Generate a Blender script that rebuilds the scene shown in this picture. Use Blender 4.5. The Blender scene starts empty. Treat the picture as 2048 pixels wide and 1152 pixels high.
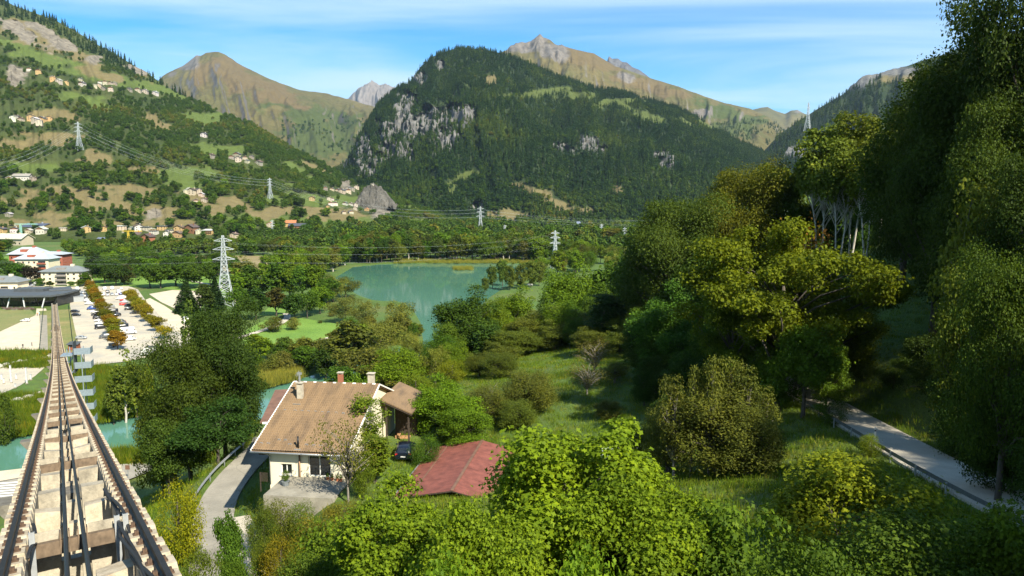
import bpy, bmesh, math, random
import numpy as np
from mathutils import Vector, Matrix, Euler
random.seed(7); RNG = np.random.default_rng(7)
SC = bpy.context.scene
COL = SC.collection
# ------------------------------------------------------------------ camera, sky, sun, exposure
H_CAM = 56.0; FPX = 1462.0; PITCH = math.atan(176/FPX)
cam = bpy.data.cameras.new('camera'); camo = bpy.data.objects.new('camera', cam); COL.objects.link(camo)
cam.sensor_width = 36; cam.lens = 36*FPX/2048; cam.clip_start = 0.1; cam.clip_end = 60000
camo.location = (0, 0, H_CAM); camo.rotation_euler = (math.pi/2-PITCH, 0, 0)
SC.camera = camo
SUN_AZ, SUN_EL = math.radians(143), math.radians(42)
sun_dir = Vector((math.sin(SUN_AZ)*math.cos(SUN_EL), math.cos(SUN_AZ)*math.cos(SUN_EL), math.sin(SUN_EL)))
W = bpy.data.worlds.new('World'); SC.world = W; W.use_nodes = True
wn = W.node_tree.nodes; wl = W.node_tree.links; wn.clear()
wo = wn.new('ShaderNodeOutputWorld'); wb = wn.new('ShaderNodeBackground'); wb.inputs[1].default_value = 0.085
sky = wn.new('ShaderNodeTexSky'); sky.sky_type = 'NISHITA'; sky.sun_disc = False
sky.sun_elevation = SUN_EL; sky.sun_rotation = SUN_AZ; sky.altitude = 900; sky.air_density = 1.0; sky.dust_density = 0.3; sky.ozone_density = 2.2
tc = wn.new('ShaderNodeTexCoord'); sep = wn.new('ShaderNodeSeparateXYZ'); wl.new(tc.outputs['Generated'], sep.inputs[0])
def wmath(op, a, b=None, c=None):
    n = wn.new('ShaderNodeMath'); n.operation = op
    for i, v in enumerate((a, b, c)):
        if v is None: continue
        if isinstance(v, (int, float)): n.inputs[i].default_value = v
        else: wl.new(v, n.inputs[i])
    return n.outputs[0]
zz = wmath('ADD', wmath('MAXIMUM', sep.outputs[2], 0.0), 0.10)
cx = wmath('DIVIDE', sep.outputs[0], zz); cy = wmath('DIVIDE', sep.outputs[1], zz)
cmb = wn.new('ShaderNodeCombineXYZ'); wl.new(cx, cmb.inputs[0]); wl.new(cy, cmb.inputs[1])
mp = wn.new('ShaderNodeMapping'); mp.inputs['Rotation'].default_value = (0, 0, 0.35); mp.inputs['Scale'].default_value = (0.34, 0.95, 1); mp.inputs['Location'].default_value = (0.6, 0.4, 0)
wl.new(cmb.outputs[0], mp.inputs[0])
n1 = wn.new('ShaderNodeTexNoise'); n1.inputs['Scale'].default_value = 0.8; n1.inputs['Detail'].default_value = 9; n1.inputs['Roughness'].default_value = 0.55; n1.inputs['Distortion'].default_value = 0.9
wl.new(mp.outputs[0], n1.inputs['Vector'])
n2 = wn.new('ShaderNodeTexNoise'); n2.inputs['Scale'].default_value = 0.33; n2.inputs['Detail'].default_value = 3
wl.new(mp.outputs[0], n2.inputs['Vector'])
cl = wmath('ADD', wmath('MULTIPLY', n1.outputs[0], 0.62), wmath('MULTIPLY', n2.outputs[0], 0.5))
mr = wn.new('ShaderNodeMapRange'); mr.interpolation_type = 'SMOOTHSTEP'
mr.inputs['From Min'].default_value = 0.42; mr.inputs['From Max'].default_value = 0.68; mr.inputs['To Max'].default_value = 0.8
wl.new(cl, mr.inputs[0])
gain = wn.new('ShaderNodeMix'); gain.data_type = 'RGBA'; gain.blend_type = 'MULTIPLY'; gain.inputs[0].default_value = 1.0
wl.new(sky.outputs[0], gain.inputs[6]); gain.inputs[7].default_value = (0.19, 0.76, 1.12, 1)
mx = wn.new('ShaderNodeMix'); mx.data_type = 'RGBA'
wl.new(mr.outputs[0], mx.inputs[0]); wl.new(gain.outputs[2], mx.inputs[6]); mx.inputs[7].default_value = (4.6, 5.8, 6.3, 1)
wl.new(mx.outputs[2], wb.inputs[0]); wl.new(wb.outputs[0], wo.inputs[0])
sl = bpy.data.lights.new('sun', 'SUN'); sl.energy = 5.0; sl.angle = math.radians(0.53); sl.color = (1.0, 0.92, 0.76)
so = bpy.data.objects.new('sun', sl); COL.objects.link(so); so.rotation_euler = sun_dir.to_track_quat('Z', 'Y').to_euler()
vs = SC.view_settings; SC.display_settings.display_device = 'sRGB'; vs.view_transform = 'Standard'; vs.look = 'None'; vs.exposure = 1.08; vs.gamma = 1.0; vs.use_curve_mapping = False
cy_ = SC.cycles; SC.render.engine = 'CYCLES'
cy_.max_bounces = 5; cy_.diffuse_bounces = 2; cy_.glossy_bounces = 2; cy_.transmission_bounces = 2; cy_.transparent_max_bounces = 4; cy_.volume_bounces = 0
cy_.use_denoising = True; cy_.caustics_reflective = False; cy_.caustics_refractive = False
try: cy_.denoiser = 'OPENIMAGEDENOISE'; cy_.denoising_prefilter = 'ACCURATE'
except Exception: pass
# ------------------------------------------------------------------ pixel <-> world (survey helpers: turn sightings on the photo into real positions)
_n = math.hypot(1, 176/FPX); CP, SP = 1/_n, (176/FPX)/_n
def ray(px, py):
    u = 576-py
    return np.array([px-1024, FPX*CP+u*SP, -FPX*SP+u*CP])
def P(px, py, D):
    d = ray(px, py); return np.array([0, 0, H_CAM])+d*(D/d[1])
def G(px, py, z=0.0):
    d = ray(px, py); return np.array([0, 0, H_CAM])+d*((z-H_CAM)/d[2])
def proj(a):
    a = np.asarray(a, float); z = a[..., 2]-H_CAM
    y = a[..., 1]*CP-z*SP; u = a[..., 1]*SP+z*CP
    return 1024+FPX*a[..., 0]/y, 576-FPX*u/y, y
# ------------------------------------------------------------------ numpy noise
def _hash(ix, iy, s):
    h = (ix.astype(np.int64)*374761393+iy.astype(np.int64)*668265263+s*974634721) & 0xffffffff
    h = ((h ^ (h >> 13))*1274126177) & 0xffffffff
    return ((h ^ (h >> 16)) & 0xffff)/65535.0
def vnoise(x, y, s=0):
    x = np.asarray(x, float); y = np.asarray(y, float)
    ix = np.floor(x); iy = np.floor(y); fx = x-ix; fy = y-iy
    fx = fx*fx*(3-2*fx); fy = fy*fy*(3-2*fy)
    a = _hash(ix, iy, s); b = _hash(ix+1, iy, s); c = _hash(ix, iy+1, s); d = _hash(ix+1, iy+1, s)
    return (a*(1-fx)+b*fx)*(1-fy)+(c*(1-fx)+d*fx)*fy
def fbm(x, y, s=0, o=5, ridge=False, g=0.5):
    t = 0; a = 1; f = 1; n = 0
    for k in range(o):
        v = vnoise(x*f+k*17.3, y*f-k*9.1, s+k)*2-1
        if ridge: v = 1-2*np.abs(v)
        t = t+a*v; n += a; a *= g; f *= 2.03
    return t/n
def interp(x, pts, k):
    return np.interp(x, [p[0] for p in pts], [p[k] for p in pts])
def inpoly(x, y, poly):
    r = np.zeros(np.shape(x), bool); n = len(poly)
    for i in range(n):
        x0, y0 = poly[i][:2]; x1, y1 = poly[(i+1) % n][:2]
        if y0 == y1: continue
        c = ((y0 > y) != (y1 > y)) & (x < (x1-x0)*(y-y0)/(y1-y0)+x0); r ^= c
    return r
def dpoly(x, y, poly, closed=True):
    d = np.full(np.shape(x), 1e9); tt = np.zeros(np.shape(x)); n = len(poly)
    for i in range(n if closed else n-1):
        x0, y0 = poly[i][:2]; x1, y1 = poly[(i+1) % n][:2]
        dx, dy = x1-x0, y1-y0; L = dx*dx+dy*dy+1e-12
        t = np.clip(((x-x0)*dx+(y-y0)*dy)/L, 0, 1)
        e = np.hypot(x-x0-t*dx, y-y0-t*dy)
        m = e < d; d = np.where(m, e, d); tt = np.where(m, i+t, tt)
    return d, tt
def smooth(e0, e1, x):
    t = np.clip((x-e0)/(e1-e0), 0, 1); return t*t*(3-2*t)
# ------------------------------------------------------------------ objects
def link(name, data, parent=None, mat=None):
    o = bpy.data.objects.new(name, data); COL.objects.link(o)
    if parent is not None: o.parent = parent
    if mat is not None and data is not None and not data.materials: data.materials.append(mat)
    return o
def tag(o, label=None, cat=None, group=None, kind=None):
    if label: o['label'] = label
    if cat: o['category'] = cat
    if group: o['group'] = group
    if kind: o['kind'] = kind
    return o
def thing(name, label, cat, loc=(0, 0, 0), rz=0, group=None):
    o = bpy.data.objects.new(name, None); COL.objects.link(o); o.empty_display_size = 0.2
    o.location = loc; o.rotation_euler = (0, 0, rz)
    return tag(o, label, cat, group)
def copy_tree(o, parent=None):
    c = o.copy(); COL.objects.link(c); c.parent = parent
    for ch in list(KIDS.get(o.name, ())): copy_tree_child(ch, c)
    return c
KIDS = {}
def copy_tree_child(ch, par):
    d = ch.copy(); COL.objects.link(d); d.parent = par
    for g in ch.children:
        e = g.copy(); COL.objects.link(e); e.parent = d
    return d
def dup(root):
    r = root.copy(); COL.objects.link(r)
    for ch in root.children: copy_tree_child(ch, r)
    return r
def npmesh(name, v, f, mat=None, attrs=None, smooth_=False, loops=None):
    """v Nx3, f list-of-lists or MxK array"""
    me = bpy.data.meshes.new(name); v = np.ascontiguousarray(v, np.float32)
    if isinstance(f, np.ndarray):
        k = f.shape[1]; m = f.shape[0]
        me.vertices.add(len(v)); me.vertices.foreach_set('co', v.ravel())
        me.loops.add(m*k); me.loops.foreach_set('vertex_index', np.ascontiguousarray(f, np.int32).ravel())
        me.polygons.add(m); me.polygons.foreach_set('loop_start', np.arange(0, m*k, k, dtype=np.int32))
        me.update(calc_edges=True)
    else:
        me.from_pydata([tuple(map(float, p)) for p in v], [], [tuple(map(int, q)) for q in f]); me.update()
    if attrs:
        for an, (dom, ty, arr) in attrs.items():
            a = me.attributes.new(an, ty, dom)
            if ty == 'FLOAT': a.data.foreach_set('value', np.ascontiguousarray(arr, np.float32).ravel())
            else: a.data.foreach_set('color', np.ascontiguousarray(arr, np.float32).ravel())
    if smooth_: me.polygons.foreach_set('use_smooth', np.ones(len(me.polygons), bool))
    if mat: me.materials.append(mat)
    return me
class MB:
    """collects simple solids for ONE mesh"""
    def __init__(s): s.v = []; s.f = []; s.m = []; s.mi = 0
    def add(s, vs_, fs):
        o = len(s.v); s.v += [tuple(map(float, p)) for p in vs_]; s.f += [tuple(i+o for i in q) for q in fs]; s.m += [s.mi]*len(fs); return s
    def box(s, x0, x1, y0, y1, z0, z1):
        return s.add([(x0, y0, z0), (x1, y0, z0), (x1, y1, z0), (x0, y1, z0), (x0, y0, z1), (x1, y0, z1), (x1, y1, z1), (x0, y1, z1)],
                     [(0, 3, 2, 1), (4, 5, 6, 7), (0, 1, 5, 4), (1, 2, 6, 5), (2, 3, 7, 6), (3, 0, 4, 7)])
    def cbox(s, c, w, d, h, rz=0):
        ca, sa = math.cos(rz), math.sin(rz); vs_ = []
        for z in (0, h):
            for x, y in ((-w/2, -d/2), (w/2, -d/2), (w/2, d/2), (-w/2, d/2)): vs_.append((c[0]+x*ca-y*sa, c[1]+x*sa+y*ca, c[2]+z))
        return s.add(vs_, [(0, 3, 2, 1), (4, 5, 6, 7), (0, 1, 5, 4), (1, 2, 6, 5), (2, 3, 7, 6), (3, 0, 4, 7)])
    def prism(s, poly, z0, z1):
        n = len(poly); a = [(p[0], p[1], z0) for p in poly]; b = [(p[0], p[1], z1) for p in poly]
        return s.add(a+b, [tuple(range(n))[::-1], tuple(range(n, 2*n))]+[(i, (i+1) % n, n+(i+1) % n, n+i) for i in range(n)])
    def hexa(s, p8): return s.add(p8, [(0, 3, 2, 1), (4, 5, 6, 7), (0, 1, 5, 4), (1, 2, 6, 5), (2, 3, 7, 6), (3, 0, 4, 7)])
    def tube(s, pts, r, n=6, cap=True):
        pts = [Vector(tuple(map(float, p))) for p in pts]
        rs = r if isinstance(r, (list, tuple, np.ndarray)) else [r]*len(pts)
        up = Vector((0.13, 0.21, 0.97)); o = len(s.v); vs_ = []
        for i, p in enumerate(pts):
            t = (pts[min(i+1, len(pts)-1)]-pts[max(i-1, 0)])
            t = t.normalized() if t.length > 1e-9 else Vector((0, 0, 1))
            u = t.cross(up if abs(t.dot(up)) < 0.95 else Vector((1, 0, 0))).normalized(); w = t.cross(u)
            for k in range(n):
                a = 2*math.pi*k/n; vs_.append(p+(u*math.cos(a)+w*math.sin(a))*float(rs[i]))
        fs = []
        for i in range(len(pts)-1):
            for k in range(n): fs.append((i*n+k, (i+1)*n+k, (i+1)*n+(k+1) % n, i*n+(k+1) % n))
        if cap: fs.append(tuple(range(n))); m = (len(pts)-1)*n; fs.append(tuple(range(m+n-1, m-1, -1)))
        return s.add(vs_, fs)
    def bar(s, a, b, w, h=None):
        a = Vector(tuple(map(float, a))); b = Vector(tuple(map(float, b))); h = h or w; t = (b-a).normalized()
        up = Vector((0, 0, 1)) if abs(t.z) < 0.95 else Vector((1, 0, 0)); u = t.cross(up).normalized()*(w/2); q = u.cross(t).normalized()*(h/2)
        return s.add([a-u-q, a+u-q, a+u+q, a-u+q, b-u-q, b+u-q, b+u+q, b-u+q], [(0, 3, 2, 1), (4, 5, 6, 7), (0, 1, 5, 4), (1, 2, 6, 5), (2, 3, 7, 6), (3, 0, 4, 7)])
    def mesh(s, name, mat=None, smooth_=False, fix=True):
        me = bpy.data.meshes.new(name); me.from_pydata(s.v, [], s.f)
        mats = mat if isinstance(mat, (list, tuple)) else [mat]
        for m in mats:
            if m: me.materials.append(m)
        if len(mats) > 1: me.polygons.foreach_set('material_index', s.m)
        if fix:
            bm = bmesh.new(); bm.from_mesh(me); bmesh.ops.recalc_face_normals(bm, faces=bm.faces); bm.to_mesh(me); bm.free()
        if smooth_: me.polygons.foreach_set('use_smooth', np.ones(len(me.polygons), bool))
        me.update(); return me
    def build(s, name, mat=None, parent=None, smooth_=False, fix=True):
        return link(name, s.mesh(name, mat, smooth_, fix), parent)
def resample(pts, step):
    pts = np.asarray(pts, float); n = len(pts); out = []
    for i in range(n-1):
        p0 = pts[max(i-1, 0)]; p1 = pts[i]; p2 = pts[i+1]; p3 = pts[min(i+2, n-1)]
        k = max(2, int(np.linalg.norm(p2-p1)/step))
        for j in range(k):
            t = j/k; out.append(0.5*((2*p1)+(-p0+p2)*t+(2*p0-5*p1+4*p2-p3)*t*t+(-p0+3*p1-3*p2+p3)*t**3))
    out.append(pts[-1]); return np.array(out)
def strip(name, pts, w, mat, thick=0.12, off=0.0):
    """a road ribbon with thickness following 3D points; w width (or list)"""
    pts = np.asarray(pts, float); t = np.gradient(pts, axis=0); t[:, 2] = 0; t /= np.linalg.norm(t, axis=1)[:, None]+1e-9
    nrm = np.stack([t[:, 1], -t[:, 0], 0*t[:, 0]], 1); w = np.broadcast_to(np.asarray(w, float), (len(pts),))
    a = pts+nrm*(off-w/2)[:, None]; b = pts+nrm*(off+w/2)[:, None]; dn = np.array([0, 0, thick])
    n = len(pts); v = np.concatenate([a, b, a-dn, b-dn]); f = []
    for i in range(n-1):
        f += [(i, n+i, n+i+1, i+1), (2*n+i, i, i+1, 2*n+i+1), (n+i, 3*n+i, 3*n+i+1, n+i+1)]
    return npmesh(name, v, f, mat)
# ------------------------------------------------------------------ materials
MATS = {}
class NT:
    def __init__(s, name):
        s.m = bpy.data.materials.new(name); s.m.use_nodes = True; s.t = s.m.node_tree; s.t.nodes.clear()
        s.out = s.t.nodes.new('ShaderNodeOutputMaterial'); s.b = s.t.nodes.new('ShaderNodeBsdfPrincipled'); s.t.links.new(s.b.outputs[0], s.out.inputs[0])
        s.b.inputs['Roughness'].default_value = 0.8
    def n(s, ty, **kw):
        n = s.t.nodes.new(ty)
        for k, v in kw.items():
            if k.startswith('_'): setattr(n, k[1:], v)
            else:
                key = int(k[1:]) if (k[0] == 'i' and k[1:].isdigit()) else k.replace('__', ' ')
                s.set(n, key, v)
        return n
    def set(s, n, key, v):
        if isinstance(v, bpy.types.NodeSocket): s.t.links.new(v, n.inputs[key])
        else: n.inputs[key].default_value = v
    def coord(s, which='Object', scale=None):
        c = s.n('ShaderNodeTexCoord').outputs[which]
        if scale is not None:
            m = s.n('ShaderNodeMapping', i0=c); m.inputs['Scale'].default_value = scale if hasattr(scale, '__len__') else (scale,)*3; c = m.outputs[0]
        return c
    def world(s, scale=None):
        c = s.n('ShaderNodeNewGeometry').outputs['Position']
        if scale is not None:
            m = s.n('ShaderNodeMapping', i0=c); m.inputs['Scale'].default_value = scale if hasattr(scale, '__len__') else (scale,)*3; c = m.outputs[0]
        return c
    def noise(s, vec, sc, det=5, rough=0.55, dist=0.0):
        return s.n('ShaderNodeTexNoise', Vector=vec, Scale=sc, Detail=det, Roughness=rough, Distortion=dist).outputs[0]
    def ramp(s, fac, stops, interp='LINEAR'):
        n = s.n('ShaderNodeValToRGB', i0=fac); e = n.color_ramp; e.interpolation = interp
        while len(e.elements) > 1: e.elements.remove(e.elements[-1])
        for i, (p, c) in enumerate(stops):
            el = e.elements[0] if i == 0 else e.elements.new(p)
            el.position = p; el.color = tuple(c)+(1,) if hasattr(c, '__len__') else (c, c, c, 1)
        return n.outputs[0]
    def mix(s, fac, a, b, blend='MIX'):
        n = s.n('ShaderNodeMix', _data_type='RGBA', _blend_type=blend)
        for k, v in ((0, fac), (6, a), (7, b)):
            if isinstance(v, bpy.types.NodeSocket): s.t.links.new(v, n.inputs[k])
            elif k == 0: n.inputs[0].default_value = v
            else: n.inputs[k].default_value = tuple(v)+(1,)
        return n.outputs[2]
    def math(s, op, a, b=0.0, clamp=False):
        n = s.n('ShaderNodeMath', i0=a, i1=b); n.operation = op; n.use_clamp = clamp; return n.outputs[0]
    def bump(s, h, strength=0.4, dist=0.05):
        s.set(s.b, 'Normal', s.n('ShaderNodeBump', Strength=strength, Distance=dist, Height=h).outputs[0])
    def base(s, c): s.set(s.b, 'Base Color', c if isinstance(c, bpy.types.NodeSocket) else tuple(c)+(1,))
def simple(name, c, rough=0.7, metal=0.0, var=0.18, sc=3.0, bump=0.0):
    if name in MATS: return MATS[name]
    t = NT(name); f = t.noise(t.coord('Object'), sc, 6)
    lo = tuple(x*(1-var) for x in c); hi = tuple(min(1, x*(1+var)) for x in c)
    t.base(t.ramp(f, [(0.3, lo), (0.7, hi)])); t.b.inputs['Roughness'].default_value = rough; t.b.inputs['Metallic'].default_value = metal
    if bump: t.bump(f, bump, 0.03)
    MATS[name] = t.m; return t.m
def objcolor(name, rough=0.4, metal=0.0, var=0.1, coat=0.0, sc=2.0):
    """colour comes from the object's own colour property"""
    if name in MATS: return MATS[name]
    t = NT(name); oi = t.n('ShaderNodeObjectInfo'); f = t.noise(t.coord('Object'), sc, 5)
    t.base(t.mix(1.0, oi.outputs['Color'], t.ramp(f, [(0.3, 1-var), (0.7, 1+0.0)]), 'MULTIPLY'))
    t.b.inputs['Roughness'].default_value = rough; t.b.inputs['Metallic'].default_value = metal
    if coat: t.b.inputs['Coat Weight'].default_value = coat
    MATS[name] = t.m; return t.m
def foliage(name, far=False, ramp=None, trans=0.36):
    t = NT(name); at = t.n('ShaderNodeAttribute', _attribute_name='lr').outputs['Fac']; oi = t.n('ShaderNodeObjectInfo')
    if ramp:
        rf_ = oi.outputs['Random']
        if far: rf_ = t.math('ADD', t.math('MULTIPLY', rf_, 0.5), t.ramp(t.noise(t.world((1, 1, .6)), 0.0045, 4, .6), [(0.38, 0.0), (0.68, 0.75)]), True)
        col = t.ramp(rf_, ramp)
    else: col = oi.outputs['Color']
    big = t.noise(t.world(), 0.35 if not far else 0.05, 3)
    v = t.math('ADD', t.math('MULTIPLY', at, 0.6), t.math('MULTIPLY', big, 0.4))
    c2 = t.mix(1.0, col, t.ramp(v, [(0.12, (0.58, 0.68, 0.40)), (0.5, (1.30, 1.28, 0.60)), (0.72, (1.85, 1.70, 0.60)), (0.92, (2.7, 2.1, 0.60))]), 'MULTIPLY')
    t.base(c2); t.b.inputs['Roughness'].default_value = 0.6; t.b.inputs['Specular IOR Level'].default_value = 0.1
    tr = t.n('ShaderNodeBsdfTranslucent', Color=t.mix(1.0, c2, (1.25, 1.2, 0.5), 'MULTIPLY'))
    ms = t.n('ShaderNodeMixShader', i0=trans, i1=t.b.outputs[0], i2=tr.outputs[0]); t.t.links.new(ms.outputs[0], t.out.inputs[0])
    MATS[name] = t.m; return t.m
# ------------------------------------------------------------------ ground, water, roads
CTRL = []
def cp_(px, py, D): p = P(px, py, D); CTRL.append(tuple(p))
for a in [(560, 992, 70), (740, 975, 72), (810, 934, 80), (800, 835, 103), (830, 785, 118), (650, 985, 74), (640, 1060, 60), (950, 985, 70), (900, 900, 86),
          (1000, 770, 120), (1100, 740, 130), (1180, 790, 110), (1300, 720, 116), (1230, 690, 145), (1000, 715, 160), (900, 725, 190),
          (1640, 800, 88), (1720, 835, 76), (1800, 877, 66), (1900, 930, 56), (2048, 1003, 46), (1560, 760, 100), (1480, 700, 125),
          (1850, 700, 95), (1830, 540, 110), (1750, 500, 125), (1950, 600, 92), (2048, 500, 88), (2048, 300, 115), (1600, 600, 135), (1440, 615, 170),
          (1500, 905, 72), (1700, 950, 56), (1400, 1000, 55), (1240, 915, 80), (1900, 1100, 36), (1100, 940, 75),
          (498, 920, 95.6), (439, 994, 85), (423, 1053, 76), (430, 1120, 67), (545, 1147, 60), (480, 1050, 75), (380, 1000, 92), (330, 1010, 90), (560, 880, 108), (600, 850, 125)]:
    cp_(*a)
CTRL += [(0, 0, 43), (-20, 0, 42), (20, 0, 49), (60, 0, 70), (0, -60, 66), (-60, -60, 50), (80, -60, 105), (-10, 25, 37.5), (10, 25, 38.5), (25, 25, 41), (55, 40, 49), (95, 40, 75), (110, 90, 82),
         (-30, 45, 26), (-45, 60, 19), (-60, 60, 17), (-70, 100, 4), (-60, 110, 5), (-90, 100, 1), (-120, 40, 10), (-200, 0, 10), (-100, 122, -2), (-140, 110, 0), (-85, 140, -3), (-60, 165, -4), (-45, 185, -3),
         (-25, 230, -3), (-10, 300, -3), (10, 340, -3), (18, 420, -3), (25, 520, -3), (40, 640, -4), (80, 700, -4), (200, 900, -2), (120, 420, 10), (110, 300, 22), (80, 230, 24), (60, 180, 27), (30, 200, 16), (15, 260, 4),
         (160, 250, 44), (250, 400, 36), (200, 600, 12), (400, 600, 60), (500, 1000, 60), (300, 200, 95), (180, 80, 130), (300, 0, 200), (200, -120, 200),
         (-150, 200, -14), (-100, 260, -14), (-60, 330, -16), (-200, 400, -25), (-30, 600, -20), (-300, 300, -20), (-400, 700, -30), (-100, 900, -30), (100, 1200, -20), (-600, 1200, -30), (-300, 1600, -30), (200, 1900, -20), (-500, 200, -20), (-900, 600, -30), (-400, -100, -10), (700, 1900, 60)]
CX = np.array(CTRL)
_d = np.hypot(CX[:, None, 0]-CX[None, :, 0], CX[:, None, 1]-CX[None, :, 1])
def _kern(d): return -d
_A = np.zeros((len(CX)+1,)*2); _A[:-1, :-1] = _kern(_d)+np.eye(len(CX))*1.5; _A[-1, :-1] = 1; _A[:-1, -1] = 1
_w = np.linalg.solve(_A, np.append(CX[:, 2], 0))
def rbf(x, y):
    o = np.full(np.shape(x), _w[-1])
    for i in range(len(CX)): o = o+_w[i]*_kern(np.sqrt((x-CX[i, 0])**2+(y-CX[i, 1])**2+4))
    return o
LAKE_Z = -0.6
LAKE = [G(a, b, LAKE_Z)[:2] for a, b in [(668, 556), (705, 534), (760, 529), (860, 527), (980, 527), (1092, 529), (1098, 552), (1055, 548), (1025, 566), (985, 592), (938, 632), (905, 668), (880, 705), (850, 712), (842, 676), (838, 645), (822, 618), (795, 603), (745, 601), (712, 590), (690, 573)]]
RIVER = [tuple(q) for q in resample([G(a, b, LAKE_Z)[:2] for a, b in [(-700, 985), (-250, 950), (0, 915), (110, 893), (235, 872), (380, 838), (535, 803), (660, 770), (760, 735), (830, 712), (862, 700)]], 6)]
def dsmooth(x, y):
    pass
# the two hill roads (z along their line)
ROADS = {
 'lane': dict(pts=resample([P(440, 1290, 47), P(432, 1190, 58), P(426, 1110, 68), P(424, 1050, 76), P(440, 994, 85), P(472, 948, 92), P(505, 914, 98), P(528, 890, 106), P(535, 872, 116)], 1.5), w=4.3),
 'driveway': dict(pts=resample([P(472, 1035, 77), P(486, 1068, 71.5), P(512, 1110, 65), P(552, 1165, 57), P(600, 1230, 50)], 1.5), w=2.9),
 'hill_road': dict(pts=resample([P(1330, 655, 200), P(1435, 640, 160), P(1530, 700, 118), P(1600, 772, 95), P(1650, 806, 87), P(1720, 846, 76), P(1800, 890, 66), P(1900, 945, 56), P(2048, 1018, 46), P(2300, 1130, 37)], 1.5), w=5.4),
}
def gz(x, y):
    x = np.asarray(x, float); y = np.asarray(y, float); z = rbf(x, y)
    z = np.maximum(z, 0); z = np.where(z < 3, z*z/6+z*0.0*0 + z*0.5*(z/3), z)
    z = z+smooth(1.5, 8, z)*(0.5*fbm(x/9, y/9, 3, 4)+0.9*fbm(x/30, y/30, 5, 3))
    # garden terrace round the house
    hd = np.maximum(np.abs(x+19.5)-6.5, np.abs(y-79)-11); z = np.where(np.abs(x+20) < 30, z+(27.2-z)*(1-smooth(0, 7, np.maximum(hd, 0)))*(y > 60), z)
    for k, r in ROADS.items():
        pts = r['pts']; sub = pts[::2]
        m = (x > pts[:, 0].min()-14) & (x < pts[:, 0].max()+14) & (y > pts[:, 1].min()-14) & (y < pts[:, 1].max()+14)
        if not np.any(m): continue
        d, t = dpoly(x, y, sub, False); rz = np.interp(t, np.arange(len(sub)), sub[:, 2])
        b = 1-smooth(r['w']/2+0.7, r['w']/2+6.5, d); z = np.where(m, z*(1-b)+(rz-0.22)*b, z)
    for k, r in ROADS.items():
        sub = r['pts'][::2]; d, t = dpoly(x, y, sub, False); rz = np.interp(t, np.arange(len(sub)), sub[:, 2]); z = np.where(d < r['w']/2+.6, np.minimum(z, rz-.2), z)
    m = (y > 120)
    d, _ = dpoly(x, y, LAKE); ins = inpoly(x, y, LAKE); sd = np.where(ins, d, -d)
    z = np.where(m, z-smooth(-3, 9, sd)*2.6, z)
    d2, _ = dpoly(x, y, RIVER, False); z = np.where(y > 60, z+(LAKE_Z-1.2-z)*(1-smooth(10.0, 16, d2)), z)
    return z
def gz1(x, y): return float(gz(np.array([x]), np.array([y]))[0])
az = np.radians(np.concatenate([np.linspace(-179, -62, 40), np.linspace(-60, -42, 46)[:-1], np.linspace(-42, 44, 330)[:-1], np.linspace(44, 180, 55)]))
rr = np.concatenate([[0.5], np.geomspace(4, 2600, 440)])
AZ, RR = np.meshgrid(az, rr); gx = RR*np.sin(AZ); gy = RR*np.cos(AZ); gzv = gz(gx, gy)
nA, nR = len(az), len(rr)
idx = np.arange(nA*nR).reshape(nR, nA)
fq = np.stack([idx[:-1, :-1], idx[:-1, 1:], idx[1:, 1:], idx[1:, :-1]], -1).reshape(-1, 4)[:, ::-1]
t = NT('meadow_ground'); w_ = t.world()
n_a = t.noise(w_, 0.022, 5, 0.6); n_b = t.noise(w_, 0.35, 6, 0.7); n_c = t.noise(w_, 4.0, 4, 0.7)
c1 = t.ramp(n_a, [(0.32, (0.085, 0.120, 0.014)), (0.50, (0.075, 0.150, 0.012)), (0.66, (0.140, 0.155, 0.030))])
c2 = t.mix(t.ramp(n_b, [(0.35, 0.0), (0.7, 0.8)]), c1, (0.045, 0.080, 0.014))
c3 = t.mix(1.0, c2, t.ramp(n_c, [(0.3, 0.6), (0.7, 1.35)]), 'MULTIPLY')
t.base(c3); t.b.inputs['Roughness'].default_value = 0.9; t.bump(t.math('ADD', n_b, t.math('MULTIPLY', n_c, 0.5)), 0.9, 0.4)
MATS['ground'] = t.m
go = link('ground', npmesh('ground', np.stack([gx, gy, gzv], -1).reshape(-1, 3), fq, MATS['ground'], smooth_=True)); tag(go, 'grassy ground of the hillside and valley floor', 'ground', kind='structure')
# water
t = NT('glacial_water'); w_ = t.world((1, 1, 1)); nn = t.noise(t.world((0.5, 0.16, 1)), 1.2, 4, 0.6)
t.base(t.ramp(t.noise(w_, 0.012, 3), [(0.3, (0.065, 0.175, 0.120)), (0.7, (0.090, 0.215, 0.150))])); t.b.inputs['Roughness'].default_value = 0.05; t.b.inputs['IOR'].default_value = 1.33
t.bump(nn, 0.035, 0.08); MATS['water'] = t.m
cxl = np.mean([p[0] for p in LAKE]); cyl = np.mean([p[1] for p in LAKE])
big = [((p[0]-cxl)*1.10+cxl, (p[1]-cyl)*1.05+cyl) for p in LAKE]
big2 = [tuple(q) for q in resample(np.array([(p[0], p[1], 0) for p in big+[big[0]]]), 400)[:-1]]
def sheet(name, poly, z, mat, label=None, cat=None, kind='structure'):
    n = len(poly); me = npmesh(name, [(p[0], p[1], z) for p in poly], [tuple(range(n))], mat)
    if me.polygons[0].normal.z < 0: me.flip_normals()
    o = link(name, me); tag(o, label, cat, kind=kind); return o
sheet('lake', big, LAKE_Z, MATS['water'], 'milky turquoise lake between the trees', 'lake')
rv = np.array([(a, b, LAKE_Z-0.02) for a, b in RIVER]); tag(link('river', strip('river', rv, 30, MATS['water'], 0.3)), 'milky green river passing under the track', 'river', kind='structure')
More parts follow.
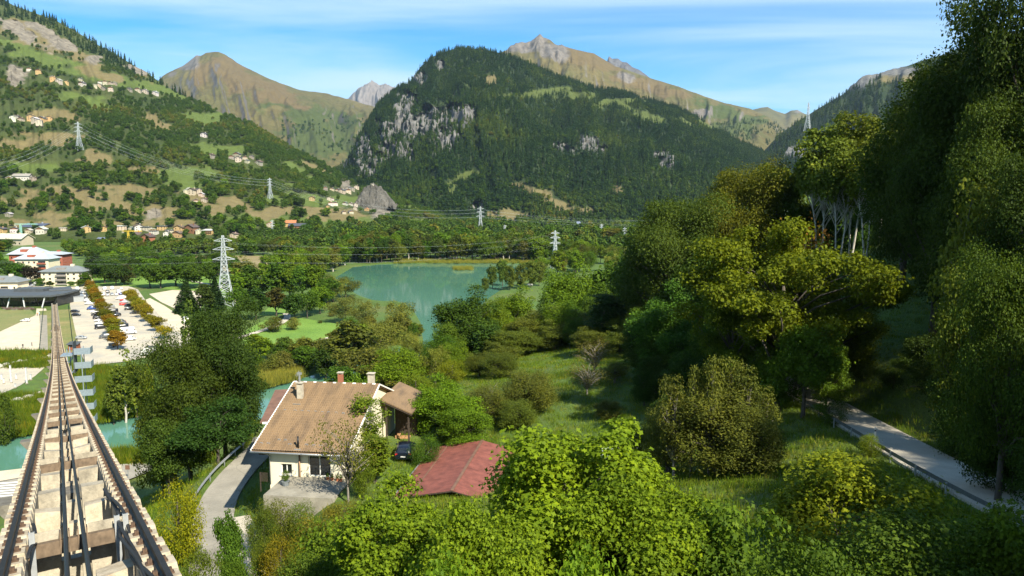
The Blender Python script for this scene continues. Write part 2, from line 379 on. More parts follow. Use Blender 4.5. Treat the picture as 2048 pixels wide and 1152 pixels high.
# paving materials
def paving(name, c, sc=0.35, var=0.16, crack=True, c2=None):
    t = NT(name); w_ = t.world(); a = t.noise(w_, sc, 6, 0.65); b = t.noise(w_, sc*22, 4, 0.6)
    col = t.ramp(a, [(0.3, tuple(x*(1-var) for x in c)), (0.7, tuple(x*(1+var) for x in c))])
    if c2: col = t.mix(t.ramp(t.noise(w_, 0.09, 4), [(0.45, 0.0), (0.62, 0.8)]), col, c2)
    if crack:
        v = t.n('ShaderNodeTexVoronoi', _feature='DISTANCE_TO_EDGE', Vector=w_, Scale=0.16).outputs['Distance']
        col = t.mix(t.ramp(v, [(0.0, 0.45), (0.012, 0.0)]), col, tuple(x*0.45 for x in c))
    t.base(t.mix(1.0, col, t.ramp(b, [(0.3, 0.86), (0.7, 1.12)]), 'MULTIPLY')); t.b.inputs['Roughness'].default_value = 0.92; t.bump(b, 0.25, 0.02)
    MATS[name] = t.m; return t.m
M_LOT = paving('worn_lot_surface', (0.46, 0.41, 0.31), 0.10, 0.12, True, (0.34, 0.32, 0.27))
M_GRAVEL = paving('pale_gravel', (0.52, 0.45, 0.33), 0.2, 0.15, False)
M_ASPH = paving('grey_asphalt', (0.22, 0.20, 0.17), 0.25, 0.25, True)
M_ASPHL = paving('pale_asphalt', (0.27, 0.25, 0.205), 0.3, 0.2, True)
M_PATH = paving('light_path', (0.48, 0.43, 0.34), 0.5, 0.15, False)
def grassmat(name, a, b, c=None, sc=0.06):
    t = NT(name); w_ = t.world(); n1_ = t.noise(w_, sc, 5, 0.6); n2_ = t.noise(w_, 1.3, 5, 0.7)
    st = [(0.33, a), (0.62, b)]
    if c: st.append((0.75, c))
    t.base(t.mix(1.0, t.ramp(n1_, st), t.ramp(n2_, [(0.3, 0.62), (0.7, 1.3)]), 'MULTIPLY')); t.b.inputs['Roughness'].default_value = 0.9; t.bump(n2_, 0.8, 0.3)
    MATS[name] = t.m; return t.m
M_LAWN = grassmat('bright_lawn', (0.10, 0.20, 0.018), (0.15, 0.26, 0.03), (0.20, 0.24, 0.05))
M_DRY = grassmat('dry_lawn', (0.13, 0.17, 0.04), (0.22, 0.20, 0.07), (0.30, 0.24, 0.10))
M_MARSH = grassmat('brown_marsh', (0.20, 0.16, 0.06), (0.26, 0.20, 0.09), (0.14, 0.15, 0.05), 0.03)
def gsheet(name, px, z, mat, label, cat): return sheet(name, [G(a, b, z)[:2] for a, b in px], z, mat, label, cat)
gsheet('station_lawn', [(-140, 628), (0, 619), (60, 618), (72, 630), (0, 663), (-140, 700)], 0.10, M_DRY, 'green lawn in front of the station racks', 'lawn')
gsheet('gravel_yard', [(-160, 705), (0, 658), (72, 628), (73, 617), (92, 617), (98, 640), (99, 704), (60, 708), (0, 709), (-160, 722)], 0.06, M_GRAVEL, 'pale gravel yard beside the funicular track', 'yard')
gsheet('track_verge', [(78, 622), (150, 618), (155, 690), (160, 712), (84, 712)], 0.14, M_DRY, 'mown grass strip on both sides of the track', 'verge')
gsheet('service_strip', [(80, 630), (94, 630), (96, 700), (79, 700)], 0.18, M_ASPHL, 'narrow concrete strip along the black fence', 'pavement')
gsheet('car_park', [(140, 612), (140, 585), (-300, 590), (-300, 574), (258, 572), (276, 579), (292, 602), (322, 634), (352, 658), (388, 672), (392, 690), (345, 702), (285, 716), (250, 723), (172, 732), (160, 700), (150, 660)], 0.22, M_LOT, 'large pale car park with worn surface', 'car park')
gsheet('access_road', [(290, 600), (300, 596), (330, 612), (372, 640), (400, 658), (400, 690), (352, 662), (322, 634)], 0.26, M_GRAVEL, 'pale gravel road beside the second tree row', 'road')
gsheet('gravel_clearing', [(298, 588), (345, 580), (400, 582), (408, 600), (396, 626), (360, 622), (322, 604)], 0.16, M_GRAVEL, 'dusty gravel clearing behind the spruce', 'clearing')
gsheet('bus_road', [(-300, 800), (-150, 772), (0, 737), (60, 722), (100, 712), (102, 724), (70, 752), (40, 771), (0, 789), (-200, 850)], 0.10, M_LOT, 'pale bus lane with white posts', 'road')
gsheet('footpath_verge', [(-300, 852), (0, 800), (90, 780), (215, 758), (215, 764), (90, 790), (0, 811), (-300, 870)], 0.10, M_PATH, 'narrow pale footpath along the river bank', 'path')
gsheet('flower_verge', [(-200, 730), (0, 707), (98, 703), (98, 712), (0, 737), (-200, 765)], 0.12, M_DRY, 'grass verge with yellow wildflowers and boulders', 'verge')
gsheet('park_lawn', [(470, 672), (530, 640), (600, 636), (680, 648), (690, 668), (640, 700), (560, 712), (505, 705)], 0.08, M_LAWN, 'bright green park lawn by the lake', 'lawn')
gsheet('gravel_patch', [(622, 690), (640, 678), (672, 670), (668, 686), (640, 697)], 0.12, M_PATH, 'grey gravel patch in the park lawn', 'gravel')
gsheet('orchard_lawn', [(560, 592), (470, 590), (300, 575), (100, 573), (150, 545), (400, 548), (470, 575), (600, 605), (590, 628), (520, 632)], 0.05, M_LAWN, 'green park grass under the big trees', 'lawn')
gsheet('marsh', [(290, 515), (420, 511), (540, 512), (610, 520), (600, 545), (480, 548), (330, 530)], 0.10, M_MARSH, 'brown reed marsh behind the park trees', 'marsh')
gsheet('far_lawn', [(-10, 515), (20, 512), (24, 525), (-10, 530)], 0.10, M_LAWN, 'small bright meadow beside the red block', 'meadow')
pth = resample([G(470, 678), G(510, 667), G(545, 655), G(562, 647), G(575, 636), G(572, 628)], 3); pth[:, 2] = 0.36
tag(link('park_path', strip('park_path', pth, 3.2, M_PATH, 0.1)), 'pale path curving across the park lawn', 'path', kind='structure')
pth = resample([G(380, 562), G(420, 570), G(470, 582), G(520, 596)], 4); pth[:, 2] = 0.32
tag(link('park_path', strip('park_path', pth, 3.0, M_PATH, 0.1)), 'thin pale path behind the lattice pylon', 'path', kind='structure')
gsheet('river_quay', [(-300, 985), (0, 942), (100, 930), (260, 905), (262, 912), (100, 945), (0, 962), (-300, 1010)], 0.5, M_GRAVEL, 'pale concrete quay beside the river', 'quay')
gsheet('valley_road', [(-300, 1012), (0, 963), (100, 946), (270, 925), (290, 918), (330, 930), (250, 962), (100, 990), (0, 1030), (-60, 1090), (-300, 1200)], 0.42, M_ASPHL, 'grey road with zebra crossing under the track', 'road')
t = simple('road_paint', (0.75, 0.75, 0.72), 0.7, var=0.12, sc=8)
zb = [G(-30, 968, 0.45), G(38, 968, 0.45)]
for k in range(9):
    a = 966+k*5.2
    sheet('zebra_stripe', [G(-8-k*0.8, a, 0.45)[:2], G(40-k*1.6, a-3.4, 0.45)[:2], G(40-k*1.6, a-1.0, 0.45)[:2], G(-8-k*0.8, a+2.4, 0.45)[:2]], 0.45, MATS['road_paint'], 'white stripe of the zebra crossing', 'road marking')
names = {'lane': ('lane', 'narrow grey lane with guard rail below the cream house', M_ASPHL), 'driveway': ('driveway', 'pale driveway branching from the lane', M_PATH), 'hill_road': ('hill_road', 'pale road with guard rail below the dark wooded slope', M_PATH)}
for k, r in ROADS.items():
    q = r['pts'].copy(); q[:, 2] += {'lane': 0.0, 'driveway': 0.05, 'hill_road': 0.0}[k]
    tag(link(names[k][0], strip(k, q, r['w'], names[k][2], 0.25)), names[k][1], 'road', kind='structure')
# ------------------------------------------------------------------ mountains
def ell(px, py, L):
    m = np.zeros(np.shape(px)); WARP = fbm(px/26, py/12, 11, 5)
    for (cx_, cy2, rx, ry, *r) in L:
        a = math.radians(r[0]) if r else 0
        dx = px-cx_; dy = py-cy2; u = dx*math.cos(a)+dy*math.sin(a); v = -dx*math.sin(a)+dy*math.cos(a)
        e = np.hypot(u/rx/1.3, v/ry/1.3)+1.0*WARP
        m = np.maximum(m, 1-smooth(0.70, 1.05, e))
    return m
SURF = {}
def mountain(name, ridge, base, nu, nt, amp, sc, seed, mat, meadow=(), dry=(), rock=(), prof=1.0, gully=8.0, rough=0.05, back=8, label=None, rockamp=0.0, backdrop=0.16):
    x0, x1 = ridge[0][0], ridge[-1][0]; X = np.linspace(x0, x1, nu); T = np.linspace(0, 1, nt)
    ry, rD = interp(X, ridge, 1), interp(X, ridge, 2); by, bD = interp(X, base, 1), interp(X, base, 2)
    ry = ry+rough*60*fbm(X/38, X*0, seed+9, 6, g=0.62)*0.5
    R = np.array([P(a, b, c) for a, b, c in zip(X, ry, rD)]); B = np.array([P(a, b, c) for a, b, c in zip(X, by, bD)])
    rows = []
    for t_ in T:
        q = B*(1-t_)+R*t_; q[:, 2] = B[:, 2]+(R[:, 2]-B[:, 2])*t_**prof; rows.append(q)
    V = np.array(rows); TT = T[:, None]+0*X[None]; XX = X[None]+0*T[:, None]
    env = np.sin(np.pi*np.clip(TT, 0, 1))**0.75
    hgt = (R[:, 2]-B[:, 2])[None]
    V[..., 2] += amp*hgt*env*(0.6*fbm(V[..., 0]/sc, V[..., 1]/sc, seed, 5)+0.7*fbm(XX/2048*gully*3+0.6*fbm(TT*3, XX/300, seed+4, 2), TT*1.6, seed+2, 5, True))
    V[..., 2] += amp*0.12*hgt*env*fbm(V[..., 0]/sc*7, V[..., 1]/sc*7, seed+5, 4, True)
    px, py, _ = proj(V); rk = ell(px, py, rock) if rock else np.zeros(px.shape)
    if rockamp:
        V[..., 1] += rk*rockamp*(fbm(px/30, py/80, seed+20, 5, True)+0.5*fbm(px/12, py/12, seed+21, 4, True)); V[..., 2] += rk*rockamp*0.3*fbm(px/18, py/24, seed+22, 5, True)
    md = ell(px, py, meadow) if meadow else np.zeros(px.shape); dr = ell(px, py, dry) if dry else np.zeros(px.shape)
    bk = []
    for k in range(1, back+1):
        q = R.copy(); s = (rD*backdrop*k/back); u = np.stack([R[:, 0], R[:, 1]], 1); u /= np.linalg.norm(u, axis=1)[:, None]
        q[:, :2] += u*s[:, None]; q[:, 2] -= (R[:, 2]+50)*(k/back)**1.2*0.9; bk.append(q)
    Vall = np.concatenate([V, np.array(bk)]) if back else V
    n0 = len(Vall); ii = np.arange(n0*nu).reshape(n0, nu)
    f = np.stack([ii[:-1, :-1], ii[:-1, 1:], ii[1:, 1:], ii[1:, :-1]], -1).reshape(-1, 4)
    z = np.zeros((n0, nu)); A = {}
    for nm, arr in (('meadow', md), ('dry', dr), ('rock', rk)):
        q = z.copy(); q[:nt] = arr; A[nm] = ('POINT', 'FLOAT', q)
    o = link(name, npmesh(name, Vall.reshape(-1, 3), f, mat, A, smooth_=True)); tag(o, label, 'mountain', kind='structure')
    SURF[name] = dict(V=V, px=px, py=py, md=md, dr=dr, rk=rk); return o
def on(surf, px, py):
    """point of a slope that is sighted at this photo position (front-most)"""
    s = SURF[surf]; d = np.hypot(s['px']-px, (s['py']-py)*1.0); k = np.argsort(d.ravel())[:6]
    y = s['V'].reshape(-1, 3)[k]; b = y[np.argmin(y[:, 1])]; c = y[0]
    return b if abs(b[1]-c[1]) > 250 else c
def slopemat(name, base_lo, base_hi, md, dry, rk_lo, rk_hi, nsc=0.006, rock_by_slope=False, speckle=None):
    t = NT(name); w_ = t.world(); A = lambda n: t.n('ShaderNodeAttribute', _attribute_name=n).outputs['Fac']
    n1_ = t.noise(w_, nsc, 6, 0.62); n2_ = t.noise(w_, nsc*9, 5, 0.7)
    c = t.ramp(n1_, [(0.34, base_lo), (0.66, base_hi)])
    if speckle: c = t.mix(t.ramp(t.noise(w_, nsc*5, 6, 0.7), [(0.52, 0.0), (0.62, 0.75)]), c, speckle)
    rk = t.ramp(t.noise(t.world((1, 1, 0.35)), nsc*6, 8, 0.72, 0.6), [(0.30, rk_lo), (0.62, rk_hi)])
    c = t.mix(A('meadow'), c, t.mix(n2_, md, tuple(x*0.8 for x in md))); c = t.mix(A('dry'), c, t.mix(n2_, dry, tuple(x*0.7 for x in dry)))
    fac = A('rock')
    if rock_by_slope:
        nz = t.n('ShaderNodeSeparateXYZ', i0=t.n('ShaderNodeNewGeometry').outputs['Normal']).outputs[2]
        fac = t.math('MAXIMUM', fac, t.ramp(t.math('ADD', nz, t.math('MULTIPLY', t.math('SUBTRACT', n2_, 0.5), 0.5)), [(0.48, 1.0), (0.62, 0.0)]))
    c = t.mix(fac, c, rk)
    t.base(t.mix(1.0, c, t.ramp(n2_, [(0.25, 0.7), (0.75, 1.25)]), 'MULTIPLY')); t.b.inputs['Roughness'].default_value = 0.95
    t.b.inputs['Specular IOR Level'].default_value = 0.1
    t.bump(t.math('ADD', n2_, t.math('MULTIPLY', t.noise(w_, nsc*40, 4, 0.7), 0.4)), 0.6, 8.0); MATS[name] = t.m; return t.m
M_HILL = slopemat('hillside_slope', (0.035, 0.055, 0.016), (0.075, 0.090, 0.028), (0.105, 0.145, 0.034), (0.200, 0.165, 0.075), (0.09, 0.08, 0.065), (0.25, 0.22, 0.17))
M_FOR = slopemat('forest_floor', (0.014, 0.028, 0.012), (0.030, 0.045, 0.018), (0.085, 0.108, 0.030), (0.165, 0.140, 0.065), (0.050, 0.054, 0.060), (0.19, 0.185, 0.17), speckle=(0.06, 0.08, 0.03))
M_ALP = slopemat('alpine_grass', (0.078, 0.080, 0.026), (0.130, 0.106, 0.040), (0.065, 0.085, 0.022), (0.145, 0.108, 0.046), (0.07, 0.066, 0.060), (0.185, 0.165, 0.14), 0.0016, True, (0.088, 0.070, 0.026))
M_ROCK = slopemat('grey_peak_rock', (0.13, 0.12, 0.115), (0.22, 0.20, 0.185), (0.2, 0.18, 0.1), (0.25, 0.2, 0.12), (0.09, 0.085, 0.085), (0.21, 0.19, 0.175), 0.0016, True)
mountain('distant_rock_peak', [(640, 230, 11000), (690, 205, 11000), (705, 190, 11000), (722, 178, 11000), (735, 170, 11000), (745, 166, 11000), (757, 173, 11000), (775, 172, 11000), (792, 180, 11000), (830, 190, 11000)],
         [(640, 300, 9000), (830, 300, 9000)], 110, 60, 0.30, 700, 31, M_ROCK, rough=0.13, gully=30, label='distant grey rock peak behind the pass')
mountain('brown_peak', [(180, 260, 6500), (280, 200, 6500), (325, 152, 6500), (340, 144, 6500), (365, 132, 6500), (385, 116, 6500), (392, 110, 6500), (402, 112, 6500), (412, 106, 6500), (437, 104, 6500), (452, 110, 6500), (480, 128, 6500), (520, 148, 6500), (560, 167, 6600), (600, 180, 6700), (650, 187, 6900), (700, 200, 7000), (745, 212, 7200), (800, 240, 7200), (900, 280, 7200)],
         [(180, 360, 4200), (560, 352, 4000), (700, 350, 3900), (900, 350, 3900)], 300, 130, 0.16, 900, 41, M_ALP, rough=0.09, gully=16,
         meadow=[(620, 235, 80, 20, 20), (690, 245, 60, 16), (640, 275, 70, 30)], dry=[(470, 150, 60, 25, 30), (560, 190, 50, 14, 25), (400, 150, 20, 20)], rock=[(380, 128, 26, 8, -35), (345, 148, 14, 5, -30)], label='tall bare brown peak with grassy flanks')
mountain('far_pass', [(1440, 240, 10500), (1500, 222, 10500), (1520, 216, 10500), (1535, 215, 10500), (1550, 222, 10500), (1570, 228, 10500), (1582, 221, 10500), (1595, 220, 10500), (1612, 229, 10500), (1700, 240, 10500)], [(1440, 330, 8000), (1700, 330, 8000)], 80, 40, 0.2, 800, 51, M_ALP, rough=0.04, rock=[(1595, 224, 10, 4)], label='low distant pass between the mountains')
mountain('crag_ridge', [(900, 160, 6000), (980, 118, 6000), (1012, 100, 6000), (1022, 92, 6000), (1034, 86, 6000), (1050, 85, 6000), (1062, 83, 6000), (1070, 78, 6000), (1080, 69, 6000), (1088, 75, 6000), (1098, 78, 6000), (1110, 89, 6000), (1150, 99, 6000), (1188, 107, 6100), (1230, 132, 6100), (1300, 156, 6200), (1350, 171, 6200), (1400, 190, 6200), (1450, 206, 6300), (1500, 217, 6300), (1540, 236, 6300), (1570, 262, 6200), (1590, 292, 6000)],
         [(900, 330, 4200), (1250, 330, 4000), (1500, 335, 3900), (1590, 340, 3900)], 320, 130, 0.14, 800, 61, M_ALP, rough=0.035, gully=22, rockamp=60,
         rock=[(1080, 80, 22, 14), (1090, 95, 34, 14, 25), (1035, 92, 20, 10, -20), (1060, 98, 20, 10), (1255, 155, 14, 8, 30), (1400, 225, 12, 6)], meadow=[(1450, 225, 60, 14, 15), (1480, 250, 40, 20)], dry=[(1180, 120, 50, 12, 15), (1300, 175, 60, 10, 15)], label='brown alpine ridge topped by a rocky crag')
mountain('dark_rock_fin', [(1200, 140, 7000), (1212, 128, 7000), (1218, 112, 7000), (1224, 118, 7000), (1236, 117, 7000), (1244, 124, 7000), (1254, 125, 7000), (1264, 134, 7000), (1280, 141, 7000), (1305, 160, 7000)], [(1200, 190, 6500), (1305, 190, 6500)], 60, 30, 0.25, 200, 71, slopemat('dark_fin_rock', (0.07, 0.07, 0.08), (0.14, 0.14, 0.14), (0.1, 0.1, 0.1), (0.1, 0.1, 0.1), (0.04, 0.045, 0.055), (0.18, 0.18, 0.18), 0.004, True), rough=0.06, gully=60, back=4, backdrop=0.03, label='dark jagged rock fin on the ridge')
mountain('right_dark_mountain', [(1490, 345, 3300), (1530, 300, 3400), (1560, 268, 3500), (1600, 240, 3600), (1640, 215, 3700), (1690, 186, 3800), (1705, 172, 3800), (1722, 158, 3850), (1750, 146, 3900), (1775, 142, 3900), (1800, 138, 3900), (1840, 122, 3900), (1870, 114, 3900), (1960, 85, 3900), (2100, 40, 3900), (2500, -60, 3800)],
         [(1490, 400, 2300), (1800, 420, 2000), (2500, 450, 1800)], 220, 110, 0.13, 600, 81, M_FOR, rough=0.04, gully=18, rockamp=40, rock=[(1730, 158, 34, 12, -25), (1800, 142, 30, 8), (1592, 305, 18, 12, -30), (1620, 318, 12, 8)], dry=[(1800, 160, 50, 10)], label='dark forested mountain rising behind the right trees')
CM_MEADOW = [(1150, 190, 62, 9), (1075, 188, 36, 7, -5), (1010, 193, 22, 5), (1128, 178, 24, 5), (1225, 205, 46, 8), (1290, 235, 30, 8, 10), (1250, 215, 30, 6, 20), (912, 362, 22, 12, -30), (935, 350, 18, 6, -20), (1420, 250, 20, 5, 20), (1360, 240, 22, 5, 20), (900, 385, 18, 6)]
CM_DRY = [(1062, 384, 30, 8, 20), (1105, 402, 36, 10, 25), (1015, 432, 44, 12), (1150, 420, 30, 8), (1232, 380, 9, 12, -40), (982, 160, 8, 8), (965, 408, 8, 6), (1040, 375, 18, 4, 20)]
CM_ROCK = [(806, 232, 18, 42, 8), (768, 262, 24, 30, -30), (832, 258, 26, 20, 20), (722, 306, 18, 34, 20), (905, 240, 34, 30, -10), (893, 275, 18, 30, 30), (735, 345, 16, 24, 20), (770, 300, 20, 26, 40), (880, 140, 7, 14), (838, 160, 14, 14, -40), (952, 415, 16, 18), (1330, 320, 26, 12, 20), (1180, 292, 30, 14, 20), (1130, 300, 16, 10), (690, 330, 10, 26, 20), (810, 300, 16, 14), (858, 250, 20, 30)]
mountain('forest_mountain', [(640, 385, 2500), (668, 345, 2600), (690, 318, 2700), (715, 278, 2750), (738, 240, 2800), (758, 207, 2900), (790, 181, 3000), (820, 160, 3050), (842, 133, 3100), (868, 112, 3150), (905, 99, 3200), (935, 96, 3200), (980, 101, 3200), (1020, 111, 3200), (1060, 127, 3200), (1110, 151, 3200), (1150, 166, 3200), (1200, 179, 3200), (1250, 186, 3250), (1300, 201, 3300), (1350, 216, 3300), (1400, 239, 3300), (1440, 263, 3300), (1480, 286, 3300), (1520, 303, 3300), (1600, 332, 3200), (1700, 370, 3000)],
         [(640, 447, 1750), (900, 447, 1750), (1300, 447, 1750), (1700, 450, 1700)], 420, 200, 0.15, 420, 91, M_FOR, CM_MEADOW, CM_DRY, CM_ROCK, prof=0.95, gully=12, rough=0.02, label='big conifer covered mountain with grey cliffs', rockamp=70)
LH_MEADOW = [(300, 172, 95, 11, 14), (185, 148, 70, 10, 12), (85, 118, 70, 9, 12), (190, 205, 34, 9, 15), (130, 192, 22, 7), (60, 338, 60, 9), (400, 238, 34, 8, 8), (425, 232, 20, 6), (420, 300, 34, 9, 10), (372, 358, 46, 18), (600, 342, 30, 12, 25), (612, 398, 52, 9, 10), (600, 440, 80, 12), (490, 438, 46, 10), (690, 402, 26, 8), (840, 420, 34, 10), (660, 452, 40, 8), (690, 345, 20, 8), (575, 372, 16, 6), (30, 92, 40, 8, 12), (470, 300, 22, 7), (840, 445, 50, 9), (860, 408, 22, 6), (640, 405, 20, 8), (720, 440, 30, 9), (545, 400, 24, 8)]
LH_DRY = [(60, 70, 80, 16, 20), (150, 105, 40, 9, 25), (90, 228, 46, 10), (95, 276, 66, 11), (40, 290, 40, 9), (195, 320, 28, 14), (310, 240, 24, 9, 30), (270, 382, 66, 12), (190, 392, 60, 9), (225, 412, 70, 10), (310, 424, 60, 12), (110, 382, 56, 9), (120, 432, 46, 7), (320, 446, 70, 7), (250, 448, 60, 6), (60, 447, 70, 6), (470, 408, 28, 8, 15), (640, 342, 28, 6, 20), (200, 148, 40, 7, 12), (285, 150, 16, 6, 30), (600, 422, 60, 6), (770, 420, 30, 10), (540, 425, 30, 9), (690, 428, 40, 9), (640, 436, 30, 6), (820, 455, 40, 6), (395, 395, 26, 7), (430, 420, 22, 7), (285, 340, 20, 8), (30, 405, 40, 8)]
LH_ROCK = [(30, 60, 60, 10, 28), (130, 92, 30, 9, 20), (30, 152, 20, 14), (190, 118, 16, 6), (270, 140, 22, 7, 30), (770, 428, 22, 12), (690, 368, 14, 9, 25), (300, 430, 14, 8), (90, 66, 30, 8, 30)]
mountain('left_hillside', [(-420, -230, 3000), (-200, -110, 2900), (0, -4, 2800), (30, 12, 2780), (70, 26, 2750), (110, 40, 2700), (150, 62, 2650), (200, 92, 2600), (250, 120, 2550), (300, 150, 2500), (330, 172, 2450), (380, 198, 2400), (430, 220, 2300), (470, 238, 2250), (505, 250, 2200), (540, 272, 2150), (600, 305, 2050), (650, 332, 1980), (700, 362, 1920), (730, 380, 1880), (790, 398, 1800), (850, 420, 1720), (900, 446, 1650)],
         [(-420, 486, 960), (0, 484, 980), (400, 480, 1010), (700, 470, 1150), (900, 462, 1300)], 460, 220, 0.05, 300, 21, M_HILL, LH_MEADOW, LH_DRY, LH_ROCK, prof=1.12, gully=14, rough=0.012, label='left valley hillside with meadows, hedges and hamlets', rockamp=14)
# ------------------------------------------------------------------ tree library
M_LEAF = foliage('leaf'); M_LEAF_FAR = foliage('leaf_far', True)
M_FOREST = foliage('forest_leaf', True, [(0.0, (0.030, 0.062, 0.020)), (0.45, (0.042, 0.080, 0.022)), (0.75, (0.060, 0.098, 0.026)), (0.93, (0.095, 0.120, 0.032)), (1.0, (0.11, 0.11, 0.04))], 0.2)
M_CONIF = foliage('conifer_needles', True, [(0.0, (0.012, 0.032, 0.020)), (0.55, (0.021, 0.047, 0.026)), (0.8, (0.038, 0.068, 0.028)), (1.0, (0.065, 0.098, 0.032))], 0.1)
def bark(name, a, b):
    t = NT(name); n = t.noise(t.coord('Object', (6, 6, 1.2)), 2.5, 6, 0.7); t.base(t.ramp(n, [(0.3, a), (0.65, b)])); t.b.inputs['Roughness'].default_value = 0.95; t.bump(n, 0.8, 0.05); MATS[name] = t.m; return t.m
M_BARK = bark('brown_bark', (0.035, 0.028, 0.02), (0.10, 0.085, 0.065)); M_BARKG = bark('grey_bark', (0.10, 0.09, 0.075), (0.28, 0.25, 0.21)); M_BARKW = bark('white_birch_bark', (0.12, 0.11, 0.10), (0.62, 0.58, 0.50))
def unit(a): return a/(np.linalg.norm(a, axis=-1, keepdims=True)+1e-9)
def leafmesh(name, C, N, S, rng, mat, lobed=False, lr=None, asp=0.36):
    n = len(C); a = unit(np.cross(N, rng.normal(size=(n, 3)))); b = np.cross(N, a); S = S[:, None]
    if lobed:
        prof = [(-0.5, 0, 0), (-0.12, 0.30, 0.05), (-0.02, 0.52, 0.02), (0.14, 0.20, 0.06), (0.55, 0, -0.04), (0.14, -0.20, 0.06), (-0.02, -0.52, 0.02), (-0.12, -0.30, 0.05)]
    else: prof = [(-0.5, 0, 0), (0.0, asp, 0.10), (0.5, 0, -0.05), (0.0, -asp, 0.10)]
    k = len(prof); V = np.stack([C+a*S*p+b*S*q+N*S*r for p, q, r in prof], 1).reshape(-1, 3)
    F_ = np.arange(n*k).reshape(n, k)
    if lr is None: lr = rng.random(n)
    return npmesh(name, V, F_, mat, {'lr': ('FACE', 'FLOAT', np.clip(lr, 0, 1))})
def clumps(kind, h, rng):
    if kind == 'round': K = 58; c0, r = np.array([0, 0, .60*h]), np.array([.34, .34, .37])*h; rc = (.085, .15)
    elif kind == 'wide': K = 66; c0, r = np.array([0, 0, .58*h]), np.array([.47, .47, .36])*h; rc = (.09, .16)
    elif kind == 'tall': K = 60; c0, r = np.array([0, 0, .57*h]), np.array([.23, .23, .42])*h; rc = (.07, .12)
    elif kind == 'column': K = 50; c0, r = np.array([0, 0, .55*h]), np.array([.13, .13, .44])*h; rc = (.055, .10)
    elif kind == 'shrub': K = 46; c0, r = np.array([0, 0, .42*h]), np.array([.52, .52, .46])*h; rc = (.13, .24)
    elif kind == 'spread': K = 78; c0, r = np.array([0, 0, .62*h]), np.array([.56, .56, .34])*h; rc = (.07, .125)
    elif kind == 'full': K = 74; c0, r = np.array([0, 0, .50*h]), np.array([.36, .36, .47])*h; rc = (.085, .15)
    elif kind == 'canopy': K = 64; c0, r = np.array([0, 0, .74*h]), np.array([.24, .24, .25])*h; rc = (.055, .10)
    d = unit(rng.normal(size=(K, 3))); lum = 0.84+0.55*fbm(d[:, 0]*2.2+rng.random()*50, d[:, 1]*2.2+d[:, 2]*3, int(rng.integers(99)), 3)
    rad = (0.42+0.55*rng.random(K)**0.55)*lum
    c = c0+d*r*rad[:, None]
    R_ = h*(rc[0]*.8+(rc[1]-rc[0]*.8)*rng.random(K)**1.3); c[:, 2] = np.maximum(c[:, 2], R_*(0.6 if kind == 'shrub' else 1.1)+ (0 if kind == 'shrub' else .08*h))
    return c, R_, c0
def crown_data(kind, n, leaf, seed, h=12.0, flat=0.75):
    rng = np.random.default_rng(seed)
    if kind in ('spruce', 'larch'):
        m = n; u = rng.random(m)**0.75; z = h*(0.06+0.94*(1-u)*1.0); L = .21*h*(1-z/h)**0.85+0.012*h
        if kind == 'larch': L *= 0.9
        nb = 11; lev = np.floor(z/h*16)+rng.integers(0, 2, m)*0; az_ = (rng.integers(0, nb, m)+0.37*lev*2.1)*2*np.pi/nb+rng.normal(0, .10, m)
        q = rng.random(m)**0.6; rad = L*q*(0.78+0.3*vnoise(az_*2, lev, seed))
        zz_ = z-0.30*rad*(0.7+0.5*q)+rng.normal(0, .012*h, m)
        C = np.stack([rad*np.cos(az_), rad*np.sin(az_), np.maximum(zz_, .03*h)], 1)
        N = unit(np.stack([np.cos(az_)*.5, np.sin(az_)*.5, np.full(m, .9)], 1)+rng.normal(0, .35, (m, 3)))
        return C, N, leaf*(0.7+0.6*rng.random(m))*(0.55+0.6*(1-z/h)), None, None, rng
    c, R_, c0 = clumps(kind, h, rng); K = len(c)
    w = R_**2; ci = rng.choice(K, n, p=w/w.sum()); d = unit(rng.normal(size=(n, 3))+np.array([0, 0, .25])+0.35*unit(c[ci]-c0))
    rr_ = R_[ci]*(0.35+0.65*rng.random(n)**0.5)*(1+0.18*rng.normal(size=n))
    off = d*rr_[:, None]; off[:, 2] *= flat; C = c[ci]+off
    C[:, 2] = np.maximum(C[:, 2], 0.05*h*(kind != 'shrub'))
    N = unit(0.55*d+np.array([0, 0, .55])+rng.normal(0, .5, (n, 3)))
    lr = 0.25*vnoise(ci*1.7, ci*0.3, seed)+0.75*rng.random(n)
    return C, N, leaf*(0.65+0.7*rng.random(n)), c, lr, rng
def trunk_mesh(name, h, c, seed, mat, r0=None, top=0.62, nl=16, sides=6, bend=0.03, stems=1):
    rng = np.random.default_rng(seed+77); mb = MB(); r0 = r0 or h*0.022
    for s_ in range(stems):
        an = rng.random()*6.28; sp_ = (0 if stems == 1 else .05*h)
        pts = []
        for k in range(7):
            q = k/6; pts.append((sp_*q*math.cos(an)*2+rng.normal(0, bend*h*q*.5), sp_*q*math.sin(an)*2+rng.normal(0, bend*h*q*.5), -0.06*h+(top+.06)*h*q))
        mb.tube(pts, [r0*(1.35 if k == 0 else 1-0.62*k/6) for k in range(7)], sides)
        if c is not None:
            far_ = np.argsort(-np.hypot(c[:, 0], c[:, 1]))[:nl*2]; sel = rng.choice(far_, min(nl, len(far_)), replace=False)
            for i in sel:
                e = c[i]; q = np.clip((e[2]/h-0.22)*0.95, 0.2, top*.97); qq = q/top; kk = min(5, int(qq*6)); st = np.array(pts[kk])*(1-(qq*6-kk))+np.array(pts[kk+1])*(qq*6-kk)
                mid = st*.5+e*.5+np.array([rng.normal(0, .03*h), rng.normal(0, .03*h), .03*h]); rr_ = r0*(1-.6*qq)*.55
                mb.tube([st, mid, e], [rr_, rr_*.6, rr_*.22], max(4, sides-2))
    return mb.mesh(name, mat, True, fix=False)
PROTO = {}
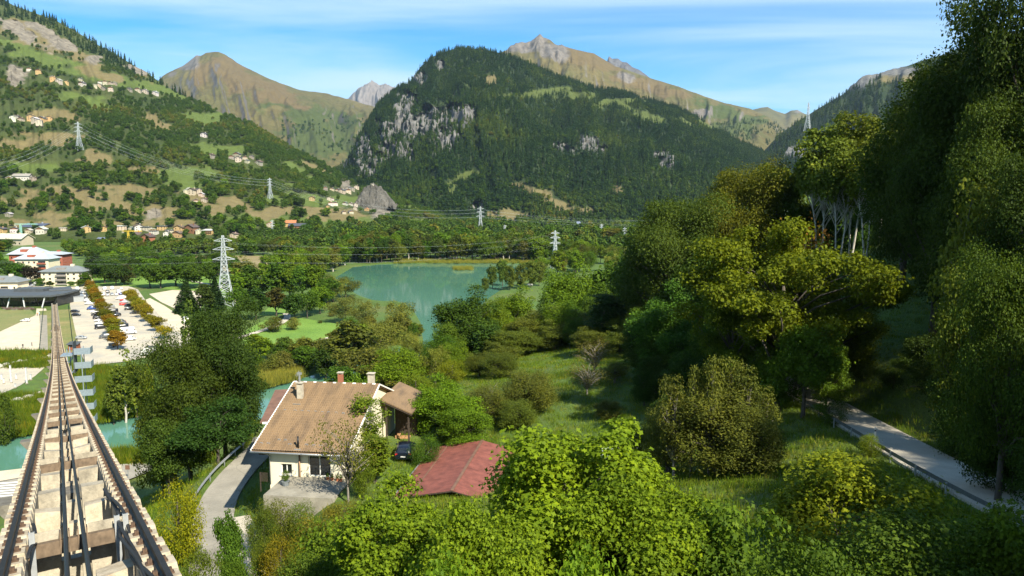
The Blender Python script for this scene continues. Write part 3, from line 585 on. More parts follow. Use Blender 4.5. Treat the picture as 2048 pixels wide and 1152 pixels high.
def proto(key, kind, n, leaf, seed, h=12.0, mat=None, bmat=None, lobed=False, asp=0.36, flat=0.75, **tk):
    C, N, S, c, lr, rng = crown_data(kind, n, leaf, seed, h, flat)
    cm = leafmesh('crown_'+key, C, N, S, rng, mat or M_LEAF, lobed, lr, asp)
    if kind in ('spruce', 'larch'): tk.setdefault('top', 0.95)
    tm = trunk_mesh('trunk_'+key, h, c, seed, bmat or M_BARK, **tk)
    r = np.percentile(np.hypot(C[:, 0], C[:, 1]), 97); PROTO[key] = (cm, tm, h, r, C[:, 2].max()); return PROTO[key]
# near
proto('maple0', 'round', 40000, 0.215, 1, lobed=True, nl=34, flat=0.8); proto('maple1', 'wide', 46000, 0.215, 2, lobed=True, nl=34, flat=0.8)
proto('shrub_n', 'shrub', 16000, 0.26, 3, nl=14, top=.5, stems=3, r0=.1)
proto('shrub_l', 'shrub', 16000, 0.34, 4, nl=14, top=.5, stems=3, r0=.1, lobed=True)
# middle distance
for k, (kd, nn_) in enumerate([('round', 15000), ('wide', 17000), ('tall', 13000), ('round', 15000), ('shrub', 9000), ('spread', 38000), ('column', 8000), ('canopy', 12000)]):
    proto(f'm_{kd}{k}', kd, nn_, 0.19 if kd == 'spread' else 0.28, 20+k, nl=22, flat=0.55 if kd == 'spread' else .75, top=0.8 if kd == 'canopy' else .62, bmat=M_BARKW if kd == 'canopy' else None, r0=.11 if kd == 'canopy' else None, stems=2 if kd == 'canopy' else 1)
proto('m_giant', 'full', 56000, 0.135, 50, nl=26); proto('m_giant2', 'tall', 50000, 0.13, 51, nl=26)
proto('m_full', 'full', 24000, 0.235, 47, nl=16); proto('m_full2', 'full', 24000, 0.235, 48, nl=16); proto('f_full', 'full', 4000, 0.58, 49, mat=M_LEAF_FAR, nl=6, sides=5)
proto('m_olive', 'full', 19000, 0.26, 41, asp=0.22, nl=30, flat=1.1, stems=3); proto('m_sparse', 'wide', 1700, 0.30, 42, nl=60, bmat=M_BARKG, r0=.22); proto('m_thin', 'tall', 4200, 0.28, 43, nl=34, bmat=M_BARKG)
proto('m_spruce', 'spruce', 9000, 0.42, 44, asp=.2, r0=.2)
proto('m_bare', 'wide', 260, 0.26, 46, nl=66, bmat=M_BARKG, r0=.3)
# far
for k, kd in enumerate(['round', 'wide', 'tall', 'round', 'shrub', 'column']): proto(f'f_{kd}{k}', kd, 3600, 0.58, 60+k, mat=M_LEAF_FAR, nl=8, sides=5)
proto('f_willow', 'wide', 4600, 0.5, 70, mat=M_LEAF_FAR, asp=.2, nl=6, flat=1.1); proto('f_spruce', 'spruce', 3600, 0.75, 71, mat=M_LEAF_FAR, asp=.22); proto('f_white', 'tall', 2600, 0.5, 72, mat=M_LEAF_FAR, nl=16, bmat=M_BARKW)
# very far
for k, kd in enumerate(['round', 'wide', 'tall', 'round']): proto(f'v_{kd}{k}', kd, 800, 1.15, 80+k, mat=M_LEAF_FAR, nl=4, sides=4)
proto('v_spruce', 'spruce', 800, 1.5, 86, mat=M_LEAF_FAR, asp=.25, sides=4)
def stuffproto(key, kind, n, leaf, seed, mat):
    C, N, S, c, lr, rng = crown_data(kind, n, leaf, seed, 12.0); cm = leafmesh('stuff_'+key, C, N, S, rng, mat, False, lr, .42 if kind != 'spruce' else .30)
    return bpy.data.objects.new('stuff_'+key, cm)
def scatter(name, pts, scl, rot, protos, label, cat, zs=None):
    """one 'stuff' object: points carry instances of a few crown shapes"""
    pts = np.asarray(pts, np.float32); n = len(pts); me = bpy.data.meshes.new(name); me.vertices.add(n); me.vertices.foreach_set('co', pts.ravel())
    sv = np.stack([scl, scl, scl*(zs if zs is not None else 1.0)], 1).astype(np.float32)
    a = me.attributes.new('sv', 'FLOAT_VECTOR', 'POINT'); a.data.foreach_set('vector', sv.ravel())
    a = me.attributes.new('rz', 'FLOAT', 'POINT'); a.data.foreach_set('value', np.asarray(rot, np.float32))
    a = me.attributes.new('pick', 'INT', 'POINT'); a.data.foreach_set('value', RNG.integers(0, len(protos), n).astype(np.int32))
    me.update(); o = link(name, me); tag(o, label, cat, kind='stuff')
    c = bpy.data.collections.new('shapes_'+name)
    for q in protos: c.objects.link(q)
    ng = bpy.data.node_groups.new('scatter_'+name, 'GeometryNodeTree')
    ng.interface.new_socket('Geometry', in_out='INPUT', socket_type='NodeSocketGeometry'); ng.interface.new_socket('Geometry', in_out='OUTPUT', socket_type='NodeSocketGeometry')
    N = ng.nodes; Lk = ng.links; gi = N.new('NodeGroupInput'); go_ = N.new('NodeGroupOutput'); ip = N.new('GeometryNodeInstanceOnPoints'); ci = N.new('GeometryNodeCollectionInfo')
    ci.inputs['Collection'].default_value = c; ci.inputs['Separate Children'].default_value = True; ci.inputs['Reset Children'].default_value = True
    def na(nm, ty): q = N.new('GeometryNodeInputNamedAttribute'); q.data_type = ty; q.inputs[0].default_value = nm; return q.outputs[0]
    Lk.new(gi.outputs[0], ip.inputs['Points']); Lk.new(ci.outputs[0], ip.inputs['Instance']); ip.inputs['Pick Instance'].default_value = True
    Lk.new(na('pick', 'INT'), ip.inputs['Instance Index']); Lk.new(na('sv', 'FLOAT_VECTOR'), ip.inputs['Scale'])
    cx3 = N.new('ShaderNodeCombineXYZ'); Lk.new(na('rz', 'FLOAT'), cx3.inputs[2]); er = N.new('FunctionNodeEulerToRotation'); Lk.new(cx3.outputs[0], er.inputs[0]); Lk.new(er.outputs[0], ip.inputs['Rotation'])
    Lk.new(ip.outputs[0], go_.inputs[0]); m = o.modifiers.new('scatter', 'NODES'); m.node_group = ng; return o
def tree(key, name, x, y, z, h, w, col, label, cat='tree', group=None, rz=None):
    cm, tm, ph, pr, pz = PROTO[key]; o = thing(name, label, cat, (x, y, z), random.random()*6.28 if rz is None else rz, group)
    o.scale = (w/(2*pr), w/(2*pr), h/pz); c = link('crown', cm, o); c.color = tuple(col)+(1,); link('trunk', tm, o); return o
def jit(c, a=0.15): k = 1+random.uniform(-a, a); return tuple(max(0.004, v*k*(1+random.uniform(-a, a)*.5)) for v in c)
DK = (0.030, 0.060, 0.018); MD = (0.050, 0.095, 0.020); YG = (0.125, 0.165, 0.016); LG = (0.085, 0.140, 0.020); OL = (0.080, 0.092, 0.032); PW = (0.120, 0.135, 0.055); OR = (0.170, 0.120, 0.022); CF = (0.018, 0.040, 0.020)
NEARLINE = []
def hero(px, yt, D, wpx, key, col, label, name='broadleaf_tree', cat='tree', group=None, base=None, sink=0.0):
    p = P(px, yt, D); z = gz1(p[0], p[1]) if base is None else base; h = max(1.0, p[2]-z+sink, 0 if 'shrub' in key or 'column' in key else 0.72*wpx*D/FPX); NEARLINE.append((p[0], p[1], wpx*D/FPX/2))
    return tree(key, name, p[0], p[1], z-sink, h, min(wpx*D/FPX, 1.5*h), col, label, cat, group)
# ------------------------------------------------------------------ where the hamlets stand (photo sightings)
Z7 = lambda l: [(a/5.237, b/5.237) for a, b in l]; Z8 = lambda l: [(a/4.431, 200+b/4.431) for a, b in l]; Z4 = lambda l: [(a/2.56, b/2.56) for a, b in l]; ZD = lambda l: [(520+a/6.02, 340+b/6.02) for a, b in l]; ZF = lambda l: [(a/4.267, 420+b/4.267) for a, b in l]; ZE = lambda l: [(840+a/4.267, 400+b/4.267) for a, b in l]
HAMP = [Z7([(560, 830), (620, 850), (700, 865), (850, 840), (860, 885), (1040, 865), (1095, 870), (1160, 875), (1205, 880), (1000, 905), (1045, 900), (1090, 930), (1165, 940), (1350, 945), (1445, 950), (1520, 965), (1635, 985), (300, 735), (400, 755)]),
        Z8([(105, 165), (155, 158), (190, 175), (275, 165), (310, 185), (375, 180), (445, 170), (350, 205)]),
        Z8([(85, 695), (300, 715), (75, 1030)]),
        Z4([(1045, 697), (1085, 805), (1185, 810), (1215, 798), (1222, 822), (1250, 812), (1290, 805), (1270, 828), (1325, 840)]),
        Z4([(965, 975), (990, 990), (1020, 983), (1030, 1000), (1005, 1035), (1050, 1030), (950, 985)]),
        ZD([(790, 225), (870, 235), (930, 250), (980, 240), (1050, 230), (1060, 262), (1110, 240), (1160, 215), (990, 268)]),
        ZD([(620, 355), (830, 355), (870, 350), (850, 415), (905, 415), (820, 445), (1020, 410), (1090, 410), (1150, 425), (1235, 415), (1280, 430), (1340, 415), (1140, 465), (1000, 515), (1095, 515), (1280, 480), (1500, 420)]),
        ZF([(540, 160), (740, 185), (890, 170), (1030, 165), (1125, 160), (1175, 165), (1250, 168), (1300, 172), (1390, 165), (1450, 192), (1420, 212), (1535, 182), (1310, 192), (1700, 190), (1525, 220), (2000, 225), (250, 185), (350, 185), (130, 185), (15, 190)])]
VILL = np.array([p for l in HAMP for p in l]+[(45, 358), (574, 452), (594, 458), (541, 454)]+ZF([(1170, 240), (1265, 255), (1640, 170), (1785, 195), (1640, 215), (335, 225), (300, 225), (370, 225), (70, 215), (40, 215), (100, 215), (130, 285), (90, 285), (220, 250), (880, 252), (570, 225)]))
def clear_of_houses(px, py, r=9, below=15):
    d = np.ones(len(px), bool)
    for a, b in VILL: d &= ~((np.abs(px-a) < r) & (py-b > -5) & (py-b < below))
    return d
# ------------------------------------------------------------------ near and middle-distance trees (each its own thing)
T_ = hero
# slope in front of the camera
T_(800, 965, 27, 310, 'maple0', (0.105, 0.160, 0.018), 'leafy maple growing below the red tin roof', 'maple_tree')
T_(965, 985, 23, 320, 'maple1', (0.112, 0.168, 0.018), 'low broad maple beside the tallest maple', 'maple_tree')
T_(1140, 832, 29, 430, 'maple0', (0.122, 0.182, 0.018), 'tallest bright maple on the slope below the track', 'maple_tree')
T_(1290, 930, 26, 370, 'maple1', (0.102, 0.155, 0.016), 'bright maple next to the grey-green pear tree', 'maple_tree')
T_(700, 1010, 34, 250, 'shrub_l', (0.075, 0.120, 0.020), 'dark leafy bush below the house terrace', 'shrub', 'shrub')
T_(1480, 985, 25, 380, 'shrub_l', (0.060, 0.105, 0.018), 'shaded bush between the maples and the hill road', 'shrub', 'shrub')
T_(1700, 905, 36, 420, 'shrub_l', (0.120, 0.150, 0.018), 'yellow-green bush under the guard rail', 'shrub', 'shrub')
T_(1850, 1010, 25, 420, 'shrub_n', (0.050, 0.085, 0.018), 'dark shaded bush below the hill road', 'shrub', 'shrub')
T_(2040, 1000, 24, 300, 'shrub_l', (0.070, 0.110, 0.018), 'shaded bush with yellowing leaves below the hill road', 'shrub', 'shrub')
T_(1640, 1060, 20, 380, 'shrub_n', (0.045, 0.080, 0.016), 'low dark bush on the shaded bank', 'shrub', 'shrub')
T_(1180, 1080, 18, 330, 'shrub_l', (0.085, 0.150, 0.020), 'leafy undergrowth bush at the foot of the maples', 'shrub', 'shrub')
T_(900, 1090, 17, 300, 'shrub_l', (0.080, 0.145, 0.020), 'leafy undergrowth bush left of the low maple', 'shrub', 'shrub')
T_(620, 1100, 30, 190, 'shrub_n', (0.055, 0.090, 0.020), 'dark bush beside the pale driveway', 'shrub', 'shrub')
# house garden
T_(560, 990, 63, 95, 'm_shrub4', (0.080, 0.095, 0.022), 'rounded bush in front of the cream wall', 'shrub', 'shrub')
T_(525, 1010, 61, 70, 'm_shrub4', (0.060, 0.090, 0.022), 'dark green bush at the driveway corner', 'shrub', 'shrub')
T_(610, 1020, 60, 90, 'm_shrub4', (0.070, 0.120, 0.022), 'green garden bush below the paved terrace', 'shrub', 'shrub')
T_(560, 1055, 52, 90, 'm_shrub4', (0.140, 0.120, 0.018), 'orange-yellow bush by the driveway', 'shrub', 'shrub')
T_(650, 1010, 58, 110, 'm_shrub4', (0.120, 0.110, 0.030), 'dry reddish bush under the bare tree', 'shrub', 'shrub')
T_(590, 1085, 45, 110, 'm_shrub4', (0.085, 0.100, 0.020), 'mottled bush beside the driveway bend', 'shrub', 'shrub')
T_(692, 828, 67, 130, 'm_sparse', (0.095, 0.100, 0.035), 'nearly bare grey fruit tree beside the house terrace', 'fruit_tree')
T_(728, 785, 79, 95, 'm_thin', (0.095, 0.140, 0.022), 'slender half bare tree at the gable of the house', 'fruit_tree')
T_(748, 868, 72, 75, 'm_column6', (0.090, 0.130, 0.022), 'narrow green tree between house and parked car', 'garden_tree')
T_(725, 905, 68, 60, 'm_shrub4', (0.090, 0.130, 0.022), 'tall bush beside the bare fruit tree', 'shrub', 'shrub')
T_(885, 748, 88, 140, 'm_full', (0.090, 0.160, 0.018), 'bright green garden tree behind the red tin roof', 'garden_tree')
T_(925, 800, 84, 110, 'm_full2', (0.075, 0.135, 0.018), 'broad green tree overhanging the red tin roof', 'garden_tree')
T_(850, 865, 78, 70, 'm_shrub4', (0.040, 0.085, 0.018), 'dark green shrub beside the parked car', 'shrub', 'shrub')
T_(970, 800, 96, 110, 'm_olive', (0.085, 0.100, 0.035), 'greyish fruit tree behind the garden', 'fruit_tree')
T_(1060, 775, 100, 130, 'm_olive', (0.085, 0.098, 0.034), 'dull green fruit tree on the meadow edge', 'fruit_tree')
T_(870, 690, 134, 60, 'f_willow', (0.130, 0.150, 0.050), 'drooping pale birch behind the garden', 'weeping_birch')
T_(800, 698, 132, 110, 'm_round3', (0.095, 0.150, 0.018), 'light green tree behind the house ridge', 'garden_tree')
T_(905, 715, 126, 60, 'm_shrub4', (0.130, 0.150, 0.018), 'yellow-green bush by the drooping birch', 'shrub', 'shrub')
T_(830, 745, 112, 80, 'm_shrub4', (0.110, 0.150, 0.020), 'leafy hedge bush behind the woodshed', 'shrub', 'shrub')
T_(1190, 672, 118, 90, 'm_sparse', (0.090, 0.085, 0.040), 'leafless twiggy fruit tree on the meadow', 'fruit_tree')
T_(1175, 722, 108, 95, 'm_sparse', (0.095, 0.095, 0.045), 'half bare fruit tree with pale twigs on the meadow', 'fruit_tree')
T_(1440, 765, 64, 225, 'm_olive', (0.078, 0.090, 0.030), 'large grey-green pear tree with upright shoots', 'pear_tree')
for k_, (a_, b_, w_) in enumerate([(1352, 748, 70), (1388, 728, 60), (1425, 708, 70), (1462, 712, 60), (1500, 730, 70), (1535, 770, 60)]): T_(a_, b_, 64+k_ % 2, w_, 'm_thin', jit((0.080, 0.092, 0.032), .1), 'upright shoot of the large grey-green pear tree', 'pear_shoot', group='upright shoots of the pear tree')
T_(1340, 790, 67, 110, 'm_olive', (0.080, 0.095, 0.034), 'low side shoots of the grey-green pear tree', 'pear_tree')
T_(1505, 800, 62, 150, 'm_olive', (0.080, 0.096, 0.034), 'grey-green pear tree beside the hill road', 'pear_tree')
T_(1255, 832, 70, 90, 'm_olive', (0.060, 0.095, 0.035), 'small blue-green tree over the white sheet', 'fruit_tree')
T_(1660, 800, 76, 75, 'm_shrub4', (0.060, 0.100, 0.020), 'ivy covered bush at the guard rail end', 'shrub', 'shrub')
T_(1745, 866, 62, 60, 'm_shrub4', (0.095, 0.130, 0.020), 'small bush sticking up over the guard rail', 'shrub', 'shrub')
T_(520, 990, 66, 60, 'm_shrub4', (0.085, 0.110, 0.022), 'mixed bush on the bank left of the cream wall', 'shrub', 'shrub')
T_(600, 995, 64, 80, 'm_shrub4', (0.075, 0.115, 0.022), 'dense bush in front of the grey planter', 'shrub', 'shrub')
T_(690, 1000, 62, 90, 'm_shrub4', (0.110, 0.115, 0.026), 'olive bush at the terrace corner', 'shrub', 'shrub')
T_(640, 1055, 50, 120, 'm_shrub4', (0.105, 0.110, 0.022), 'broad mottled bush on the bank below the terrace', 'shrub', 'shrub')
T_(530, 1065, 54, 80, 'm_shrub4', (0.075, 0.100, 0.020), 'bush covering the bank above the driveway', 'shrub', 'shrub')
# big trees right of centre
T_(1570, 432, 86, 400, 'm_spread5', (0.088, 0.112, 0.012), 'wide spreading tree turning yellow and orange', 'acacia_tree')
T_(1650, 500, 92, 300, 'm_spread5', (0.082, 0.112, 0.014), 'yellow-green tree leaning over the hill road', 'acacia_tree')
T_(1470, 545, 90, 190, 'm_spread5', (0.065, 0.100, 0.016), 'green tree under the orange spreading crown', 'acacia_tree')
T_(1615, 640, 80, 150, 'm_round3', (0.065, 0.115, 0.018), 'fresh green tree beside the hill road', 'broadleaf_tree')
T_(1610, 425, 95, 150, 'm_sparse', (0.150, 0.075, 0.030), 'reddish brown dying crown behind the spreading tree', 'broadleaf_tree')
T_(1345, 560, 106, 165, 'm_full', (0.045, 0.100, 0.024), 'blue-green ash tree above the dark meadow', 'ash_tree')
T_(1390, 640, 100, 150, 'm_wide1', (0.035, 0.080, 0.020), 'dark green tree below the ash', 'broadleaf_tree')
T_(1480, 308, 150, 200, 'm_giant', (0.082, 0.090, 0.018), 'tall olive tree with orange tints', 'oak_tree')
T_(1555, 325, 155, 130, 'm_tall2', (0.065, 0.095, 0.020), 'green oak behind the olive tree', 'oak_tree')
T_(1345, 375, 140, 210, 'm_giant', (0.050, 0.078, 0.024), 'large grey-green ash tree at the hill edge', 'ash_tree')
T_(1300, 440, 150, 150, 'm_wide1', (0.045, 0.080, 0.024), 'dark ash tree on the slope below the big ash', 'ash_tree')
T_(1420, 470, 128, 130, 'm_round3', (0.050, 0.085, 0.026), 'grey-green tree next to the twiggy oak', 'ash_tree')
for k, (a, b, d, w) in enumerate([(1655, 240, 140, 130), (1715, 222, 138, 140), (1770, 225, 134, 130), (1690, 268, 128, 110), (1800, 250, 128, 120), (1745, 285, 124, 110)]):
    T_(a, b, d, w, 'm_canopy7', jit((0.090, 0.120, 0.034), .1), 'tall pale-trunked birch at the top of the grassy slope', 'birch_tree', group='birches above the grassy slope')
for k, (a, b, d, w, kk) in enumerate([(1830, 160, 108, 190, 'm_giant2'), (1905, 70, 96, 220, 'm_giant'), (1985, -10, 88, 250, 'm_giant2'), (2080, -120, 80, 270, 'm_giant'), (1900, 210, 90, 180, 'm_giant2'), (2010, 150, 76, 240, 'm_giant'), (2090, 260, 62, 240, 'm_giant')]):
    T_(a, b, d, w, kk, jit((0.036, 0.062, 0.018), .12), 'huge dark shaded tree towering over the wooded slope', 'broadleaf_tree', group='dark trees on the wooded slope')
T_(1945, 355, 66, 120, 'm_thin', (0.095, 0.115, 0.030), 'light olive birch sapling in the shade', 'birch_tree')
T_(1960, 480, 62, 160, 'm_full2', (0.075, 0.100, 0.024), 'olive leaved tree at the forest edge', 'broadleaf_tree')
T_(2040, 470, 48, 220, 'm_giant', (0.045, 0.075, 0.018), 'shaded tree hanging over the hill road', 'broadleaf_tree')
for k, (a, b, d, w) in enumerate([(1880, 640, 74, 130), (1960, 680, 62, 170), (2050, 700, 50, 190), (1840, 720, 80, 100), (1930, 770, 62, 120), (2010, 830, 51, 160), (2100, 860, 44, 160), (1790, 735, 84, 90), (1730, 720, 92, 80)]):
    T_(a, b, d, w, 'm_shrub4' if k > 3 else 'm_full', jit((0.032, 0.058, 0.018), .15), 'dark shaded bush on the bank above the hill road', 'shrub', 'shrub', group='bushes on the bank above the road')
# slope trees in the centre
T_(935, 568, 165, 150, 'm_full', (0.038, 0.072, 0.018), 'large dark lime tree in front of the lake', 'lime_tree')
T_(985, 590, 172, 80, 'm_full2', (0.085, 0.130, 0.020), 'yellow-green tree leaning on the dark lime tree', 'broadleaf_tree')
T_(1030, 566, 190, 110, 'm_full', (0.090, 0.145, 0.018), 'light green tree beside the lake shore road', 'broadleaf_tree')
T_(1140, 522, 200, 130, 'm_full2', (0.075, 0.130, 0.018), 'big green tree with a yellow-green top', 'broadleaf_tree')
T_(1195, 560, 190, 100, 'm_full', (0.055, 0.100, 0.020), 'green tree behind the orchard', 'broadleaf_tree')
T_(1215, 520, 230, 100, 'f_round0', (0.055, 0.100, 0.022), 'dark green tree on the slope above the lake road', 'broadleaf_tree')
T_(1270, 500, 200, 110, 'm_tall2', (0.045, 0.085, 0.022), 'dark tree beside the big ash', 'broadleaf_tree')
T_(1225, 585, 150, 90, 'm_column6', (0.030, 0.060, 0.030), 'slim dark cypress-like tree in the orchard', 'broadleaf_tree')
for k, (a, b, d, w) in enumerate([(1010, 655, 150, 90), (1060, 620, 165, 100), (1100, 610, 170, 110), (1050, 665, 156, 80), (1110, 650, 158, 90), (1160, 620, 160, 100), (1180, 660, 140, 80), (1250, 600, 150, 90), (1000, 700, 140, 80), (960, 730, 132, 70), (1240, 650, 132, 70), (1290, 610, 140, 80), (1035, 640, 178, 80), (1080, 650, 172, 80), (1130, 640, 175, 80), (960, 690, 158, 60), (1210, 640, 150, 70)]):
    T_(a, b, d, w, 'm_full' if k % 3 else 'm_full2', jit((0.075, 0.098, 0.028), .15), 'dull green orchard tree on the slope above the lake', 'fruit_tree', group='orchard trees above the lake')
for k, (a, b, d, w, c) in enumerate([(1475, 600, 93, 130, (0.070, 0.105, 0.016)), (1535, 590, 97, 140, (0.085, 0.110, 0.016)), (1605, 560, 98, 150, (0.090, 0.115, 0.014)), (1690, 560, 95, 150, (0.085, 0.115, 0.014)), (1560, 670, 86, 110, (0.055, 0.100, 0.018)), (1660, 660, 84, 90, (0.060, 0.105, 0.018)), (1430, 640, 96, 110, (0.045, 0.085, 0.020)), (1320, 650, 108, 90, (0.040, 0.078, 0.020))]):
    T_(a, b, d, w, 'm_full' if k % 2 else 'm_full2', c, 'leafy tree in the thicket under the yellowing spreading tree', 'broadleaf_tree', group='thicket under the spreading tree')
for k, (a, b, d, w) in enumerate([(1285, 625, 112, 90), (1325, 690, 100, 90), (1375, 700, 94, 110), (1290, 720, 100, 60), (1420, 690, 92, 100), (1350, 770, 84, 90)]): T_(a, b, d, w, 'm_full' if k % 2 else 'm_full2', jit((0.030, 0.060, 0.018), .15), 'dark leafy tree at the shaded edge of the meadow', 'broadleaf_tree', group='dark trees at the meadow edge')
for k, (a, b, d, w) in enumerate([(1000, 725, 126, 80), (1230, 730, 112, 60), (985, 785, 104, 80), (1215, 800, 96, 60), (1035, 825, 92, 90)]): T_(a, b, d, w, ['m_olive', 'm_thin', 'm_sparse', 'm_full'][k % 4], jit((0.078, 0.095, 0.030), .15), 'gnarled old fruit tree standing on the sloping meadow', 'fruit_tree', group='fruit trees on the sloping meadow')
random.seed(21); MEADOW_ = [(925, 770), (1000, 705), (1250, 690), (1340, 770), (1250, 860), (1000, 860)]; done_ = []
for _ in range(900):
    if len(done_) >= 64: break
    a, d = random.uniform(880, 1440), random.uniform(128, 270); x = (a-1024)/FPX*d; z = gz1(x, d); qx_, qy_, _q = proj((x, d, z))
    if z < 2 or inpoly(np.array([qx_]), np.array([qy_]), MEADOW_)[0] or any((x-e)**2+(d-f)**2 < 36 for e, f in done_): continue
    done_.append((x, d)); h = random.uniform(7, 13); tree(random.choice(['m_full', 'm_full2', 'm_round3', 'm_olive', 'f_full']), 'slope_tree', x, d, z-.3, h, h*random.uniform(.7, 1.0), jit(random.choice([MD, MD, OL, LG, DK, (0.080, 0.105, 0.026)]), .18), 'leafy tree in the wood on the slope above the lake', 'tree', 'wood on the slope above the lake')
done_ = []; REED_ = [(495, 740), (605, 740), (605, 815), (495, 815)]; LAWN_ = [(470, 690), (530, 636), (690, 640), (690, 670), (640, 712), (505, 715)]
for _ in range(900):
    if len(done_) >= 46: break
    a, b = random.uniform(500, 880), random.uniform(668, 790); p = G(a, b); x, y = p[0], p[1]; z = gz1(x, y)
    if z < -.3 or dpoly(np.array([x]), np.array([y]), RIVER, False)[0][0] < 14 or inpoly(np.array([x]), np.array([y]), LAKE)[0] or inpoly(np.array([a]), np.array([b]), REED_)[0] or inpoly(np.array([a]), np.array([b]), LAWN_)[0] or any((x-e)**2+(y-f)**2 < 30 for e, f in done_): continue
    done_.append((x, y)); h = random.uniform(5, 11); tree(random.choice(['f_full', 'f_full', 'f_willow', 'f_tall2', 'f_shrub4']), 'riverside_tree', x, y, z-.2, h, h*random.uniform(.65, 1.0), jit(random.choice([OL, PW, MD, LG, (0.100, 0.110, 0.034)]), .18), 'small leafy tree in the scrub between river and lake', 'tree', 'scrub between river and lake')
# left: trees by the lane and the river
T_(435, 592, 108, 170, 'm_giant', (0.030, 0.055, 0.018), 'huge dark locust tree between the track and the house', 'locust_tree')
T_(365, 655, 104, 185, 'm_giant', (0.040, 0.062, 0.017), 'broad locust tree close to the river', 'locust_tree')
T_(470, 690, 112, 110, 'm_full', (0.030, 0.055, 0.017), 'dark locust tree behind the lane guard rail', 'locust_tree')
T_(312, 740, 112, 100, 'm_full2', (0.085, 0.110, 0.020), 'yellowish locust tree beside the river bend', 'locust_tree')
T_(430, 790, 98, 170, 'm_wide1', (0.026, 0.060, 0.022), 'low dark locust tree beside the lane', 'locust_tree')
T_(330, 830, 97, 110, 'm_round0', (0.045, 0.078, 0.022), 'low mottled tree near the small signpost', 'locust_tree')
T_(485, 830, 106, 70, 'm_shrub4', (0.095, 0.135, 0.020), 'light green bushes behind the guard rail', 'shrub', 'shrub')
T_(350, 954, 66, 118, 'm_shrub4', (0.165, 0.175, 0.012), 'bright yellow-green bush beside the track', 'shrub', 'shrub')
T_(370, 1050, 66, 80, 'm_shrub4', (0.080, 0.110, 0.020), 'grassy bush at the lane bend', 'shrub', 'shrub')
T_(455, 1022, 50, 62, 'm_tall2', (0.050, 0.100, 0.022), 'young ash with feathery leaves beside the lane', 'ash_tree')
T_(400, 1085, 46, 110, 'shrub_n', (0.080, 0.110, 0.020), 'leafy bush in front of the young ash', 'shrub', 'shrub')
T_(470, 1110, 40, 90, 'shrub_n', (0.060, 0.105, 0.020), 'green bush between lane and driveway', 'shrub', 'shrub')
T_(243, 698, 182, 62, 'f_white', (0.080, 0.110, 0.030), 'slender alder on the far river bank', 'alder_tree')
T_(222, 760, 180, 36, 'f_tall2', (0.070, 0.100, 0.030), 'small alder leaning over the river', 'alder_tree')
T_(268, 728, 186, 50, 'f_tall2', (0.090, 0.115, 0.030), 'light alder behind the slender alder', 'alder_tree')
T_(385, 598, 205, 60, 'f_white', (0.065, 0.100, 0.030), 'pale leaved poplar between car park and locust trees', 'poplar_tree')
T_(5, 780, 165, 50, 'f_shrub4', (0.050, 0.080, 0.022), 'dark round bush at the river footpath', 'shrub', 'shrub')
# willows and riverside bushes
for k, (a, b, d, w, kk, c) in enumerate([(700, 640, 232, 90, 'f_tall2', OL), (720, 690, 215, 100, 'f_wide1', OL), (650, 690, 228, 60, 'f_round0', DK), (605, 690, 235, 55, 'f_round3', MD), (760, 640, 262, 90, 'f_willow', PW), (800, 600, 300, 70, 'f_willow', PW), (770, 690, 225, 90, 'f_willow', OL), (690, 590, 330, 70, 'f_willow', PW), (730, 600, 315, 60, 'f_willow', PW), (665, 560, 400, 70, 'f_willow', PW), (640, 545, 420, 60, 'f_willow', PW), (690, 555, 420, 60, 'f_willow', OL), (600, 672, 250, 40, 'f_willow', PW), (560, 700, 232, 60, 'f_shrub4', PW), (540, 705, 230, 50, 'f_shrub4', OL), (665, 620, 350, 40, 'f_shrub4', PW), (760, 720, 205, 80, 'f_round0', OL), (820, 660, 240, 50, 'f_willow', PW), (680, 730, 200, 70, 'f_round3', MD), (720, 745, 180, 60, 'f_wide1', LG), (640, 640, 330, 40, 'f_shrub4', OL), (850, 690, 215, 40, 'f_shrub4', OL)]):
    T_(a, b, d, w, kk, jit(c, .12), {'f_willow': 'pale grey-green willow on the lake bank', 'f_shrub4': 'low rounded bush near the lake bank'}.get(kk, 'leafy tree in the riverside thicket'), {'f_willow': 'willow_tree', 'f_shrub4': 'shrub'}.get(kk, 'riverside_tree'), group={'f_willow': 'willows on the lake bank', 'f_shrub4': 'bushes near the lake bank'}.get(kk, 'trees in the riverside thicket'))
# reeds by the river (uncountable)
def on_ground(px0, px1, py0, py1, n, z=0.0):
    a = RNG.uniform(px0, px1, n); b = RNG.uniform(py0, py1, n); return np.array([G(x, y, z) for x, y in zip(a, b)])
def tuft(name, n, h, col, spread=.5, seed=0, w=.05):
    rng = np.random.default_rng(seed); V = []; F_ = []
    for k in range(n):
        x, y = rng.normal(0, spread, 2); a = rng.random()*6.28; hh = h*(.6+.5*rng.random()); dx, dy = rng.normal(0, .25*h, 2); i = len(V)
        V += [(x-w*math.cos(a), y-w*math.sin(a), 0), (x+w*math.cos(a), y+w*math.sin(a), 0), (x+dx+w*.5*math.cos(a), y+dy+w*.5*math.sin(a), hh)]; F_.append((i, i+1, i+2))
    return bpy.data.objects.new(name, npmesh(name, V, np.array(F_), col, {'lr': ('FACE', 'FLOAT', rng.random(n))}))
M_REED = foliage('reed_blades', False, [(0, (0.20, 0.19, 0.075)), (1, (0.14, 0.16, 0.05))], .3); M_GRASS = foliage('grass_blades', False, [(0, (0.075, 0.130, 0.020)), (0.7, (0.110, 0.165, 0.026)), (1, (0.17, 0.17, 0.06))], .3)
M_GRASSB = foliage('bank_grass_blades', False, [(0, (0.050, 0.092, 0.012)), (0.7, (0.078, 0.115, 0.016)), (0.93, (0.105, 0.120, 0.024)), (1, (0.20, 0.14, 0.02))], .3)
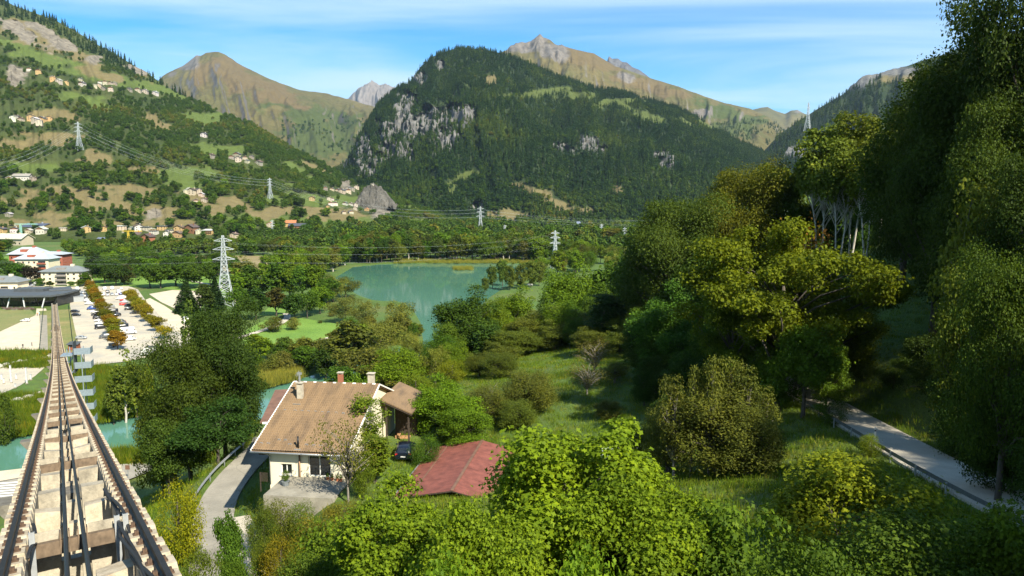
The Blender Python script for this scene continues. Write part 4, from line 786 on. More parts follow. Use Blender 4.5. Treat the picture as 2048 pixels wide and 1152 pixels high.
q = np.concatenate([on_ground(505, 600, 742, 792, 900), on_ground(740, 830, 655, 690, 400), on_ground(850, 880, 700, 715, 60), on_ground(790, 1085, 521.5, 526.5, 500, .1), on_ground(908, 944, 536, 541, 90, -.3)]); d_, _ = dpoly(q[:, 0], q[:, 1], RIVER, False); q = q[d_ > 12]
scatter('reeds', q, RNG.uniform(.8, 1.3, len(q)), RNG.uniform(0, 6.28, len(q)), [tuft('reed_tuft', 46, 2.6, M_REED, .8, 1, .06)], 'pale reed bed on the river bank', 'reeds')
q = np.concatenate([on_ground(110, 300, 735, 862, 2600, .05), on_ground(0, 100, 792, 892, 1100, .05), on_ground(100, 420, 905, 925, 500, .4), on_ground(0, 96, 704, 735, 500, .1)]); d_, _ = dpoly(q[:, 0], q[:, 1], RIVER, False); q = q[d_ > 12.5]
scatter('bank_grass', q, RNG.uniform(.8, 1.9, len(q)), RNG.uniform(0, 6.28, len(q)), [tuft('bank_tuft', 40, .8, M_GRASSB, .7, 5, .05), tuft('bank_tuft_tall', 30, 1.3, M_GRASSB, .6, 6, .05)], 'rough tall grass on the river banks', 'grass')
# long grass on the near hillside
N_ = 26000; r_ = 14+150*RNG.random(N_)**0.8; a_ = np.radians(RNG.uniform(-42, 40, N_)); gx_, gy_ = r_*np.sin(a_), r_*np.cos(a_); zz3 = gz(gx_, gy_)
ok = zz3 > 2
for k, r in ROADS.items(): d_, _ = dpoly(gx_, gy_, r['pts'][::3], False); ok &= d_ > r['w']/2+.35
ok &= ~((np.abs(gx_+20) < 6.6) & (gy_ > 67) & (gy_ < 93)); q = np.stack([gx_, gy_, zz3-.03], 1)[ok]
scatter('hill_grass', q, RNG.uniform(.5, 1.25, len(q)), RNG.uniform(0, 6.28, len(q)), [tuft('grass_tuft', 40, .55, M_GRASS, .5, 2, .025), tuft('grass_tuft_low', 34, .38, M_GRASS, .6, 3, .03)], 'long meadow grass on the near hillside', 'grass')
# ------------------------------------------------------------------ valley trees
LOTROW1 = [(236, 700), (229, 683), (224, 668), (218, 655), (212, 643), (207, 633), (202, 624), (198, 616), (194, 609), (190, 602), (187, 596), (184, 590), (181, 586)]
LOTROW2 = [(329, 678), (314, 663), (303, 653), (294, 644), (287, 636), (281, 629), (276, 622), (271, 616), (267, 610), (263, 604), (259, 598)]
def vt(px, py, h, w, key, col, label, name, group=None, cat='tree', D=None):
    p = G(px, py); return tree(key, name, p[0], p[1], 0.0, h, w, col, label, cat, group)
for k, (a, b) in enumerate(LOTROW1): vt(a, b, random.uniform(6, 8.6), random.uniform(5.6, 8), 'f_round0' if k % 2 else 'f_round3', jit([(0.190, 0.115, 0.020), (0.100, 0.115, 0.018), (0.130, 0.120, 0.018)][k % 3 if k else 0], .12), 'small autumn tinted tree in the row between parked cars', 'car_park_tree', 'first row of car park trees')
for k, (a, b) in enumerate(LOTROW2): vt(a, b, random.uniform(5.6, 8.4), random.uniform(5.8, 8.2), 'f_round0' if k % 2 else 'f_wide1', jit([(0.230, 0.190, 0.015), (0.140, 0.120, 0.020), (0.150, 0.140, 0.018)][0 if k == 0 else 1+k % 2], .12), 'yellowing tree in the row beside the gravel road', 'car_park_tree', 'second row of car park trees')
vt(374, 626, 16, 12, 'f_spruce', (0.030, 0.060, 0.030), 'full spruce standing beside the gravel clearing', 'spruce_tree'); vt(411, 628, 15, 10, 'f_tall2', (0.040, 0.062, 0.022), 'dark conical tree beside the lattice pylon', 'broadleaf_tree'); vt(432, 622, 18, 9, 'f_spruce', CF, 'dark spruce behind the lattice pylon', 'spruce_tree')
for k, (a, b, h, w, kk, c) in enumerate([(512, 640, 15, 11, 'f_tall2', DK), (553, 632, 14, 11, 'f_tall2', (0.060, 0.060, 0.022)), (545, 664, 7, 10, 'f_shrub4', OL), (480, 640, 16, 12, 'f_round0', MD), (590, 640, 13, 12, 'f_round3', DK), (615, 636, 14, 13, 'f_wide1', MD), (640, 628, 15, 12, 'f_round0', LG), (585, 660, 6, 7, 'f_shrub4', PW), (470, 605, 19, 14, 'f_white', LG), (500, 600, 20, 13, 'f_tall2', MD), (525, 595, 20, 14, 'f_white', LG), (555, 600, 21, 13, 'f_tall2', MD), (580, 600, 20, 15, 'f_round0', LG), (605, 600, 20, 14, 'f_round3', MD), (630, 600, 20, 14, 'f_tall2', LG), (655, 610, 16, 13, 'f_round0', MD), (490, 570, 20, 16, 'f_white', PW), (540, 570, 21, 15, 'f_round3', LG), (600, 572, 21, 16, 'f_round0', LG), (560, 555, 20, 15, 'f_tall2', LG)]):
    vt(a, b, h, w, kk, jit(c, .12), ['leafy park tree standing beside the pale footpath', 'leafy tree in the grove behind the park lawn'][k > 7], 'park_tree', ['park trees by the footpath', 'grove behind the park lawn'][k > 7])
for k, (a, b, h, w, kk, c) in enumerate([(210, 566, 17, 22, 'f_round0', DK), (232, 572, 15, 20, 'f_wide1', DK), (250, 570, 15, 14, 'f_shrub4', (0.05, 0.06, 0.03)), (300, 575, 17, 20, 'f_wide1', MD), (322, 577, 16, 18, 'f_round3', MD), (352, 572, 17, 15, 'f_tall2', DK), (376, 574, 17, 18, 'f_round0', MD), (400, 577, 18, 22, 'f_wide1', MD), (420, 572, 16, 14, 'f_round3', DK), (268, 548, 14, 14, 'f_round0', DK), (200, 548, 14, 14, 'f_round3', MD), (340, 555, 15, 14, 'f_round0', DK)]):
    vt(a, b, h, w, kk, jit(c, .12), 'big dark round tree on the grass behind the car park', 'park_tree', 'big trees behind the car park')
vt(62, 567, 12, 12, 'f_round3', (0.022, 0.018, 0.022), 'dark purple-leaved tree in front of the red block', 'copper_beech')
for k, (a, b, h, w) in enumerate([(-20, 570, 15, 12), (18, 556, 14, 12), (30, 563, 13, 12), (42, 565, 14, 12), (-50, 575, 16, 14), (-5, 548, 18, 14), (172, 572, 9, 8), (80, 573, 6, 6), (100, 574, 4, 5), (142, 574, 4, 5), (160, 574, 5, 5)]):
    vt(a, b, h, w, 'f_round0' if k % 2 else 'f_tall2', jit(MD, .25), 'garden tree growing around the apartment blocks', 'garden_tree', 'trees around the apartment blocks')
def blocked(p):
    x, y = p[:, 0], p[:, 1]; b = inpoly(x, y, LAKE)|(dpoly(x, y, LAKE)[0] < 7)
    for pl in NOGO: b |= inpoly(x, y, pl)
    return b
NOGO = [[G(a, b)[:2] for a, b in pl] for pl in ([(285, 517), (420, 512), (540, 513), (600, 522), (600, 545), (480, 548), (330, 532)], [(-40, 582), (0, 505), (130, 500), (180, 560), (200, 600)], [(-20, 530), (-20, 510), (26, 510), (26, 530)])]
def belt(n, x0, x1, y0, y1, hmin, hmax, cols, keys, name, label, group, wf=(.75, 1.05)):
    a = RNG.uniform(x0, x1, n*2); d0, d1 = 56*FPX/(y1-400), 56*FPX/(y0-400); d = RNG.uniform(d0, d1, n*2); p = np.stack([(a-1024)/FPX*d*1.0, d, 0*d], 1)
    p = p[~blocked(p)][:n]; z = gz(p[:, 0], p[:, 1])
    for i in range(len(p)):
        h = random.uniform(hmin, hmax); tree(random.choice(keys), name, p[i, 0], p[i, 1], z[i], h, h*random.uniform(*wf), jit(random.choice(cols), .2), label, 'tree', group)
    return p
GR = [MD, MD, DK, LG, OL, (0.075, 0.110, 0.028), (0.110, 0.125, 0.030), (0.060, 0.085, 0.035)]
belt(110, 690, 1090, 512, 526, 17, 26, GR, ['f_round0', 'f_wide1', 'f_tall2', 'f_round3', 'f_white'], 'lakeside_tree', 'broadleaf tree in the belt on the far lake shore', 'trees on the far lake shore', (.55, .85))
belt(34, 560, 700, 530, 553, 15, 20, [LG, MD, PW, OL], ['f_white', 'f_round0', 'f_tall2'], 'lakeside_tree', 'pale-stemmed tree between the marsh and the lake', 'trees between marsh and lake', (.55, .8))
belt(60, 1080, 1300, 500, 560, 14, 20, [MD, LG, OL, PW], ['f_round0', 'f_wide1', 'f_tall2', 'f_willow'], 'lakeside_tree', 'broadleaf tree beside the lake road', 'trees beside the lake road', (.6, .85))
for a, b, h in [(985, 575, 15), (1005, 570, 18), (1020, 580, 17), (1042, 578, 18), (1062, 575, 19), (1078, 572, 18), (970, 585, 10)]:
    vt(a, b, h, h*.5, 'f_full', jit((0.075, 0.105, 0.035), .15), 'slim poplar on the near lake shore', 'poplar_tree', 'poplars on the near lake shore')
belt(110, 130, 700, 497, 512, 12, 17, GR, ['f_round0', 'f_wide1', 'f_tall2', 'f_round3', 'v_round0', 'v_spruce'], 'valley_tree', 'broadleaf tree in the wood behind the marsh', 'wood behind the marsh', (.6, .9))
belt(25, -60, 140, 500, 522, 12, 16, GR, ['f_round0', 'f_wide1', 'f_tall2'], 'valley_tree', 'broadleaf tree behind the red apartment block', 'trees behind the red apartment block', (.6, .9))
belt(70, 170, 480, 520, 558, 12, 18, [MD, DK, LG], ['f_round0', 'f_wide1', 'f_tall2', 'f_round3'], 'valley_tree', 'broadleaf tree in the wood between car park and marsh', 'wood between car park and marsh', (.6, .9))
belt(80, 690, 1300, 481, 511, 18, 26, GR, ['v_round0', 'v_wide1', 'v_tall2', 'v_round3', 'f_tall2'], 'valley_tree', 'broadleaf tree in the deep wood beyond the lake', 'deep wood beyond the lake', (.55, .8))
# the rest of the valley wood reads as one mass
STB = [stuffproto('broad%d' % k, kd, 420, 1.5, 200+k, M_FOREST) for k, kd in enumerate(['round', 'wide', 'tall', 'round'])]
SC_ = [stuffproto('conifer%d' % k, 'spruce', 130, 2.6, 220+k, M_CONIF) for k in range(3)]
a = RNG.uniform(-150, 1500, 5200); d = RNG.uniform(700, 1800, 5200); p = np.stack([(a-1024)/FPX*d, d, 0*d], 1)
p = p[~blocked(p)]; px_, py_, _ = proj(p); keep = ~((px_ < 660) & (p[:, 1] > 985)) & ~((px_ < 480) & (p[:, 1] > 800)) & ~((p[:, 1] > 1500) & (fbm(p[:, 0]/140, p[:, 1]/140, 4, 3) > .05))
keep &= clear_of_houses(px_, py_-0, 10, 22); p = p[keep]; p[:, 2] = gz(p[:, 0], p[:, 1])-.3; s = RNG.uniform(1.1, 1.9, len(p))*np.where(px_[keep] < 640, .75, 1.0)
scatter('valley_wood', p, s*.85, RNG.uniform(0, 6.28, len(p)), STB+SC_[:1], 'mass of valley woodland behind the lake', 'woodland', zs=1.15)
def surfpts(name, n, dens, seed=5):
    s_ = SURF[name]; V = s_['V']; nt, nu = V.shape[:2]; rng = np.random.default_rng(seed); u = rng.random(n)*(nu-1.001); v = rng.random(n)*(nt-1.001)
    i, j = v.astype(int), u.astype(int); fv, fu = (v-i)[:, None], (u-j)[:, None]
    q = (V[i, j]*(1-fu)+V[i, j+1]*fu)*(1-fv)+(V[i+1, j]*(1-fu)+V[i+1, j+1]*fu)*fv; k = rng.random(n) < dens(s_['px'][i, j], s_['py'][i, j], s_['md'][i, j], s_['dr'][i, j], s_['rk'][i, j], v/nt)
    return q[k], s_['px'][i, j][k], s_['py'][i, j][k]
q, _, _ = surfpts('forest_mountain', 52000, lambda x, y, m, d, r, t: np.clip(1-0.97*m-0.98*d-0.80*r, 0, 1)*(0.55+0.6*vnoise(x/24, y/14, 3)), 6)
s = RNG.uniform(.6, 1.5, len(q)); scatter('mountain_conifers', q-np.array([0, 0, 1]), s, RNG.uniform(0, 6.28, len(q)), SC_, 'dense conifer forest covering the central mountain', 'forest', zs=1.35)
q, _, _ = surfpts('forest_mountain', 16000, lambda x, y, m, d, r, t: np.clip(1-.9*m-.9*d-r, 0, 1)*np.clip(np.clip((y-330)/90, 0.0, .8)+np.clip(fbm(x/40, y/22, 31, 4)*1.6-.1, 0, .5), 0.03, 1), 16)
scatter('mountain_broadleaf', q-1, RNG.uniform(.7, 1.3, len(q)), RNG.uniform(0, 6.28, len(q)), STB[:2], 'broadleaf wood at the foot of the central mountain', 'forest')
q, _, _ = surfpts('right_dark_mountain', 9000, lambda x, y, m, d, r, t: np.clip(1-d-r, 0, 1)*.9*(t < .93), 7); scatter('right_mountain_conifers', q, RNG.uniform(1.0, 2.0, len(q)), RNG.uniform(0, 6.28, len(q)), SC_, 'conifer forest on the dark right mountain', 'forest', zs=1.3)
q, _, _ = surfpts('brown_peak', 3600, lambda x, y, m, d, r, t: ((y > 232+14*vnoise(x/30, x*0, 2)) & (x > 560))*np.clip(fbm(x/14, y/9, 8, 3)*3+.4, 0, 1), 8); scatter('pass_trees', q, RNG.uniform(1.0, 2.0, len(q)), RNG.uniform(0, 6.28, len(q)), STB[:2]+SC_[:1], 'scattered trees on the slope below the brown peak', 'woodland')
q, _, _ = surfpts('crag_ridge', 5000, lambda x, y, m, d, r, t: ((y > 240) & (x > 1380))*np.clip(fbm(x/24, y/12, 8, 3)*3+.6, 0, 1), 9); scatter('ridge_conifers', q, RNG.uniform(1.0, 2.0, len(q)), RNG.uniform(0, 6.28, len(q)), SC_, 'conifers in the gully below the alpine ridge', 'forest')
# left hillside: conifers on the crest, broadleaf hedges lower down
crest = lambda x, y: y < np.interp(x, [-400, 0, 60, 150, 250, 330, 420, 520], [-80, 40, 62, 98, 140, 178, 215, 255])
q, _, _ = surfpts('left_hillside', 14000, lambda x, y, m, d, r, t: crest(x, y)*np.clip(1-d-r*.8, 0, 1)*.85, 10); scatter('hillside_conifers', q, RNG.uniform(.9, 1.7, len(q)), RNG.uniform(0, 6.28, len(q)), SC_, 'dark conifer forest along the hillside crest', 'forest', zs=1.3)
def hdens(x, y, m, d, r, t): return (~crest(x, y))*np.clip(1-0.985*m-0.93*d-.95*r, 0.0, 1)*np.clip(0.62+1.2*np.clip((x-150)/350, 0, .45)*(y < 430)+1.7*fbm(x/24, y/11, 12, 4), .05, 1)
q, qx, qy = surfpts('left_hillside', 23000, hdens, 11); k_ = clear_of_houses(qx, qy); q, qx, qy = q[k_], qx[k_], qy[k_]; s = RNG.uniform(.55, 1.2, len(q))*(1+.15*fbm(qx/60, qy/60, 2, 2))
near_ = np.argsort(-(s/q[:, 1])*(qx > -20)*(qy < 470))[:260]; mask = np.zeros(len(q), bool); mask[near_] = True
scatter('hillside_wood', q[~mask]-.5, s[~mask], RNG.uniform(0, 6.28, (~mask).sum()), STB, 'broadleaf hedges and copses on the left hillside', 'woodland')
for i in np.where(mask)[0]:
    tree(random.choice(['v_round0', 'v_wide1', 'v_round3', 'v_tall2']), 'hillside_tree', q[i, 0], q[i, 1], q[i, 2]-.4, 12*s[i]*1.15, 11*s[i], jit(random.choice([MD, MD, DK, LG]), .2), 'broadleaf tree in a hedge on the left hillside', 'tree', 'trees on the left hillside')
# wood on the right-hand slope, in view and behind the camera's right shoulder (it shades the bank)
HEROXY = np.array(NEARLINE)
def slopewood(n, x0, x1, y0, y1, hmin, hmax, keys, label, group, cond=None, col=(0.036, 0.064, 0.018), sep=4.5):
    done = []
    for _ in range(n*6):
        if len(done) >= n: break
        x, y = random.uniform(x0, x1), random.uniform(y0, y1)
        if cond and not cond(x, y): continue
        if min(dpoly(np.array([x]), np.array([y]), r['pts'][::4], False)[0][0]-r['w']/2 for r in ROADS.values()) < 3: continue
        if any((x-a)**2+(y-b)**2 < sep**2 for a, b in done): continue
        h = random.uniform(hmin, hmax); z = gz1(x, y); done.append((x, y))
        tree(random.choice(keys), 'forest_tree', x, y, z-.3, h, h*random.uniform(.5, .75), jit(col, .2), label, 'tree', group)
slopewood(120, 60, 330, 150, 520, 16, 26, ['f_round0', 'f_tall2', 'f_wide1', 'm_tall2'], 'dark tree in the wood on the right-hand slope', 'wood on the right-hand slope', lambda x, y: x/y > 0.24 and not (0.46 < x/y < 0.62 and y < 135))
slopewood(20, 66, 130, 62, 130, 18, 28, ['m_full', 'm_tall2', 'm_full2', 'm_round3'], 'tall tree in the dark forest at the right edge', 'forest at the right edge', lambda x, y: x/y > 0.66)
slopewood(16, 36, 85, -35, 12, 18, 26, ['m_round0', 'm_tall2', 'm_wide1', 'm_round3'], 'tall tree on the slope beside the track', 'forest beside the track', lambda x, y: x > 30 and x/(abs(y)+.1) > (0.9 if y > 0 else 0))
# ------------------------------------------------------------------ funicular viaduct
def concrete(name, a, b, stain):
    t = NT(name); o = t.world(); n1_ = t.noise(o, 1.6, 7, 0.7); n2_ = t.noise(o, 14, 5, 0.7); n3 = t.noise(t.world((1.5, 1.5, .4)), 1.1, 5, 0.6)
    c = t.ramp(n1_, [(0.3, a), (0.68, b)]); c = t.mix(t.ramp(n3, [(0.52, 0.0), (0.72, 0.7)]), c, stain); pit = t.n('ShaderNodeTexVoronoi', Vector=o, Scale=9.0).outputs['Distance']
    c = t.mix(t.ramp(pit, [(0.05, .6), (0.12, 0.0)]), c, tuple(x*.45 for x in a)); t.base(t.mix(1.0, c, t.ramp(n2_, [(0.3, .82), (0.7, 1.15)]), 'MULTIPLY')); t.b.inputs['Roughness'].default_value = .92; t.bump(t.math('ADD', n2_, n1_), .5, .03); MATS[name] = t.m; return t.m
M_CONC = concrete('weathered_concrete', (0.20, 0.18, 0.14), (0.46, 0.41, 0.31), (0.13, 0.11, 0.08)); M_CONCP = concrete('pale_concrete', (0.32, 0.27, 0.19), (0.55, 0.48, 0.36), (0.20, 0.14, 0.08))
M_CONC_SHADE = concrete('painted_shade_concrete', (0.09, 0.085, 0.07), (0.22, 0.20, 0.16), (0.06, 0.05, 0.04)); M_RUST = simple('rusty_steel', (0.10, 0.062, 0.040), .85, .2, .5, 9, .3); M_RAIL = simple('dark_rail_steel', (0.030, 0.026, 0.024), .5, .55, .3, 6); M_CABLE = simple('greased_cable', (0.016, 0.016, 0.016), .5, .2, .3, 20); M_CHAN = simple('brown_channel_steel', (0.16, 0.115, 0.075), .7, .35, .4, 5, .2); M_GALV = simple('galvanised_steel', (0.42, 0.44, 0.45), .45, .6, .15, 6); M_RUBBER = simple('black_rubber', (0.012, 0.012, 0.012), .7, 0, .2)  # bracket concrete: darker copy, the shade on the caps put into its colour
TU = np.array([-0.5345, 0.8451]); TN = np.array([0.8451, 0.5345]); TB = np.array([0.10, 0.0]); TK = 0.69
TZ = [(-25, 56.9), (0, 52.6), (12.7, 50.3), (31.5, 46.6), (62, 41.0), (92.8, 35.8), (139, 28.6), (195, 21.2), (249, 15.3), (309, 10.0), (374, 5.6), (446, 2.6), (470, 2.1)]
_tc = np.polyfit([a for a, b in TZ], [b for a, b in TZ], 4)
def tz(r): return np.polyval(_tc, r)
def tp(r, off, h): q = TB+TU*r+TN*off*TK; return np.array([q[0], q[1], tz(r)+h])
RS = np.concatenate([np.arange(-22, 60, 2.0), np.arange(60, 150, 4), np.arange(150, 447, 9.0), [446]])
def sweep(prof, rs=RS, closed=True):
    mb = MB(); n = len(prof); V = [tp(r, a, b) for r in rs for a, b in prof]; F_ = []
    for i in range(len(rs)-1):
        for k in range(n if closed else n-1): F_.append((i*n+k, i*n+(k+1) % n, (i+1)*n+(k+1) % n, (i+1)*n+k))
    F_ += [tuple(range(n))[::-1], tuple(range((len(rs)-1)*n, len(rs)*n))]; return mb.add(V, F_)
VIA = thing('funicular_viaduct', 'long pale concrete funicular track beam descending to the valley station', 'viaduct', (0, 0, 0))
VIA.location = tuple(tp(0, 0, -9)); INV = -Vector(tp(0, 0, -9))
def vpart(name, mb, mat, par=None, smooth_=False, label=None):
    o = mb.build(name, mat, par or VIA, smooth_)
    if par is None: o.location = INV
    if label: o['label'] = label
    return o
def frame(r, off, h):
    sl = (tz(r+.5)-tz(r-.5)); p = tp(r, off, h); return Matrix.Translation(p) @ Matrix(((TN[0], TU[0], 0, 0), (TN[1], TU[1], 0, 0), (0, 0, 1, 0), (0, 0, 0, 1))) @ Matrix.Rotation(math.atan(sl), 4, 'X') @ Matrix.Diagonal((TK, 1, 1, 1))
def vpiece(name, me, r, off, h, par=None):
    o = link(name, me, par or VIA); o.matrix_basis = Matrix.Translation(INV) @ frame(r, off, h); return o
for s_ in (-1, 1):
    a, b = (1.18*s_, 1.92*s_); vpart('side_wall', sweep([(a, -1.45), (b, -1.25), (b, -.06), (a, -.06)]), M_CONC)
vpart('trough_floor', sweep([(-1.16, -1.6), (1.16, -1.6), (1.16, -1.32), (-1.16, -1.32)]), M_CONC)
rp = [(-.085, .10), (.085, .10), (.085, .13), (.022, .15), (.022, .24), (.06, .26), (.06, .33), (-.06, .33), (-.06, .26), (-.022, .24), (-.022, .15), (-.085, .13)]
for s_ in (-1, 1): vpart('rail', sweep([(1.55*s_+a, b) for a, b in rp]), M_RAIL)
random.seed(3)
blocks = []
for k in range(5):
    mb = MB(); th = .30+.05*random.random(); d1 = random.uniform(-.06, .06); d2 = random.uniform(-.06, .06)
    mb.hexa([(-1.17, -th, -1.4), (-.42, -th+.02, -1.4), (-.42, th, -1.4), (-1.17, th, -1.4), (-1.17, -th+.03, -.14+d1), (-.42, -th, -.14+d2), (-.42, th-.03, -.14+d2), (-1.17, th, -.14+d1)])
    mb.hexa([(.34, -th, -1.4), (1.17, -th, -1.4), (1.17, th, -1.4), (.34, th, -1.4), (.34, -th, -.14+d2), (1.17, -th+.03, -.14+d1), (1.17, th, -.14+d1), (.34, th-.03, -.14+d2)])
    mb.hexa([(-.42, -th+.12, -1.4), (.34, -th+.12, -1.4), (.34, th-.1, -1.4), (-.42, th-.1, -1.4), (-.42, -th+.12, -.52), (.34, -th+.12, -.52), (.34, th-.1, -.52), (-.42, th-.1, -.52)])
    for xx in (-.24, .10): mb.box(xx, xx+.06, -th+.055, -th+.118, -1.3, -.3)
    blocks.append(mb.mesh('cross_wall', M_CONCP if k % 2 else M_CONC))
r = -6.2; kk = 0; far_mb = MB()
while r < 440:
    me = blocks[kk % 5]
    if r < 150: vpiece('cross_wall', me, r, 0, 0)
    else:
        M = frame(r, 0, 0); far_mb.add([M @ v.co for v in me.vertices], [tuple(p.vertices) for p in me.polygons])
    r += 3.35+(.3 if kk % 2 else -.25); kk += 1
o = vpart('far_cross_walls', far_mb, M_CONC); o['kind'] = 'stuff'
cm_ = MB(); cm_.box(-1.32, 1.32, -.10, .10, -.03, 0.0); cm_.box(-1.32, 1.32, -.10, -.085, -.26, -.03); cm_.box(-1.32, 1.32, .085, .10, -.26, -.03); cm_ = cm_.mesh('steel_crossbeam', M_CHAN)
upl = MB().box(-1.2, -.38, .16, .19, -.02, .17).mesh('guard_plate', M_CONC); upr = MB().box(.30, 1.2, .16, .19, -.02, .17).mesh('guard_plate', M_CONC)
rls = [MB().box(x, x+.035, -.16, .16, -.25, .16).mesh('roller_bracket', M_CHAN) for x in (-.42, -.20, .02, .24)]
pm_ = MB(); pm_.box(-.07, .07, -.05, -.02, -1.0, .24); pm_.box(-.07, -.05, -.02, .06, -1.0, .24); pm_.box(.05, .07, -.02, .06, -1.0, .24); pm_ = pm_.mesh('cable_post', M_GALV)
r = 16.3; kk = 0; far_mb = MB()
while r < 440:
    if r < 170:
        b = vpiece('steel_crossbeam', cm_, r, 0, .06)
        link('guard_plate', upl, b); link('guard_plate', upr, b)
        [link('roller_bracket', q_, b) for q_ in rls]
        if r < 17:
            for x in (-1.06, 1.02, 1.24): vpiece('cable_post', pm_, r-.16, x, .1)
    else:
        M = frame(r, 0, .1); far_mb.add([M @ v.co for v in cm_.vertices], [tuple(p.vertices) for p in cm_.polygons])
    r += 12.2 if kk == 0 else (9.0 if r < 40 else 6.6); kk += 1
o = vpart('far_steel_crossbeams', far_mb, M_CHAN); o['kind'] = 'stuff'
pads = []
for k in range(4):
    mb = MB(); j = [random.uniform(-.06, .06) for _ in range(4)]
    mb.hexa([(-.36, -.27+j[0], -.07), (.40+j[1], -.27, -.07), (.40+j[1], .27+j[2], -.07), (-.36, .27, -.07), (-.33, -.25+j[0], .085), (.37+j[1], -.25, .085), (.37+j[1], .25+j[2], .085), (-.33, .25, .085)])
    pads.append(mb.mesh('rail_pad', M_CONCP))
cl_ = MB(); cl_.box(-.24, .24, -.09, .09, .085, .112); cl_.box(-.2, -.1, -.06, .06, .112, .17); cl_.box(.1, .2, -.06, .06, .112, .17); cl_ = cl_.mesh('rail_clip', M_RUST)
r = 5.0; k = 0; fp, fc = MB(), MB()
while r < 320:
    for s_ in (-1, 1):
        if r < 66:
            q = vpiece('rail_pad', pads[(k+(s_ > 0)) % 4], r, 1.55*s_, 0); 
            if s_ < 0: q.matrix_basis = q.matrix_basis @ Matrix.Rotation(math.pi, 4, 'Z')
            link('rail_clip', cl_, q)
        else:
            M = frame(r, 1.55*s_, 0)
            for me, mb in ((pads[k % 4], fp), (cl_, fc)): mb.add([M @ v.co for v in me.vertices], [tuple(p.vertices) for p in me.polygons])
    r += .78 if r < 150 else 2.0; k += 1
o = vpart('far_rail_pads', fp, M_CONCP); o['kind'] = 'stuff'; o = vpart('far_rail_clips', fc, M_RUST); o['kind'] = 'stuff'
for off, ph in ((1.16, 0), (1.10, 1.0), (1.22, 2.1)):
    pts = [tp(q, off+.10*math.sin(q*1.1+ph)+(.0 if q < 16 else -.02), .12+.10*math.sin(q*.9+ph*2)) for q in np.arange(5, 20.5, .35)]+[tp(21, off+.1, -.3), tp(21.6, off, -.9)]
    vpart('black_cable_loop', MB().tube(pts, .035, 6), M_RUBBER, smooth_=True)
for off in (-1.14, -1.10):
    pts = [tp(15+q*3, off+.25*math.sin(q*math.pi)*.5, .12+.08*math.sin(q*9)) for q in np.linspace(0, 1, 14)]; vpart('black_cable_loop', MB().tube(pts, .02, 5), M_RUBBER, smooth_=True)
for q, (r, off) in enumerate([(8.2, 1.32), (9.6, .55)]): vpiece('cable_post', pm_, r, off, .05)
k = 0
for r in [8, 26.5, 45, 63.5, 82, 100.5, 119, 137.5, 158, 180, 205, 235, 270, 310]:
    mb = MB(); mb.hexa([tuple(tp(r+a, b, c)) for a, b, c in [(-.8, -2.1, -1.5), (-.8, 2.1, -1.5), (.8, 2.1, -1.5), (.8, -2.1, -1.5), (-.8, -2.95, -.62), (-.8, 2.1, -.62), (.8, 2.1, -.62), (.8, -2.95, -.62)]])
    br = vpart('bracket', mb, M_CONC_SHADE); zb_ = gz1(*tp(r, 0, 0)[:2])-1; zt = float(tz(r))-1.5
    if zt > zb_+1: mb = MB(); c = tp(r, 0, 0); mb.cbox((c[0], c[1], zb_), 1.6, 1.3, zt-zb_, math.atan2(TN[1], TN[0])); vpart('pier', mb, M_CONC)
for off in (-.27, .15):
    c = MB().tube([tp(r, off+.02*math.sin(r*.02), .26) for r in np.concatenate([np.arange(-20, 60, 4), np.arange(60, 440, 12)])], .040, 8).build('haul_cable', M_CABLE, None, True); tag(c, 'black haulage cable running between the funicular rails', 'cable', 'haulage cables')
# stair tower beside the viaduct
M_STAIR = simple('blue_grey_metal', (0.30, 0.37, 0.42), .5, .5, .15, 4)
p = P(151, 706, 131); gzs = gz1(p[0], p[1]); ST = thing('stair_tower', 'blue-grey metal emergency stair tower beside the viaduct', 'stair tower', (p[0], p[1], gzs), math.radians(20)); hgt = p[2]-gzs
for x, y in ((-1.1, -1.1), (1.1, -1.1), (1.1, 1.1), (-1.1, 1.1)): MB().box(x-.07, x+.07, y-.07, y+.07, 0, hgt+1).build('post', M_STAIR, ST)
n = int(hgt/2.4)
for k in range(1, n+1):
    z = hgt*k/n; MB().box(-.2, 2.6, -1.2, 1.2, z-.12, z).build('landing', M_STAIR, ST)
    mb = MB(); mb.box(2.55, 2.6, -1.2, 1.2, z, z+1.05); mb.box(-.2, 2.55, -1.2, -1.15, z, z+1.05); pr = mb.build('parapet', M_STAIR, ST)
    mb = MB()
    for q in range(9): zz_ = z-hgt/n+hgt/n*q/9; xx = -2.0+2.0*q/9; mb.box(xx, xx+.28, -1.0+(k % 2)*1.05, 0.0+(k % 2)*1.05, zz_, zz_+.06)
    mb.build('stair_flight', M_STAIR, ST)
MB().box(-2.2, -.3, -1.3, 1.3, hgt-.3, hgt-.1).build('gangway', M_STAIR, ST); MB().box(-.15, -.05, -1.3, 1.3, hgt-3.5, hgt+2.2).build('screen', simple('dark_mesh_panel', (0.06, 0.07, 0.08), .6), ST)
# ------------------------------------------------------------------ cream house on the slope
def tilemat(name, a, b, c):
    t = NT(name); o = t.coord('Object'); n1_ = t.noise(t.coord('Object', (.7, .16, .16)), 1.6, 6, .7); n2_ = t.noise(o, .35, 4); n3 = t.noise(o, 12, 3)
    col = t.mix(n2_, a, b); col = t.mix(t.ramp(n1_, [(0.45, 0.0), (0.72, .75)]), col, c); t.base(t.mix(1.0, col, t.ramp(n3, [(0.3, .7), (0.7, 1.2)]), 'MULTIPLY')); t.b.inputs['Roughness'].default_value = .85; MATS[name] = t.m; return t.m
M_TILE = tilemat('worn_clay_tiles', (0.175, 0.115, 0.062), (0.25, 0.165, 0.088), (0.065, 0.046, 0.032)); M_PLAST = simple('cream_plaster', (0.72, 0.66, 0.50), .9, 0, .06, .8, .1); M_WHITE = simple('white_trim', (0.75, 0.74, 0.70), .6, 0, .08, 3)
